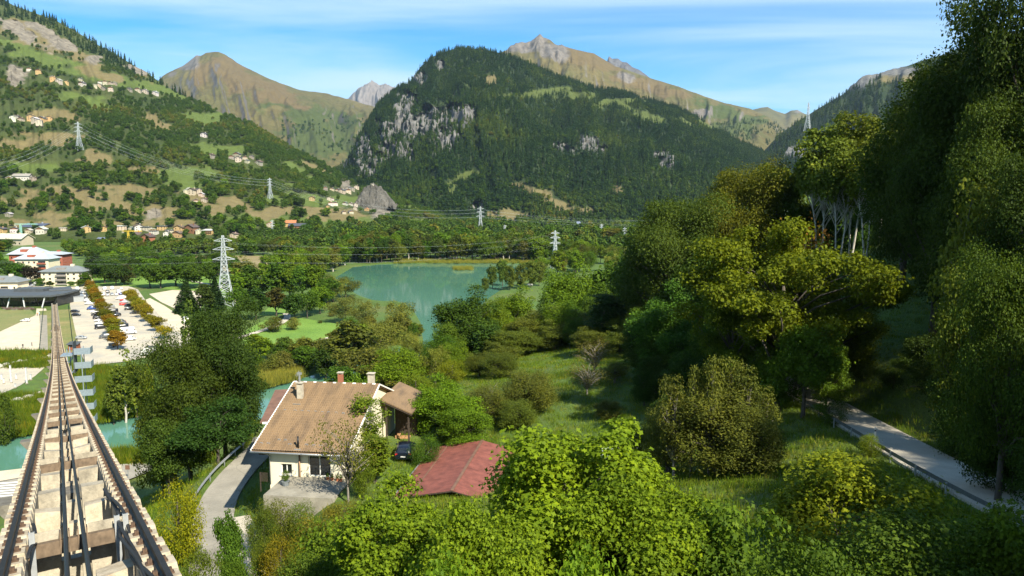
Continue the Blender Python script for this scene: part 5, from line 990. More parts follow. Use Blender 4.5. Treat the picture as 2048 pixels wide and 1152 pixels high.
M_WOODD = simple('dark_weathered_wood', (0.045, 0.032, 0.022), .85, 0, .4, 6, .3); M_STONE = paving('flagstone_terrace', (0.26, 0.24, 0.19), .8, .25, True); M_BRICKR = simple('red_brick', (0.30, 0.11, 0.06), .9, 0, .3, 12, .3)
t = NT('window_glass'); t.base((0.015, 0.018, 0.02)); t.b.inputs['Roughness'].default_value = .06; t.b.inputs['Specular IOR Level'].default_value = .8; M_GLASS = MATS['glass'] = t.m
M_CHIM = simple('rendered_chimney', (0.42, 0.38, 0.30), .9, 0, .2, 3); M_BLACK = simple('black_metal', (0.02, 0.02, 0.02), .4, .6, .2); M_BROWNR = simple('brown_sheet_roof', (0.16, 0.085, 0.055), .7, 0, .25, 1.5)
A_ = P(503, 915, 73); ZH = 26.4; HS = thing('cream_house', 'cream walled house with large brown tiled roof', 'house', (A_[0], A_[1], ZH), math.radians(-7))
ze, zr, L_, Dp, Db = 3.85, 8.35, 10.3, 11.1, 19.0; zbk = 5.2
mb = MB(); pr_ = [(0, ze-.16), (Dp, zr-.16), (Db, zbk-.16), (Db, zbk-.02), (Dp, zr-.02), (0, ze-.02)]
V = [(x, y, z) for x in (0.02, L_-.02) for y, z in pr_]; mb.add(V, [(0, 1, 4, 5), (1, 2, 3, 4), (6, 11, 10, 7), (7, 10, 9, 8), (0, 5, 11, 6), (2, 8, 9, 3), (0, 6, 7, 1), (1, 7, 8, 2), (5, 4, 10, 11), (4, 3, 9, 10)]); RF = mb.build('roof', M_TILE, HS)
nc, nw = 28, 40; xs = np.linspace(0, L_, nw*4+1); wv = .06*np.abs(np.sin(np.arange(nw*4+1)*math.pi/4)); rows = []
for i in range(nc):
    for q, dz in ((0, .15), (1, .012)):
        s = (i+q)/nc; rows.append(np.stack([xs, 0*xs+Dp*s-(.03 if q == 0 else 0), ze+(zr-ze)*s+dz+wv+.012*vnoise(xs*3, xs*0+i, 4)], 1))
Vt = np.array(rows); ii = np.arange(Vt.shape[0]*Vt.shape[1]).reshape(Vt.shape[:2]); f_ = np.stack([ii[:-1, :-1], ii[:-1, 1:], ii[1:, 1:], ii[1:, :-1]], -1).reshape(-1, 4)
o = link('roof_tiles', npmesh('roof_tiles', Vt.reshape(-1, 3), f_, M_TILE), RF); o['kind'] = 'stuff'
for k in range(26):
    x = L_*k/26; q = MB().tube([(x, Dp, zr+.03), (x+L_/26-.03, Dp, zr+.03)], .13, 6).build('ridge_tile', M_TILE if k % 3 else M_WHITE, RF)
sl = math.atan2(zr-ze, Dp)
for x in (-.05, L_+.05):
    mb = MB(); mb.bar((x, 0, ze+.03), (x, Dp, zr+.03), .12, .16); mb.bar((x, Dp, zr+.03), (x, Db, zbk+.03), .12, .16); mb.build('verge_trim', M_WHITE, RF)
mb = MB(); mb.tube([(-.1, -.10, ze-.08), (L_+.1, -.10, ze-.08)], .085, 8); mb.build('gutter', M_GALV, RF, True)
MB().tube([(1.2, -.08, ze-.12), (1.5, .5, ze-.5), (1.62, .75, ze-.7), (1.62, .75, .1)], .05, 6).build('downpipe', M_GALV, HS, True)
def wallrect(mb, x0, x1, z0, z1, holes, y0, y1):
    xs_ = sorted({x0, x1, *[h[0] for h in holes], *[h[1] for h in holes]}); zs_ = sorted({z0, z1, *[h[2] for h in holes], *[h[3] for h in holes]})
    for a, b in zip(xs_, xs_[1:]):
        for c, d in zip(zs_, zs_[1:]):
            if not any(h[0] <= a and b <= h[1] and h[2] <= c and d <= h[3] for h in holes): mb.box(a, b, y0, y1, c, d)
win = (2.75, 3.95, 1.15, 2.30); dor = (5.75, 8.15, 1.08, 3.30)
mb = MB(); wallrect(mb, 1.5, 9.9, -1.6, ze+.1, [win, dor], .85, 1.15); mb.build('front_wall', M_PLAST, HS)
mb = MB(); zw = lambda y: ze+(zr-ze)*y/Dp-.2 if y < Dp else zr+(zbk-zr)*(y-Dp)/(Db-Dp)-.2
for x in (1.5, 9.62): mb.add([(x+a, y, z) for a in (0, .28) for y, z in [(1.152, -1.6), (18.4, -1.6), (18.4, zw(18.4)), (Dp, zw(Dp)), (1.152, zw(1.152))]], [(0, 1, 2, 3, 4), (9, 8, 7, 6, 5), (0, 5, 6, 1), (1, 6, 7, 2), (2, 7, 8, 3), (3, 8, 9, 4), (4, 9, 5, 0)])
mb.build('gable_wall', M_PLAST, HS); MB().box(1.79, 9.61, 18.1, 18.4, -1.6, zbk-.2).build('rear_wall', M_PLAST, HS)
MB().box(1.79, 9.61, 3.6, 3.7, -1.5, ze+.6).build('inner_wall', M_WOODD, HS)
def window(par, x0, x1, z0, z1, y, panes=2, name='window', fw=.08, sill=True):
    mb = MB(); mb.box(x0, x0+fw, y, y+.1, z0, z1); mb.box(x1-fw, x1, y, y+.1, z0, z1); mb.box(x0+fw, x1-fw, y, y+.1, z1-fw, z1); mb.box(x0+fw, x1-fw, y, y+.1, z0, z0+fw)
    w = mb.build(name, M_WHITE, par); xx = np.linspace(x0+fw, x1-fw, panes+1)
    for k in range(panes):
        MB().box(xx[k]+.03, xx[k+1]-.03, y+.06, y+.075, z0+fw, z1-fw).build('pane', M_GLASS, w)
        if k: MB().box(xx[k]-.045, xx[k]+.045, y+.01, y+.09, z0+fw, z1-fw).build('mullion', M_WHITE, w)
    if sill: MB().box(x0-.1, x1+.1, y-.28, y-.02, z0-.1, z0-.002).build('sill', M_WHITE, w)
    return w
window(HS, *win, 1.0); window(HS, *dor, 1.0, 2, 'sliding_door', .09, False)
def chimney(x, y, h, w, mat, pots=True, lab=None):
    zb_ = ze+(zr-ze)*min(y, Dp)/Dp-(max(0, y-Dp)*.4); c = MB().box(x-w/2, x+w/2, y-w*.4, y+w*.4, zb_-.5, zb_+h).build('chimney', mat, HS)
    if lab: c['label'] = lab
    MB().box(x-w*.65, x+w*.65, y-w*.55, y+w*.55, zb_+h+.16, zb_+h+.24).build('cap', M_CHIM, c)
    for a in (-.4, .4): MB().box(x+a*w-.06, x+a*w+.06, y-w*.35, y+w*.35, zb_+h, zb_+h+.16).build('cap_support', M_CHIM, c)
    return c
c = chimney(1.95, 8.2, 1.7, .62, M_CHIM, lab='pale rendered chimney with metal cowl'); MB().tube([(1.95, 8.2, 9.0), (1.95, 8.2, 10.1)], .09, 8).build('cowl', M_GALV, c); MB().bar((1.7, 8.2, 10.1), (2.2, 8.2, 10.1), .12, .22).build('cowl_head', M_GALV, c)
MB().box(1.5, 2.4, 7.1, 7.85, 6.72, 6.79).build('flashing', M_GALV, c).location = (0, 0, .12)
chimney(5.6, 11.3, 1.15, .55, M_BRICKR, lab='slim red brick chimney at the ridge'); chimney(9.0, 12.2, 1.3, .7, M_CHIM, lab='square whitish chimney behind the ridge')
f = MB().tube([(4.85, .55, ze-.1), (4.85, .55, ze+1.55)], .11, 8).build('flue_pipe', M_BLACK, HS, True); MB().box(4.5, 5.2, .25, .9, ze+.18, ze+.30).build('flashing', M_GALV, f); MB().tube([(4.85, .72, -.2), (4.85, .72, ze-.3)], .09, 8).build('flue_pipe', simple('copper_pipe', (0.28, 0.17, 0.10), .5, .4), HS, True)
sg = MB(); sg.box(-.14, .14, -.02, .02, 0, .16); sg.box(-.16, -.12, -.10, .12, 0, .05); sg.box(.12, .16, -.10, .12, 0, .05); sg = sg.mesh('snow_guard', M_GALV)
for x, y in [(.62, 1.0), (1.4, 1.0), (2.35, 1.6), (3.05, 1.6), (3.75, 1.0), (5.55, 1.05), (6.35, 1.0), (7.1, 1.0), (1.05, 6.1), (2.2, 6.1), (3.0, 6.1), (3.8, 6.05), (4.6, 6.05), (5.4, 6.0), (6.1, 6.0), (7.0, 6.0), (7.8, 5.95)]:
    q = link('snow_guard', sg, HS); q.location = (x, y, ze+(zr-ze)*y/Dp+.07); q.rotation_euler = (sl, 0, 0)
mb = MB(); mb.tube([(.35, 11.6, 7.6), (.35, 11.6, 9.6)], .03, 5)
for k in range(5): mb.bar((.0, 11.3+k*.14, 9.1+k*.06), (.7, 11.3+k*.14, 9.1+k*.06), .02)
mb.bar((.35, 11.0, 9.0), (.35, 12.2, 9.5), .02); mb.build('antenna', M_GALV, HS)
MB().box(3.2, 10.4, -4.2, .848, -2.6, 1.0).build('terrace', M_STONE, HS); MB().box(.35, 1.48, .9, 1.1, ze-.7, ze-.55).build('eave_beam', M_WOODD, HS)
MB().box(.2, .3, 1.2, 1.3, -1, 1.1).build('fence_post', M_WOODD, HS); mb = MB()
for k in range(10): mb.box(.2+k*.13, .26+k*.13, 1.22, 1.26, .1, 1.1)
mb.build('balcony_rail', M_WOODD, HS)
def world_of(ob, l): return Matrix.Translation(ob.location) @ ob.rotation_euler.to_matrix().to_4x4() @ Vector(l)
# pots on the terrace
t1 = simple('terracotta', (0.36, 0.13, 0.06), .85, 0, .2); M_POTG = simple('grey_planter', (0.16, 0.18, 0.19), .7)
def pot(l, r, h, mat, label, plant=True, grp=None):
    p = world_of(HS, l); o = thing('plant_pot', label, 'plant pot', p, 0, grp); MB().tube([(0, 0, 0), (0, 0, h*.85), (0, 0, h)], [r*.75, r*.95, r], 10).build('pot', mat, o)
    if plant:
        c = link('plant', PROTO['shrub_n'][0], o); c.location = (0, 0, h*.9); s_ = r*2.1/12; c.scale = (s_, s_, s_*1.5); c.color = (.07, .12, .025, 1)
pot((4.35, -1.6, 1.0), .42, .45, M_POTG, 'large grey planter with a spindly shrub on the terrace')
for k, x in enumerate((8.0, 8.5, 9.1, 9.5)): pot((x, .35-.1*k, 1.0), .18, .26, t1, 'small terracotta flower pot beside the sliding door', True, 'flower pots by the sliding door')
# annex with brown roof
an = P(522, 857, 88); AN = thing('barn_annex', 'dark wooden annex with brown sheet roof behind the house', 'annex', (an[0], an[1], 24.5), math.radians(9))
mb = MB(); mb.hexa([(-.1, 0, 4.0), (7, 0, 4.0), (7, 12, 5.0), (-.1, 12, 5.0), (-.1, 0, 4.14), (7, 0, 4.14), (7, 12, 5.14), (-.1, 12, 5.14)]); mb.build('roof', M_BROWNR, AN)
MB().box(.7, 4.6, .6, 11.4, -3, 3.95).build('wall', M_WOODD, AN); MB().box(.2, 4.6, -.05, 0, 3.9, 4.16).build('fascia', M_WHITE, AN)
MB().box(1.2, 1.7, 1.8, 2.4, 4.28, 4.36).build('skylight', M_GALV, AN)
# woodshed right of the house
WS = thing('woodshed', 'open wooden shed with tiled lean-to roof at the gable', 'shed', world_of(HS, (10.6, 12.6, .3)), math.radians(-7))
mb = MB(); mb.hexa([(-.6, -.4, 5.9), (3.2, -.4, 4.3), (3.2, 8, 4.3), (-.6, 8, 5.9), (-.6, -.4, 6.05), (3.2, -.4, 4.45), (3.2, 8, 4.45), (-.6, 8, 6.05)]); mb.build('roof', M_TILE, WS)
for x, y in ((0, 0), (2.7, 0), (2.7, 4), (0, 4), (2.7, 7.5)): MB().box(x-.09, x+.09, y-.09, y+.09, -1, 5.7-x*.42).build('post', M_WOODD, WS)
MB().box(0, 2.7, 3.6, 3.7, -1, 4.3).build('back_wall', M_WOODD, WS); MB().bar((-.6, -.3, 5.8), (3.2, -.3, 4.2), .12, .2).build('rafter', M_WOODD, WS)
M_LOG = simple('cut_firewood', (0.36, 0.20, 0.09), .9, 0, .3, 9); p0 = world_of(WS, (0, 0, 0))
for k in range(26):
    l = world_of(WS, (.5+.22*(k % 8)+.08*random.random(), 2.4+.1*random.random(), .1+.22*(k//8))); o = MB().tube([(0, -.5, 0), (0, .5, 0)], .11, 7).build('firewood_log', M_LOG); o.location = l; o.rotation_euler = (0, 0, math.radians(-7)); tag(o, 'split log stacked in the open woodshed', 'log', 'firewood in the woodshed')
# picnic table
p = P(787, 846, 95); PT = thing('picnic_table', 'pale wooden picnic table on the garden lawn', 'picnic table', (p[0], p[1], gz1(p[0], p[1])), math.radians(8)); M_WOODP = simple('pale_bleached_wood', (0.50, 0.42, 0.30), .85, 0, .2, 5)
for k in range(4): MB().box(-1.1, 1.1, -.4+k*.2, -.4+k*.2+.17, .72, .77).build('plank', M_WOODP, PT)
for y in (-.85, .65): MB().box(-1.1, 1.1, y, y+.22, .42, .46).build('bench', M_WOODP, PT)
for x in (-.8, .8):
    for s_ in (-1, 1): MB().bar((x, s_*.75, 0), (x, s_*.25, .72), .08).build('leg', M_WOODP, PT)
    MB().bar((x, -.8, .4), (x, .8, .4), .06, .09).build('crosspiece', M_WOODP, PT)
# red tin roof shed
r0 = P(965, 880, 82); RSH = thing('red_roof_shed', 'low shed with rusty red tin roof among the trees', 'shed', (r0[0], r0[1], gz1(r0[0], r0[1]-4)), math.radians(-9)); zt_ = r0[2]-RSH.location.z
M_RED = simple('rusty_red_tin', (0.19, 0.062, 0.045), .7, .1, .3, 1.2); Lr = 15.0
def tin(x0, x1, z0, z1, y0, y1, par):
    k = 0
    for a in np.arange(y0, y1-.1, 1.25):
        mb = MB(); n_ = 12; V = []
        for b in (0, 1):
            for q in range(n_+1): V.append((x0 if b == 0 else x1, a+1.23*q/n_, (z0 if b == 0 else z1)+.022*(q % 2)+.004*(k % 2)))
        mb.add(V, [(q, q+1, n_+2+q, n_+1+q) for q in range(n_)]); mb.build('tin_sheet', M_RED, par); k += 1
mb = MB(); mb.hexa([(-5.9, -Lr, zt_-1.32), (0, -Lr, zt_-.16), (0, 0, zt_-.16), (-5.9, 0, zt_-1.32), (-5.9, -Lr, zt_-1.2), (0, -Lr, zt_-.05), (0, 0, zt_-.05), (-5.9, 0, zt_-1.2)]); mb.hexa([(0.01, -Lr, zt_-.16), (3.8, -Lr, zt_-1.02), (3.8, 0, zt_-1.02), (0.01, 0, zt_-.16), (0.01, -Lr, zt_-.05), (3.8, -Lr, zt_-.9), (3.8, 0, zt_-.9), (0.01, 0, zt_-.05)]); RR_ = mb.build('roof', M_WOODD, RSH)
tin(-5.95, 0, zt_-1.19, zt_-.03, -Lr, 0, RR_); tin(0, 3.85, zt_-.03, zt_-.89, -Lr, 0, RR_); MB().bar((0, -Lr, zt_+.02), (0, 0, zt_+.02), .3, .07).build('ridge_cap', M_BROWNR, RR_); MB().bar((-4.1, -Lr, zt_-.80), (-4.1, 0, zt_-.80), .14, .07).build('roof_batten', M_BROWNR, RR_); MB().bar((-5.95, -Lr, zt_-1.18), (-5.95, 0, zt_-1.18), .1, .14).build('verge_trim', M_GALV, RR_)
MB().box(-5.5, 3.4, -Lr+.4, -.4, -2, zt_-1.45).build('wall', M_WOODD, RSH)
# white sheet under the small tree
p = P(1238, 905, 78); zz_ = gz1(p[0], p[1]); n_ = 14; gx2, gy2 = np.meshgrid(np.linspace(-2.4, 2.4, n_), np.linspace(-1.8, 1.8, n_)); h2 = 1.25*np.clip(1-np.abs(gy2)/1.7, 0, 1)**.6*(np.abs(gx2) < 2.3)+.12*fbm(gx2, gy2, 3, 3); ii = np.arange(n_*n_).reshape(n_, n_)
o = link('tarpaulin', npmesh('tarpaulin', np.stack([gx2, gy2, h2+.05], -1).reshape(-1, 3), np.stack([ii[:-1, :-1], ii[:-1, 1:], ii[1:, 1:], ii[1:, :-1]], -1).reshape(-1, 4), simple('white_tarp', (0.62, 0.66, 0.68), .5, 0, .1), smooth_=True)); o.location = (p[0], p[1], zz_); tag(o, 'white plastic sheet draped over a heap under the small tree', 'tarpaulin')
# guard rails
def guardrail(pts, label, side, w, h0=.0, mat=None, group=None, sp=3):
    pts = np.asarray(pts); t_ = np.gradient(pts, axis=0); t_[:, 2] = 0; t_ /= np.linalg.norm(t_, axis=1)[:, None]; nn = np.stack([t_[:, 1], -t_[:, 0], 0*t_[:, 0]], 1); q = pts+nn*(side*(w/2+.45)); o0 = q[0]
    g = thing('guard_rail', label, 'guard rail', o0, 0, group); mb = MB(); prof = [(-.03, .42), (.04, .48), (-.03, .56), (-.03, .60), (.04, .68), (-.03, .74), (-.06, .74), (-.06, .42)]
    V = [tuple(a-o0+n*(x*-side)+np.array([0, 0, z+h0])) for a, n in zip(q, nn) for x, z in prof]; k = len(prof); mb.add(V, [(i*k+j, i*k+(j+1) % k, (i+1)*k+(j+1) % k, (i+1)*k+j) for i in range(len(q)-1) for j in range(k)]); mb.build('rail', mat or M_GALV, g)
    for i in range(0, len(q), sp):
        a = q[i]-o0+nn[i]*(side*.12); MB().cbox((a[0], a[1], a[2]-.8), .10, .12, 1.5+h0).build('post', M_GALV, g)
lp = ROADS['lane']['pts']; a0 = int(np.argmin(np.abs(lp[:, 1]-80))); guardrail(lp[a0:], 'galvanised guard rail along the narrow lane', -1, 4.3, .15)
hp = ROADS['hill_road']['pts']; px_, _, _ = proj(hp); guardrail(hp[(px_ > 1590) & (px_ < 2200)], 'dark guard rail along the hill road', 1 if True else -1, 5.4, .1, simple('weathered_rail', (0.14, 0.15, 0.15), .5, .5))
# reflector post and small sign near the lane
for (a, b, d, lab) in [(388, 1062, 72, 'thin white roadside post beside the yellow bush'), (1748, 905, 66, 'white roadside marker post behind the guard rail')]:
    p = P(a, b, d); z = gz1(p[0], p[1]); o = thing('marker_post', lab, 'marker post', (p[0], p[1], z)); MB().box(-.06, .06, -.04, .04, 0, 1.9).build('post', M_WHITE, o); MB().box(-.062, .062, -.042, .042, 1.5, 1.65).build('reflector', M_BLACK, o)
p = G(257, 962); o = thing('road_sign', 'small brown sign on a pole beside the valley road', 'sign', (p[0], p[1], .42)); MB().box(-.05, .05, -.05, .05, 0, 2.8).build('pole', M_GALV, o); MB().box(-.45, .45, -.09, -.06, 2.0, 2.9).build('panel', M_BROWNR, o)
# ------------------------------------------------------------------ vehicles
M_PAINT = objcolor('car_paint', .28, .1, .05, .6); M_TYRE = simple('tyre_rubber', (0.015, 0.015, 0.015), .8); M_RIM = simple('alloy_rim', (0.4, 0.4, 0.42), .35, .8); M_LAMPR = simple('red_lamp', (0.45, 0.02, 0.015), .3); M_LAMPW = simple('clear_lamp', (0.7, 0.7, 0.68), .2)
def loft(secs):
    """secs: list of rings (same count) along x"""
    mb = MB(); n = len(secs[0]); mb.add([p for s in secs for p in s], [(i*n+k, i*n+(k+1) % n, (i+1)*n+(k+1) % n, (i+1)*n+k) for i in range(len(secs)-1) for k in range(n)]+[tuple(range(n))[::-1], tuple(range((len(secs)-1)*n, len(secs)*n))]); return mb
def vehicle(kind):
    # x forward, stations: (x, z_low, z_belt, z_top, half width, roof half width)
    S = {'hatch': [(-2.0, .45, .80, .82, .72, .70), (-1.93, .28, .95, 1.05, .84, .62), (-1.55, .22, .98, 1.40, .88, .60), (-.9, .20, .97, 1.48, .89, .62), (.1, .20, .95, 1.46, .89, .62), (.55, .20, .94, 1.30, .89, .66), (1.05, .20, .93, .98, .88, .76), (1.75, .24, .82, .84, .84, .74), (2.0, .34, .66, .68, .70, .62)],
         'suv': [(-2.2, .5, .95, .98, .78, .74), (-2.12, .34, 1.10, 1.25, .90, .66), (-1.75, .28, 1.14, 1.62, .94, .68), (-.9, .26, 1.12, 1.72, .95, .70), (.2, .26, 1.10, 1.68, .95, .70), (.75, .26, 1.08, 1.45, .95, .72), (1.2, .26, 1.06, 1.12, .94, .84), (1.95, .3, .98, 1.0, .90, .82), (2.2, .42, .76, .78, .78, .7)],
         'van': [(-2.55, .45, 1.1, 1.7, .90, .80), (-2.48, .3, 1.2, 2.02, .97, .86), (-1.2, .26, 1.2, 2.06, .98, .88), (.8, .26, 1.2, 2.04, .98, .88), (1.35, .26, 1.18, 1.82, .98, .86), (1.9, .26, 1.14, 1.22, .96, .86), (2.4, .3, .95, .98, .90, .82), (2.6, .42, .72, .74, .78, .72)]}[kind]
    root = thing(kind, 'x', 'car'); secs = []
    for x, zl, zb_, zt, w, wr in S:
        secs.append([(x, -w*.9, zl), (x, -w, zl+.18), (x, -w, zb_-.08), (x, -w*.97, zb_), (x, -wr, zt-.04), (x, -wr*.8, zt), (x, wr*.8, zt), (x, wr, zt-.04), (x, w*.97, zb_), (x, w, zb_-.08), (x, w, zl+.18), (x, w*.9, zl)])
    loft(secs).build('body', M_PAINT, root, True)
    L = lambda i, k, o_: (S[i][0], (S[i][4]*.97*(1-o_)+S[i][5]*o_)*k+.012*k, S[i][2]*(1-o_)+(S[i][3]-.04)*o_)
    n = len(S)
    def pane(idx, k):
        mb = MB(); pts = [L(i, k, .10) for i in idx]+[L(i, k, .86) for i in reversed(idx)]; mb.add(pts, [tuple(range(len(pts)))]); mb.build('side_window', M_GLASS, root)
    a, b = (2, 4) if kind != 'van' else (3, 4)
    for k in (-1, 1): pane(list(range(a, b+1)), k); pane([b, b+1], k)
    fi, ri = (b+1, b+2), (1, 2) if kind != 'van' else (0, 1)
    def screen(i, j, nm, lo=.08, hi=.92):
        e = .014; P0 = np.array([S[i][0], 0, max(S[i][3], S[i][2]+.02)]); P1 = np.array([S[j][0], 0, S[j][3]])
        if kind == 'van' and nm == 'rear_window': P0[2] = 1.25
        d = P1-P0; nrm = np.array([-d[2], 0, d[0]]); nrm = nrm/np.linalg.norm(nrm)*(e if nm == 'windscreen' else -e)*(1 if nrm[2]*(1 if nm == 'windscreen' else -1) > 0 else -1)
        if nrm[2] < 0: nrm = -nrm
        A = P0+d*lo+nrm; B = P0+d*hi+nrm; wa = S[i][5]*.92; wb_ = S[j][5]*.86
        MB().add([(A[0], -wa, A[2]), (A[0], wa, A[2]), (B[0], wb_, B[2]), (B[0], -wb_, B[2])], [(0, 1, 2, 3)]).build(nm, M_GLASS, root)
    screen(fi[1], fi[0], 'windscreen'); screen(ri[0], ri[1], 'rear_window', .12, .9)
    wr_ = .33 if kind == 'hatch' else .37; x0, x1 = S[0][0]+.72, S[-1][0]-.78
    for x in (x0, x1):
        for k in (-1, 1):
            w = S[3][4]; tw = MB().tube([(0, -.11, 0), (0, .11, 0)], wr_, 14).build('wheel', M_TYRE, root); tw.location = (x, k*(w-.09), wr_); rm = MB().tube([(0, -.118, 0), (0, .118, 0)], wr_*.62, 10).build('rim', M_RIM, tw)
    for k in (-1, 1):
        MB().box(-.05, .03, -.13, .13, -.09, .09).build('tail_light', M_LAMPR, root).location = (S[1][0]-.02, k*(S[1][4]-.16), S[1][2]-.12)
        MB().box(-.03, .10, -.15, .15, -.07, .07).build('headlight', M_LAMPW, root).location = (S[-2][0]+.1, k*(S[-2][4]-.2), S[-2][2]-.14)
        MB().box(-.05, .05, -.10, .10, -.07, .07).build('mirror', M_PAINT, root).location = (S[b+1][0]+.1, k*(S[b+1][4]+.09), S[b+1][2]+.08)
    MB().box(-.02, .02, -.26, .26, -.06, .06).build('number_plate', M_LAMPW, root).location = (S[0][0]-.02, 0, S[0][1]+.22)
    return root
VP = {k: vehicle(k) for k in ('hatch', 'suv', 'van')}; VUSED = set()
def car(kind, x, y, z, ang, col, label, group=None, cname=None, cat='car', s=1.0):
    if kind in VUSED: o = dup(VP[kind])
    else: o = VP[kind]; VUSED.add(kind)
    o.name = cname or 'parked_car'; o.location = (x, y, z); o.rotation_euler = (0, 0, ang); o.scale = (s, s, s); tag(o, label, cat)
    if 'group' in o: del o['group']
    if group: o['group'] = group
    for c in o.children:
        if c.name.split('.')[0] in ('body', 'mirror'): c.color = tuple(col)+(1,)
    return o
p = P(811, 936, 80); car('suv', p[0], p[1], gz1(p[0], p[1])+.02, math.radians(92), (0.006, 0.010, 0.022), 'black car parked on the garden track beside the house', cname='parked_car')
WHT, BLK, GRY, SIL, RED_, BLU = (0.72, 0.72, 0.70), (0.012, 0.013, 0.015), (0.10, 0.11, 0.12), (0.36, 0.38, 0.39), (0.55, 0.02, 0.015), (0.03, 0.07, 0.25)
d1 = G(181, 586)-G(236, 700); row = math.atan2(d1[1], d1[0])
def zp(l): return [(140+a/6.777, 560+b/6.777, *r) for a, b, *r in l]
ZL = .23
def lot(l, ang, label, group, jit_=.06):
    for a, b, kind, c in l:
        p = G(a, b, ZL); car(kind, p[0], p[1], ZL, ang+random.uniform(-jit_, jit_)+random.choice((0, math.pi)), c, label.format(NM.get(c, 'grey'), 'van' if kind == 'van' else 'car'), group, 'parked_van' if kind == 'van' else 'parked_car', 'van' if kind == 'van' else 'car')
NM = {WHT: 'white', BLK: 'black', GRY: 'dark grey', SIL: 'silver', RED_: 'red', BLU: 'blue'}
lot(zp([(225, 232, 'suv', WHT), (245, 258, 'hatch', GRY), (250, 290, 'suv', WHT), (272, 330, 'van', WHT), (305, 400, 'van', BLU), (335, 445, 'hatch', WHT), (355, 480, 'suv', BLK), (372, 525, 'hatch', BLK), (395, 560, 'hatch', WHT), (410, 605, 'suv', WHT), (425, 660, 'van', BLK), (490, 785, 'van', GRY)]), row-math.pi/2, '{} {} parked nose-in along the first tree row', 'vehicles parked in front of the first tree row')
lot(zp([(540, 375, 'van', SIL), (575, 445, 'van', BLK), (625, 492, 'suv', BLK), (680, 590, 'van', GRY), (705, 655, 'van', BLK), (800, 820, 'van', WHT)]), row-math.pi/2, '{} {} parked on the aisle side of the first tree row', 'vehicles on the aisle side of the first tree row')
lot(zp([(690, 262, 'van', WHT), (725, 285, 'hatch', RED_), (735, 312, 'suv', SIL), (725, 342, 'hatch', RED_), (800, 362, 'suv', BLK), (800, 405, 'suv', BLK), (870, 455, 'hatch', GRY)]), row-math.pi/2, '{} {} parked nose-in beside the second tree row', 'vehicles beside the second tree row')
lot(zp([(100, 135, 'van', WHT), (98, 222, 'hatch', RED_), (150, 205, 'hatch', GRY), (165, 180, 'hatch', SIL), (215, 180, 'suv', GRY), (250, 165, 'suv', WHT), (510, 172, 'suv', GRY), (508, 215, 'hatch', SIL), (570, 205, 'hatch', SIL), (630, 208, 'hatch', WHT), (685, 198, 'hatch', BLU), (572, 128, 'van', WHT), (690, 128, 'hatch', WHT), (470, 132, 'van', WHT), (450, 210, 'van', WHT), (660, 175, 'van', WHT)]), row, '{} {} parked at the far end of the car park', 'vehicles at the far end of the car park')
lot(zp([(70, 440, 'hatch', BLK), (85, 488, 'hatch', BLK)]), math.radians(8), '{} {} parked beside the station wall', 'dark cars beside the station', .03)
lot(zp([(155, 800, 'hatch', SIL)]), math.radians(10), '{} hatchback parked next to the brown kiosk', None)
p = G(51, 643, .07); car('hatch', p[0], p[1], .07, math.radians(186), WHT, 'white hatchback parked alone on the gravel yard')
p = G(1060, 572); car('hatch', p[0], p[1], gz1(p[0], p[1])+.3, math.radians(170), WHT, 'white car driving on the lake road')
lot([(a/6.4, 480+b/6.4, k, c) for a, b, k, c in [(85, 640, 'suv', BLK), (140, 640, 'hatch', WHT), (250, 598, 'hatch', RED_), (245, 640, 'suv', BLK), (305, 570, 'hatch', WHT), (300, 605, 'hatch', BLU), (360, 612, 'hatch', SIL), (372, 580, 'hatch', BLK), (425, 592, 'hatch', SIL), (465, 560, 'hatch', WHT), (300, 655, 'hatch', GRY), (355, 638, 'hatch', SIL), (505, 650, 'suv', GRY), (650, 635, 'suv', BLK), (780, 638, 'suv', BLK), (880, 635, 'hatch', GRY), (20, 630, 'hatch', GRY)]], math.radians(100), '{} {} parked behind the station roof', 'vehicles parked behind the station', .5)
# horse lorry
p = G(306, 712, ZL); LR = thing('white_lorry', 'long white box lorry with dark roof parked at the lot edge', 'lorry', (p[0], p[1], ZL), math.radians(170))
M_WVAN = simple('white_bodywork', (0.76, 0.76, 0.73), .4, 0, .05, 1); MB().box(-3.6, 2.4, -1.2, 1.2, .8, 3.4).build('box_body', M_WVAN, LR); MB().box(-3.62, 2.42, -1.22, 1.22, 3.402, 3.5).build('roof', simple('dark_roof', (0.08, 0.08, 0.09), .6), LR)
cb = loft([[(2.45, -1.15, .6), (2.45, 1.15, .6), (2.45, 1.1, 2.5), (2.45, -1.1, 2.5)], [(3.6, -1.15, .6), (3.6, 1.15, .6), (3.5, 1.05, 2.4), (3.5, -1.05, 2.4)], [(4.0, -1.1, .6), (4.0, 1.1, .6), (3.95, 1.08, 1.4), (3.95, -1.08, 1.4)]]).build('cab', M_WVAN, LR); MB().hexa([(3.56, -1.0, 2.3), (3.57, 1.0, 2.3), (3.92, 1.0, 1.5), (3.92, -1.0, 1.5), (3.6, -1.0, 2.32), (3.6, 1.0, 2.32), (3.98, 1.0, 1.52), (3.98, -1.0, 1.52)]).build('windscreen', M_GLASS, cb)
for x in (-2.6, -.6, 1.2):
    MB().box(x-.35, x+.35, 1.2, 1.22, 2.4, 2.85).build('window', M_GLASS, LR); MB().box(x-.35, x+.35, -1.22, -1.2, 2.4, 2.85).build('window', M_GLASS, LR)
MB().box(-3.63, -3.6, -.9, .2, 1.0, 3.0).build('rear_panel', simple('orange_panel', (0.55, 0.26, 0.05), .6), LR); MB().box(-3.66, -3.632, -.6, .0, 2.2, 2.7).build('rear_window', M_GLASS, LR); MB().box(-3.5, 3.7, -1.0, 1.0, .45, .78).build('chassis', M_BLACK, LR)
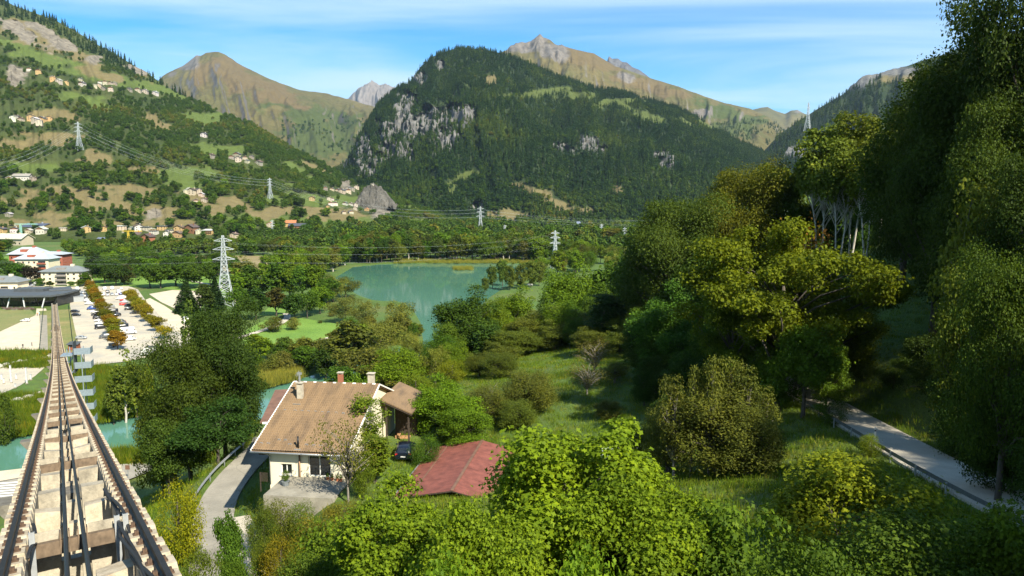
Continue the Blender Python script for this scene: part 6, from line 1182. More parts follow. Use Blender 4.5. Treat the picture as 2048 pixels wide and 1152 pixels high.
for x in (-2.4, -1.5, 3.0):
    for k in (-1, 1): w = MB().tube([(0, -.14, 0), (0, .14, 0)], .46, 12).build('wheel', M_TYRE, LR); w.location = (x, k*1.05, .46)
# motorhome
def motorhome(px, py, ang, label, z=.27):
    p = G(px, py, z); o = thing('motorhome', label, 'motorhome', (p[0], p[1], z), ang); MB().box(-3.2, 1.6, -1.1, 1.1, .5, 2.9).build('living_cabin', M_WVAN, o); MB().box(1.2, 2.4, -1.05, 1.05, 2.0, 2.85).build('overcab', M_WVAN, o)
    loft([[(1.602, -1, .5), (1.602, 1, .5), (1.602, .95, 2.0), (1.602, -.95, 2.0)], [(2.2, -1, .5), (2.2, 1, .5), (2.1, .9, 1.9), (2.1, -.9, 1.9)], [(2.7, -.98, .5), (2.7, .98, .5), (2.65, .92, 1.2), (2.65, -.92, 1.2)], [(3.3, -.9, .5), (3.3, .9, .5), (3.25, .85, 1.0), (3.25, -.85, 1.0)]]).build('cab', M_WVAN, o)
    for k in (-1, 1):
        for x in (-2.2, -.4): MB().box(x-.4, x+.4, k*1.1-.012, k*1.1+.012, 1.6, 2.2).build('window', M_GLASS, o)
    for x in (-2.2, 2.4):
        for k in (-1, 1): w = MB().tube([(0, -.12, 0), (0, .12, 0)], .36, 12).build('wheel', M_TYRE, o); w.location = (x, k*.95, .36)
    MB().box(2.15, 2.62, -.85, .85, 1.25, 1.85).build('windscreen', M_GLASS, o)
motorhome(371, 647, math.radians(120), 'white motorhome parked beside the gravel road'); motorhome(256, 668, row-math.pi/2, 'white motorhome parked behind the first tree row', .23)
# trailer
p = G(227, 694, ZL); TR = thing('utility_trailer', 'grey covered trailer at the end of the first tree row', 'trailer', (p[0], p[1], ZL), row-math.pi/2); loft([[(-1.6, -.9, .5), (-1.6, .9, .5), (-1.6, .8, 1.5), (-1.6, -.8, 1.5)], [(1.4, -.9, .5), (1.4, .9, .5), (1.3, .8, 1.6), (1.3, -.8, 1.6)]]).build('cover', simple('grey_tarp', (0.2, 0.2, 0.18), .8), TR); MB().bar((1.4, 0, .5), (2.6, 0, .45), .12).build('drawbar', M_BLACK, TR)
for k in (-1, 1): w = MB().tube([(0, -.1, 0), (0, .1, 0)], .33, 12).build('wheel', M_TYRE, TR); w.location = (0, k*.95, .33)
# ------------------------------------------------------------------ station
M_SLATE = simple('dark_grey_roof', (0.085, 0.095, 0.10), .55, .2, .15, .5); M_STEELW = simple('white_steel', (0.62, 0.63, 0.62), .5, .2); M_DARK = simple('dark_facade', (0.025, 0.028, 0.03), .3)
xL, xR = G(-220, 617)[0]*1.0, P(98, 617, 377)[0]; STN = thing('funicular_station', 'low funicular station with dark curved flat roof and steel props', 'station', ((xL+xR)/2, 392, 0)); W2 = (xR-xL)/2
mb = MB(); top = []
for k in range(13): a = -W2+2*W2*k/12; top.append((a, -15-2.2*math.sin(k/12*math.pi*1.3)))
top += [(W2+2, -4), (W2, 14), (-W2, 16)]; mb.prism(top, 5.6, 6.5); mb.build('roof', M_SLATE, STN); MB().box(W2-30, W2-14, 3, 12, 6.5, 8.0).build('roof_plant_box', M_SLATE, STN)
for k in range(9): a = -W2+2*W2*(k+.5)/9; MB().bar((a, -13.5, .1), (a+1.2*((-1)**k), -12.4, 5.6), .45).build('prop', M_STEELW, STN)
for k in range(16): a = -W2+2*W2*k/16; MB().box(a+.1, a+2*W2/16-.1, -8.0, -7.8, .1, 5.5).build('glass_panel', M_GLASS, STN)
MB().box(-W2, W2, -7.7, 13, 0, 5.55).build('hall', M_DARK, STN)
for k, (a, w, h) in enumerate([(W2-52, 6, 3.0), (W2-38, 5, 2.6), (W2-66, 5, 2.6)]): MB().box(a, a+w, -11.5, -9, .1, h).build('ticket_booth', M_STEELW, STN)
p = P(122, 613, 398); HD = thing('platform_hall', 'grey steel platform hall over the track end', 'station', (p[0], p[1], 0), math.radians(32.3))
MB().box(-5, 5.5, 0, 14, 6.6, 7.2).build('roof', M_SLATE, HD); MB().box(-5, 10, 2, 14, .1, 2.2).build('platform', M_STEELW, HD)
for x in (-4.6, -1, 5):
    for y in (.6, 12): MB().box(x-.18, x+.18, y-.18, y+.18, 0, 6.6).build('column', M_STEELW, HD)
MB().bar((-4.6, .6, 5.8), (-.9, .6, .6), .3).build('brace', M_STEELW, HD); MB().box(-4.7, 4.7, 13, 13.3, 2.2, 6.5).build('rear_wall', M_DARK, HD); MB().box(5.6, 11, -3, 8, .1, 3.0).build('side_building', simple('grey_cladding', (0.3, 0.32, 0.33), .6), HD); MB().box(5.4, 11.2, -3.2, 8.2, 3.0, 3.2).build('side_roof', M_GALV, HD)
MB().box(-1.9, 2.2, -1.6, -.2, 2.9, 4.0).build('buffer_beam', M_STEELW, HD)
for k in range(15):
    p = G(2+k*4.2, 618+(k % 3)*1.3); o = thing('bike_rack', 'metal rack with bicycles in front of the station', 'bike rack', (p[0], p[1], .05), math.radians(10), 'racks in front of the station'); mb = MB()
    for q in range(5): mb.tube([(q*.55, 0, 0), (q*.55, 0, 1.0), (q*.55, .7, 1.0), (q*.55, .7, 0)], .04, 4)
    mb.bar((0, 0, .05), (2.2, 0, .05), .06); mb.bar((0, .7, .05), (2.2, .7, .05), .06); mb.build('frame', M_GALV if k % 2 else M_BLACK, o); MB().box(.1, 2.1, .2, .5, .3, .9).build('bicycle_row', simple('mixed_bikes', (0.12, 0.07, 0.05), .6, 0, .8, 9), o)
# kiosk
p = G(149, 699, .24); KS = thing('kiosk', 'small brown wooden kiosk with dark roof beside the track', 'kiosk', (p[0], p[1], .15), math.radians(6)); MB().box(-1.6, 1.6, -1.3, 1.3, 0, 2.3).build('wall', simple('orange_brown_wood', (0.24, 0.075, 0.03), .8, 0, .2), KS); MB().hexa([(-2.1, -1.9, 2.2), (2.1, -1.9, 2.2), (2.1, 1.7, 2.75), (-2.1, 1.7, 2.75), (-2.1, -1.9, 2.35), (2.1, -1.9, 2.35), (2.1, 1.7, 2.9), (-2.1, 1.7, 2.9)]).build('roof', M_SLATE, KS); MB().box(-1.2, 1.2, -1.33, -1.302, 1.2, 2.0).build('counter_window', M_DARK, KS)
# fences along the track
def fence(a, b, n, label, mat, h=1.6):
    A, B = G(*a, .15), G(*b, .15); o = thing('fence', label, 'fence', A); d = B-A
    for k in range(n+1): q = d*k/n; MB().cbox((q[0], q[1], 0), .14, .14, h).build('post', mat, o)
    for z in (h*.35, h*.65, h*.95): MB().bar((0, 0, z), (d[0], d[1], z), .07, .14).build('rail', mat, o)
M_FEN = simple('dark_green_fence', (0.015, 0.05, 0.03), .5, .3); fence((79, 703), (87, 619), 16, 'dark green fence between gravel yard and track', M_FEN); fence((146, 690), (137, 612), 16, 'dark green fence between track and car park', M_FEN)
# posts of the bus lane, boulders, traffic sign
for k, (a, b, h) in enumerate([(23, 766, 5.5), (54, 768, 5.0), (8, 768, 1.6), (4, 761, 1.8), (33, 760, 1.8), (62, 760, 1.7), (31, 776, 1.2)]):
    p = G(a, b, .1); o = thing('lane_post', ['tall white post on the bus lane island', 'short white ticket post beside the bus lane'][k > 1], 'post', (p[0], p[1], .1), 0, ['tall white posts', 'short ticket posts'][k > 1]); MB().box(-.18, .18, -.18, .18, 0, h).build('column', M_STEELW, o); MB().box(-.26, .26, -.26, .26, 0, .3).build('base', M_CONC, o); MB().box(-.2, .2, -.2, .2, h, h+.12).build('cap', M_GALV, o)
M_BOUL = concrete('boulder_rock', (0.34, 0.32, 0.27), (0.52, 0.49, 0.42), (0.25, 0.22, 0.17))
for k, (a, b, s) in enumerate([(12, 731, 1.3), (26, 728, 1.0), (40, 726, 1.4), (53, 724, 1.1), (62, 722, 1.0), (69, 721, 1.1), (87, 718, .9), (32, 803, 1.5), (57, 797, 1.4), (0, 734, 1.2), (100, 713, .8)]):
    p = G(a, b, .12); bm = bmesh.new(); bmesh.ops.create_icosphere(bm, subdivisions=2, radius=1)
    for v in bm.verts: v.co *= .75+.5*float(vnoise(v.co.x*1.6+k*7, v.co.y*1.6+v.co.z*2, 3))
    me = bpy.data.meshes.new('boulder'); bm.to_mesh(me); bm.free(); me.materials.append(M_BOUL); o = link('boulder', me); o.location = (p[0], p[1], .3); o.scale = (s*1.3, s, s*.7); o.rotation_euler = (0, 0, k); tag(o, 'pale boulder lying on the grass verge', 'boulder', 'boulders on the verge')
p = G(142, 720, .2); o = thing('traffic_sign', 'red and white no-entry sign near the stair tower', 'sign', (p[0], p[1], .1)); MB().tube([(0, 0, 0), (0, 0, 3.0)], .06, 6).build('pole', M_GALV, o); MB().tube([(0, -.05, 2.7), (0, -.02, 2.7)], .42, 14).build('disc', M_LAMPR, o); MB().box(-.28, .28, -.056, -.051, 2.63, 2.77).build('white_bar', M_WHITE, o)
# people
def person(px, py, z, shirt, trousers, label, ang=0):
    p = G(px, py, z); me = bpy.data.meshes.new('body')
    J = [(0, 0, .95), (0, 0, 1.2), (0, 0, 1.42), (0, 0, 1.52), (0, .02, 1.68), (-.1, 0, .9), (-.12, .08, .5), (-.12, 0, .08), (-.12, .16, .04), (.1, 0, .9), (.13, -.06, .5), (.13, -.16, .08), (.13, 0, .04), (-.2, 0, 1.4), (-.27, -.02, 1.1), (-.25, .1, .85), (.2, 0, 1.4), (.27, .04, 1.1), (.25, -.05, .85)]
    E_ = [(0, 1), (1, 2), (2, 3), (3, 4), (0, 5), (5, 6), (6, 7), (7, 8), (0, 9), (9, 10), (10, 11), (11, 12), (2, 13), (13, 14), (14, 15), (2, 16), (16, 17), (17, 18)]
    R_ = [.15, .14, .15, .06, .115, .1, .075, .05, .045, .1, .075, .05, .045, .065, .05, .035, .065, .05, .035]
    me.from_pydata(J, E_, []); o = thing('person', label, 'person', (p[0], p[1], z), ang); b = link('body', me, o)
    m = b.modifiers.new('skin', 'SKIN'); 
    for v, r in zip(me.skin_vertices[0].data if me.skin_vertices else [], R_): v.radius = (r, r)
    b.modifiers.new('sub', 'SUBSURF').levels = 1; b.modifiers['sub'].render_levels = 1
    t = NT('clothes_'+label[:14]); zc = t.n('ShaderNodeSeparateXYZ', i0=t.coord('Object')).outputs[2]; t.base(t.ramp(t.math('DIVIDE', zc, 1.8), [(0.0, (0.03, 0.03, 0.03)), (0.05, trousers), (0.53, shirt), (0.83, (0.45, 0.28, 0.2)), (0.93, (0.06, 0.04, 0.03))], 'CONSTANT')); me.materials.append(t.m); return o
def person2(*a, **k):
    o = person(*a, **k); b = [c for c in o.children][0]; me = b.data
    if not me.skin_vertices:
        bpy.context.view_layer.objects.active = b; bm = bmesh.new(); bm.from_mesh(me); bm.verts.layers.skin.verify(); bm.to_mesh(me); bm.free()
        R_ = [.15, .14, .15, .06, .115, .1, .075, .05, .045, .1, .075, .05, .045, .065, .05, .035, .065, .05, .035]
        for i, v in enumerate(me.skin_vertices[0].data): v.radius = (R_[i], R_[i]); v.use_root = (i == 0)
    return o
person2(46, 696, .07, (0.02, 0.02, 0.025), (0.03, 0.03, 0.04), 'person in dark clothes walking on the gravel yard', ang=.4)
person2(64, 692, .07, (0.05, 0.045, 0.06), (0.04, 0.04, 0.05), 'person in a dark jacket standing nearer the fence', ang=2.0)
person2(75, 632, .07, (0.55, 0.18, 0.05), (0.05, 0.05, 0.08), 'person in an orange top on the station path', ang=1.0)
person2(79, 631, .07, (0.30, 0.45, 0.60), (0.08, 0.09, 0.12), 'person in a light blue top on the station path', ang=1.3)
# traffic cone
p = G(140+762/6.777, 560+575/6.777, ZL); o = thing('traffic_cone', 'orange traffic cone standing in the car park aisle', 'traffic cone', (p[0], p[1], ZL)); MB().tube([(0, 0, .04), (0, 0, 1.0)], [.28, .06], 10).build('cone', simple('orange_plastic', (0.7, 0.15, 0.03), .6), o); MB().box(-.35, .35, -.35, .35, 0, .05).build('base', M_RUBBER, o)
# ------------------------------------------------------------------ buildings
M_WALL = objcolor('stucco', .9, 0, .12, 0, .6); M_ROOF = objcolor('roofing', .75, 0, .25, 0, .7); M_WOOD = objcolor('timber', .85, 0, .3, 0, 1.5); M_WIN = M_GLASS
def chalet(style):
    root = thing('chalet', 'x', 'house'); w, d, h, rh = {'chalet': (11, 9, 5.5, 2.8), 'house': (10, 9, 6.0, 2.2), 'long': (24, 11, 5.5, 3.2), 'block': (18, 11, 8.5, 2.0), 'flat': (14, 9, 6.0, .5)}[style]
    front = style in ('chalet', 'house')   # gable faces the viewer (-y)
    mb = MB()
    if front: mb.add([(x, y, z) for y in (-d/2, d/2) for x, z in [(-w/2, -4), (w/2, -4), (w/2, h), (0, h+rh), (-w/2, h)]], [(0, 1, 2, 3, 4), (9, 8, 7, 6, 5), (0, 5, 6, 1), (1, 6, 7, 2), (2, 7, 8, 3), (3, 8, 9, 4), (4, 9, 5, 0)])
    else: mb.add([(x, y, z) for x in (-w/2, w/2) for y, z in [(-d/2, -4), (d/2, -4), (d/2, h), (0, h+rh), (-d/2, h)]], [(0, 1, 2, 3, 4), (9, 8, 7, 6, 5), (0, 5, 6, 1), (1, 6, 7, 2), (2, 7, 8, 3), (3, 8, 9, 4), (4, 9, 5, 0)])
    mb.build('wall', M_WALL, root); mb = MB(); ov = 1.1
    for s in (-1, 1):
        if front: a = w/2+ov; q = rh/(w/2)*ov; mb.hexa([(s*a, -d/2-ov, h-q+.05), (0, -d/2-ov, h+rh+.05), (0, d/2+ov, h+rh+.05), (s*a, d/2+ov, h-q+.05), (s*a, -d/2-ov, h-q+.4), (0, -d/2-ov, h+rh+.4), (0, d/2+ov, h+rh+.4), (s*a, d/2+ov, h-q+.4)])
        else: a = d/2+ov; q = rh/(d/2)*ov; mb.hexa([(-w/2-ov, s*a, h-q+.05), (w/2+ov, s*a, h-q+.05), (w/2+ov, 0, h+rh+.05), (-w/2-ov, 0, h+rh+.05), (-w/2-ov, s*a, h-q+.4), (w/2+ov, s*a, h-q+.4), (w/2+ov, 0, h+rh+.4), (-w/2-ov, 0, h+rh+.4)])
    rf = mb.build('roof', M_ROOF, root); MB().box(w*.2, w*.2+.8, -.3, .5, h+rh*.4, h+rh+1.3).build('chimney', M_WALL, rf)
    nf = max(1, int(h//2.8)); nx = max(2, int(w//3.6))
    for f in range(nf):
        for k in range(nx):
            x = -w/2+w*(k+.5)/nx; z = .9+f*2.8; wi = MB().box(x-.55, x+.55, -d/2-.06, -d/2+.02, z, z+1.3).build('window', M_WIN, root)
    if style in ('chalet', 'block'):
        for f in range(1, nf): b = MB().box(-w/2+.6, w/2-.6, -d/2-1.1, -d/2-.05, f*2.8+.25, f*2.8+.4).build('balcony', M_WOOD, root); MB().box(-w/2+.6, w/2-.6, -d/2-1.1, -d/2-1.02, f*2.8+.4, f*2.8+1.2).build('railing', M_WOOD, b)
    if style == 'chalet': MB().add([(-w/2+.1, -d/2-.05, h-.6), (w/2-.1, -d/2-.05, h-.6), (w/2-.1, -d/2-.05, h), (0, -d/2-.05, h+rh-.1), (-w/2+.1, -d/2-.05, h)], [(0, 1, 2, 3, 4)]).build('gable_boarding', M_WOOD, root)
    return root
CH = {k: chalet(k) for k in ('chalet', 'house', 'long', 'block', 'flat')}; CUSED = set()
SLT, BRN, PAL, ORG, BLR = (0.10, 0.10, 0.11), (0.13, 0.085, 0.06), (0.50, 0.50, 0.47), (0.42, 0.17, 0.07), (0.14, 0.17, 0.24); CRM, WHW, STN_, YEL, WDB = (0.44, 0.38, 0.28), (0.52, 0.49, 0.43), (0.26, 0.23, 0.18), (0.44, 0.30, 0.13), (0.20, 0.10, 0.05)
def bld(style, pos, wpx, roofc, wallc, label, group=None, rz=0.0, name='chalet', cat='house', zoff=-.3, hs=1.0):
    if style in CUSED: o = dup(CH[style])
    else: o = CH[style]; CUSED.add(style)
    w0 = {'chalet': 13.2, 'house': 12.2, 'long': 26.2, 'block': 20.2, 'flat': 16.2}[style]; s = wpx*pos[1]/FPX/w0; o.name = name; o.location = (pos[0], pos[1], pos[2]+zoff); o.rotation_euler = (0, 0, rz); o.scale = (s, s, s*hs)
    if 'group' in o: del o['group']
    tag(o, label, cat, group)
    for c in o.children:
        n = c.name.split('.')[0]; c.color = tuple({'wall': wallc, 'roof': roofc}.get(n, WDB))+(1,)
        for g in c.children: g.color = tuple(wallc if g.name.startswith('chimney') else WDB)+(1,)
    return o
def hamlet(surf, pts, label, group, roofs, walls, wmin, wmax, styles=('chalet', 'house', 'house')):
    for (a, b) in pts:
        pos = on(surf, a, b+2) if surf else G(a, b+2); yaw = random.uniform(-.5, .5)+math.atan2(pos[0], pos[1])*-1.0*.6
        bld(random.choice(styles), pos, random.uniform(wmin, wmax), jit(random.choice(roofs), .2), jit(random.choice(walls), .12), label, group, yaw)
random.seed(11); LHS = 'left_hillside'
hamlet(LHS, HAMP[0], 'small chalet in the highest hamlet under the crest', 'highest hamlet', [SLT, SLT, BRN, PAL], [CRM, WHW, STN_, YEL], 8, 13)
hamlet(LHS, HAMP[1], 'chalet in the hamlet above the hillside pylon', 'hamlet above the hillside pylon', [SLT, BRN, PAL], [CRM, WHW, YEL], 10, 16)
hamlet(LHS, HAMP[2], 'lone farmhouse beside a hillside copse', 'lone farmhouses', [BRN, PAL], [CRM, STN_], 11, 15); bld('long', on(LHS, 45, 358), 34, (0.3, .28, .24), WHW, 'long white farm building on the hillside', None, .1, 'farm_building', 'farm')
hamlet(LHS, HAMP[3], 'stone chalet in the hamlet at mid slope', 'mid slope hamlet', [SLT, SLT, BRN], [CRM, STN_, WHW], 9, 15)
hamlet(LHS, HAMP[4], 'chalet in the small hamlet above the sandy track', 'hamlet above the sandy track', [SLT, PAL, BRN], [CRM, WHW], 10, 18)
hamlet(LHS, HAMP[5], 'slate roofed stone house below the castle rock', 'old village below the castle rock', [SLT, SLT, (0.16, 0.17, 0.19)], [STN_, CRM], 9, 14)
hamlet(LHS, HAMP[6], 'chalet in the scattered lower village', 'scattered lower village', [SLT, BRN, BRN, ORG], [CRM, WHW, YEL], 8, 13, ('chalet', 'chalet', 'house'))
bld('long', on(LHS, 574, 452), 36, ORG, YEL, 'long farm with orange tiled roof at the wood edge', None, .1, 'farm_building', 'farm'); bld('long', on(LHS, 594, 458), 34, (0.06, .07, .09), WDB, 'dark roofed barn next to the orange farm', None, .1, 'farm_building', 'barn'); bld('house', on(LHS, 541, 454), 14, ORG, CRM, 'small orange roofed house beside the farm')
for a, b, st, w, rc, wc, lab in [(1020, 230, 'chalet', 14, BRN, CRM, 'brown roofed chalet in the far valley meadow'), (1085, 195, 'house', 9, PAL, WHW, 'tall pale house in the far valley'), (1130, 232, 'house', 12, SLT, CRM, 'low grey house in the far valley'), (1235, 215, 'long', 16, BRN, YEL, 'long yellowish house in the far valley'), (1290, 210, 'house', 11, BRN, WHW, 'white house beside the blue roofed hall'), (1385, 215, 'long', 30, (0.18, .22, .30), STN_, 'hall with long blue-grey roof in the far valley'), (1485, 218, 'chalet', 13, BRN, CRM, 'chalet beside the blue roofed hall'), (1700, 255, 'long', 22, PAL, WHW, 'white barn at the end of the far valley meadow'), (1255, 288, 'chalet', 12, (0.04, .04, .045), WDB, 'dark roofed chalet among the valley trees')]:
    a, b = 840+a/4.267, 400+b/4.267; d = 56*FPX/(b+3-400); d = min(d, 1500); p = P(a, b+3, d); bld(st, (p[0], d, p[2]), w, rc, wc, lab, None, random.uniform(-.3, .3), zoff=0)
hamlet(LHS, HAMP[7], 'village house at the foot of the hillside', 'village at the foot of the hillside', [PAL, PAL, BRN, SLT], [WHW, CRM, YEL], 13, 21, ('house', 'chalet', 'flat'))
for a, b, st, w, rc, wc, lab in [(1170, 240, 'chalet', 26, (0.12, .09, .08), (0.30, .10, .05), 'big reddish chalet with dark double roof'), (1265, 255, 'chalet', 24, (0.10, .07, .06), (0.34, .12, .06), 'red timber chalet in front of the village'), (1640, 170, 'chalet', 24, (0.11, .08, .07), WDB, 'dark timber chalet at the village end'), (1785, 195, 'block', 22, PAL, YEL, 'yellow apartment block with pale flat roof'), (1640, 215, 'long', 30, (0.24, .30, .36), CRM, 'house with pale blue sheet roof in the village'), (335, 225, 'block', 56, (0.07, .09, .14), (0.30, .32, .36), 'long three-storey building with dark blue roof'), (70, 215, 'block', 44, (0.07, .09, .14), (0.30, .32, .36), 'long blue-grey building at the village edge'), (130, 285, 'long', 66, (0.55, .52, .40), CRM, 'long low building with pale cream roof'), (90, 245, 'house', 16, SLT, WHW, 'grey roofed house beside the long building'), (220, 250, 'long', 26, (0.5, .55, .6), CRM, 'pale metal roofed workshop in the village'), (880, 252, 'long', 22, BLR, STN_, 'low hall with grey-blue roof behind the trees'), (570, 225, 'long', 28, BRN, CRM, 'low brown roofed barn at the village edge')]:
    a, b = a/4.267, 420+b/4.267; p = G(a, max(b+3, 478)); zz_ = float(P(a, b+4, p[1])[2]); bld(st, (p[0], p[1], max(0, zz_)), w, rc, wc, lab, None, -.3+random.uniform(-.15, .15), zoff=0)
# apartment blocks behind the station
def apartment(px0, px1, ybase, D, depth, h, rh, name, label, wallm, woodm, roofm, wings, rz=-.15, nfl=3):
    x0, x1 = P(px0, ybase, D)[0], P(px1, ybase, D)[0]; w = x1-x0; o = thing(name, label, 'apartment block', ((x0+x1)/2, D, 0), rz)
    MB().box(-w/2, w/2, 0, depth, 0, h).build('wall', wallm, o); mb = MB(); e = 1.4
    mb.add([(-w/2-e, -e, h), (w/2+e, -e, h), (w/2+e, depth+e, h), (-w/2-e, depth+e, h), (-w/4, depth/2, h+rh), (w/4, depth/2, h+rh)], [(0, 1, 5, 4), (1, 2, 5), (2, 3, 4, 5), (3, 0, 4), (3, 2, 1, 0)]); r = mb.build('roof', roofm, o); MB().box(w*.1, w*.1+2, depth*.45, depth*.6, h+rh*.6, h+rh+1).build('chimney', wallm, r); MB().box(-w*.16, w*.05, depth*.1, depth*.4, h+.4, h+rh*.7).build('dormer', woodm, r)
    nx = int(w/3.4)
    for f in range(nfl):
        for k in range(nx):
            x = -w/2+w*(k+.5)/nx; z = 1.1+f*(h-.6)/nfl
            if abs(x-w*wings) < w*.14: continue
            wi = MB().box(x-.5, x+.5, -.07, .02, z, z+1.25).build('window', M_GLASS, o)
            if k % 2: MB().box(x-.95, x-.53, -.06, -.005, z, z+1.25).build('shutter', woodm, wi)
        b = MB().box(w*wings-w*.13, w*wings+w*.13, -1.3, -.02, .5+f*(h-.6)/nfl, .65+f*(h-.6)/nfl).build('balcony', woodm, o); MB().box(w*wings-w*.13, w*wings+w*.13, -1.3, -1.22, .65+f*(h-.6)/nfl, 1.6+f*(h-.6)/nfl).build('railing', woodm, b)
        MB().box(w*wings-w*.11, w*wings+w*.11, -.08, .015, .7+f*(h-.6)/nfl, 2.6+f*(h-.6)/nfl).build('balcony_door', M_GLASS, b)
    return o
M_CREAM = simple('cream_facade', (0.66, 0.58, 0.42), .9, 0, .06, .4); M_REDW = simple('red_timber_cladding', (0.30, 0.085, 0.045), .85, 0, .2, 1); M_PALR = simple('pale_metal_roof', (0.42, 0.46, 0.48), .55, .2, .1, .3); M_GRYR = simple('grey_metal_roof', (0.20, 0.22, 0.22), .6, .2, .12, .3); M_BALC = simple('grey_balcony', (0.22, 0.20, 0.18), .8)
apartment(85, 166, 571, 478, 13, 9.3, 3.4, 'cream_apartment_block', 'cream apartment block with grey hipped roof behind the station', M_CREAM, M_BALC, M_GRYR, -.02, math.radians(4))
apartment(34, 98, 559, 515, 15, 14.5, 4.0, 'red_apartment_block', 'apartment block with red timber balconies and pale roof', M_CREAM, M_REDW, M_PALR, .30, math.radians(4), 4)
apartment(22, 80, 548, 548, 16, 15.5, 5.0, 'red_apartment_block', 'rear block with pale gabled roof and red timber top', M_REDW, M_REDW, M_PALR, .30, math.radians(4), 4); apartment(80, 126, 548, 552, 14, 15.0, 2.0, 'red_apartment_block', 'rear red timber wing with flat pale roof', M_REDW, M_CREAM, M_PALR, -.2, math.radians(4), 4)
apartment(-30, 34, 577, 452, 12, 5.2, 3.5, 'garage_building', 'low garage building with grey metal roof behind the station', M_CREAM, M_BALC, M_GRYR, .1, math.radians(4), 1)
# ------------------------------------------------------------------ pylons, wires, cranes, castle
M_PYL = simple('pylon_steel', (0.50, 0.54, 0.55), .5, .35, .1, .5)
def pylon(pos, h, bw, label, detail=True, group=None, t=.28, arms=((.66, .30), (.80, .28), (.92, .24)), rz=.5):
    o = thing('lattice_pylon', label, 'pylon', pos, rz, group); tw = lambda q: bw*(1-q)**1.0*.5 if q < .45 else bw*.5*(.55-.42*(q-.45)/.55); tw = lambda q: np.interp(q, [0, .5, 1], [bw/2, bw*.19, bw*.06])
    C = [(-1, -1), (1, -1), (1, 1), (-1, 1)]; lv = [0, .10, .20, .29, .38, .46, .53, .60, .67, .74, .81, .88, .94, 1.0] if detail else [0, .2, .38, .53, .67, .8, .92, 1]
    for a, b in C: MB().tube([(a*tw(q), b*tw(q), h*q) for q in lv], [t*.7*(1-.5*q) for q in lv], 4).build('leg', M_PYL, o)
    mb = MB()
    for i in range(len(lv)-1):
        for k in range(4):
            a, b = C[k], C[(k+1) % 4]; q0, q1 = lv[i], lv[i+1]; A = lambda c, q: (c[0]*tw(q), c[1]*tw(q), h*q); mb.bar(A(a, q0), A(b, q1), t*.6); mb.bar(A(b, q0), A(a, q1), t*.6); mb.bar(A(a, q1), A(b, q1), t*.55)
    x = mb.build('lattice_bracing', M_PYL, o); x['kind'] = 'stuff'
    for q, a in arms:
        L = h*a*.5; mb = MB(); w = tw(q)
        for s in (-1, 1):
            for k in (-1, 1): mb.bar((s*w, k*w, h*q), (s*L, 0, h*q+.3), t*.6); mb.bar((s*w, k*w, h*(q+.045)), (s*L, 0, h*q+.3), t*.6)
            for f in (.35, .7): mb.bar((s*(w+(L-w)*f), -w*(1-f), h*q+.3*f), (s*(w+(L-w)*f), w*(1-f), h*q+.3*f), t*.45); mb.bar((s*(w+(L-w)*f), 0, h*q), (s*(w+(L-w)*(f-.3)), 0, h*(q+.045*(1-f+.3))), t*.45)
        mb.build('crossarm', M_PYL, o)
    return o, [Matrix.Translation(pos) @ Matrix.Rotation(rz, 4, 'Z') @ Vector((s*h*a*.5, 0, h*q-.8)) for q, a in arms for s in (-1, 1)]
pA = G(452, 613); pyA = pylon((pA[0], pA[1], 0), 37.5, 8.4, 'tall silver lattice pylon standing behind the locust trees', True, None, .34, rz=.25)
def hp(px, yt, yb, lab, surf=LHS, **k): q = on(surf, px, yb); h = (yb-yt)*q[1]/FPX; return pylon(tuple(q), h, h*.2, lab, False, None, .5 if surf == LHS else 1.0, rz=.9, **k)
py1 = hp(160, 247, 303, 'lattice pylon on the left hillside below the hamlet'); py2 = hp(541, 357, 399, 'lattice pylon above the sandy hillside track'); py0 = hp(-60, 330, 400, 'lattice pylon at the hillside edge')
def vp(px, yt, yb, D, lab): p = P(px, yb, D); z = max(0, gz1(p[0], p[1])); h = P(px, yt, D)[2]-z; return pylon((p[0], D, z), h, h*.2, lab, False, None, .4, rz=.3)
py3 = vp(961, 413, 462, 1150, 'lattice pylon in front of the dry meadow'); py4 = vp(1110, 461, 535, 600, 'slim lattice pylon rising behind the lake'); vp(1010, 450, 475, 1000, 'small pylon among the far valley trees'); py5 = vp(1203, 448, 480, 1000, 'distant pylon below the valley farms'); vp(1249, 455, 487, 900, 'distant pylon beside the white barn'); vp(545, 440, 466, 1100, 'small pylon behind the farm wood')
hp(1616, 207, 262, 'faint tall pylon on the right mountain', 'right_dark_mountain')
M_WIRE = simple('aluminium_wire', (0.62, 0.66, 0.66), .4, .3)
def wires(A, B, sag, r=.16, n=16):
    for a, b in zip(A, B):
        a, b = Vector(a), Vector(b); pts = []
        for k in range(n+1): q = k/n; v = a.lerp(b, q); v.z -= sag*4*q*(1-q); pts.append(v)
        o = MB().tube(pts, r, 4).build('power_line', M_WIRE); tag(o, 'thin overhead power line sagging between lattice pylons', 'power line', 'overhead power lines')
wires(py0[1], py1[1], 14, .055); wires(py1[1], py2[1], 22, .065); wires(py2[1], py3[1], 20, .06); wires(py3[1][::2]+py3[1][1::2], [P(1700, 400+8*k, 900) for k in range(6)], 16, .05)
e1 = [P(-200, 500+5*k, 600) for k in range(6)]; wires(e1, pyA[1], 5, .012); wires(pyA[1], py4[1], 6, .012)
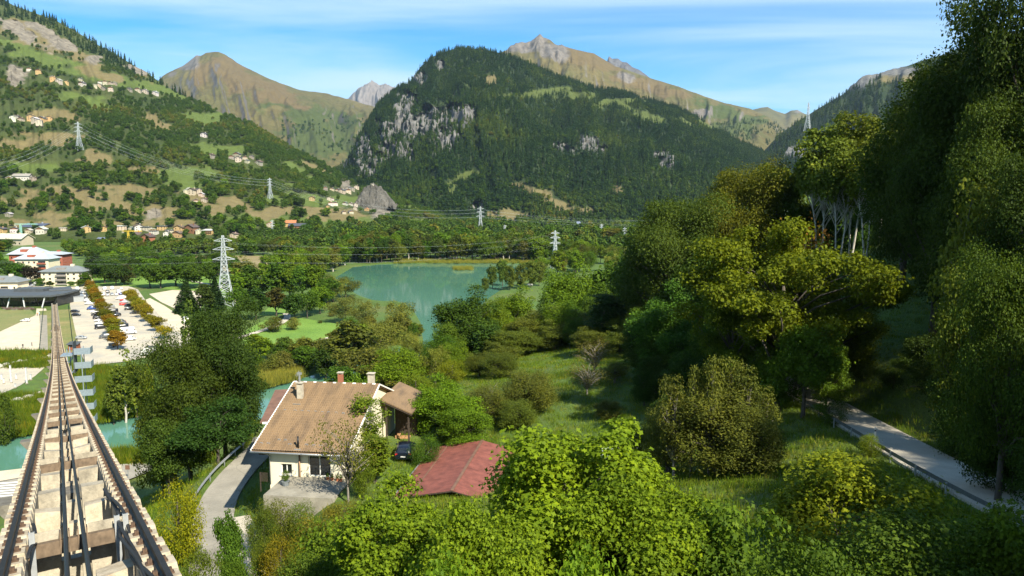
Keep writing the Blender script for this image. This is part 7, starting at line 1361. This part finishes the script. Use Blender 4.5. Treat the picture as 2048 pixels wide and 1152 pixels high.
def crane(px, yb, yt, D, jib, col, label):
    p = P(px, yb, D); z = max(p[2], 0); h = P(px, yt, D)[2]-z; o = thing('tower_crane', label, 'crane', (p[0], D, z)); m = simple(label[:12], col, .6)
    mb = MB()
    for a in (-.8, .8):
        for b in (-.8, .8): mb.box(a-.2, a+.2, b-.2, b+.2, 0, h)
    for k in range(int(h/2)): mb.bar((-.8, -.8, k*2), (.8, -.8, k*2+2), .22); mb.bar((.8, .8, k*2), (-.8, .8, k*2+2), .22); mb.bar((-.8, .8, k*2), (-.8, -.8, k*2+2), .22)
    mb.build('mast', m, o); mb = MB(); J = jib*D/FPX
    for b in (-.6, .6): mb.bar((-8, b, h), (J, b, h), .35)
    mb.bar((-8, 0, h+1.2), (J, 0, h+1.2), .3)
    for k in range(int(J/3)): mb.bar((k*3, -.6, h), (k*3+1.5, 0, h+1.2), .2); mb.bar((k*3+1.5, 0, h+1.2), (k*3+3, .6, h), .2)
    mb.build('jib', m, o); MB().box(-8, -5.5, -.8, .8, h-2, h).build('counterweight', M_CONC, o)
crane(43, 476, 449, 980, 34, (0.30, 0.55, 0.48), 'green tower crane beside the long blue-grey building'); crane(257, 478, 463, 970, 28, (0.65, 0.45, 0.05), 'yellow tower crane near the red chalet')
# castle rock
q = on(LHS, 748, 412); D0 = q[1]-25
M_CRAG = slopemat('castle_crag_rock', (0.075, 0.072, 0.06), (0.17, 0.16, 0.14), (0.1, 0.1, 0.1), (0.1, 0.1, 0.1), (0.1, 0.1, 0.1), (0.40, 0.38, 0.35), .03)
n_ = 90; U_, V_ = np.meshgrid(np.linspace(-1, 1, n_), np.linspace(-1, 1, n_)); sk = np.interp(U_, [-1, -.82, -.55, -.15, .05, .3, .65, 1], [-.2, .35, .78, .97, .93, .70, .34, -.1])
hh = np.minimum(sk, sk*np.interp(V_, [-1, -.75, -.2, .3, 1], [-.4, .35, .9, 1.0, -.3]))+.17*fbm(U_*3.5, V_*3.5+U_, 7, 5, True)*(sk > 0)+.05*fbm(U_*12, V_*12, 9, 4, True)
ii = np.arange(n_*n_).reshape(n_, n_); me = npmesh('castle_crag', np.stack([U_+.03*fbm(U_*9, V_*9, 3, 3), V_+.08*fbm(U_*7, hh*7, 4, 4, True), hh], -1).reshape(-1, 3), np.stack([ii[:-1, :-1], ii[:-1, 1:], ii[1:, 1:], ii[1:, :-1]], -1).reshape(-1, 4), M_CRAG)
pc = P(752, 414, D0); s = D0/FPX; o = link('castle_crag', me); o.location = pc; o.scale = (42*s, 34*s, 44*s); tag(o, 'bare grey crag above the old village', 'crag', kind='structure')
pt = P(745, 374, D0); CT = thing('castle_tower', 'small ruined stone tower on top of the grey crag', 'tower', (pt[0], pt[1], pt[2]-3)); s = D0/FPX
MB().box(-3*s, 3*s, -3*s, 3*s, -4, 8*s).build('keep', M_CHIM, CT)
for k in range(3): MB().box(-3*s+k*2.2*s, -1.9*s+k*2.2*s, -3*s, -2.2*s, 8*s, 9.5*s).build('merlon', M_CHIM, CT)
MB().box(-.5*s, .5*s, -3.06*s, -2.9*s, 3*s, 5*s).build('window', M_DARK, CT)
# ------------------------------------------------------------------ air
mb = MB(); mb.box(-14000, 14000, -1500, 15500, -60, 2600); hz = mb.build('haze', None); tag(hz, 'thin blue mountain air over the valley', 'haze', kind='stuff')
m = bpy.data.materials.new('thin_air'); m.use_nodes = True; nt_ = m.node_tree; nt_.nodes.clear(); om = nt_.nodes.new('ShaderNodeOutputMaterial'); pv = nt_.nodes.new('ShaderNodeVolumePrincipled'); pv.inputs['Color'].default_value = (0.55, 0.75, 1.0, 1); pv.inputs['Density'].default_value = 2.0e-5; pv.inputs['Anisotropy'].default_value = 0.1
nt_.links.new(pv.outputs[0], om.inputs['Volume']); hz.data.materials.append(m)
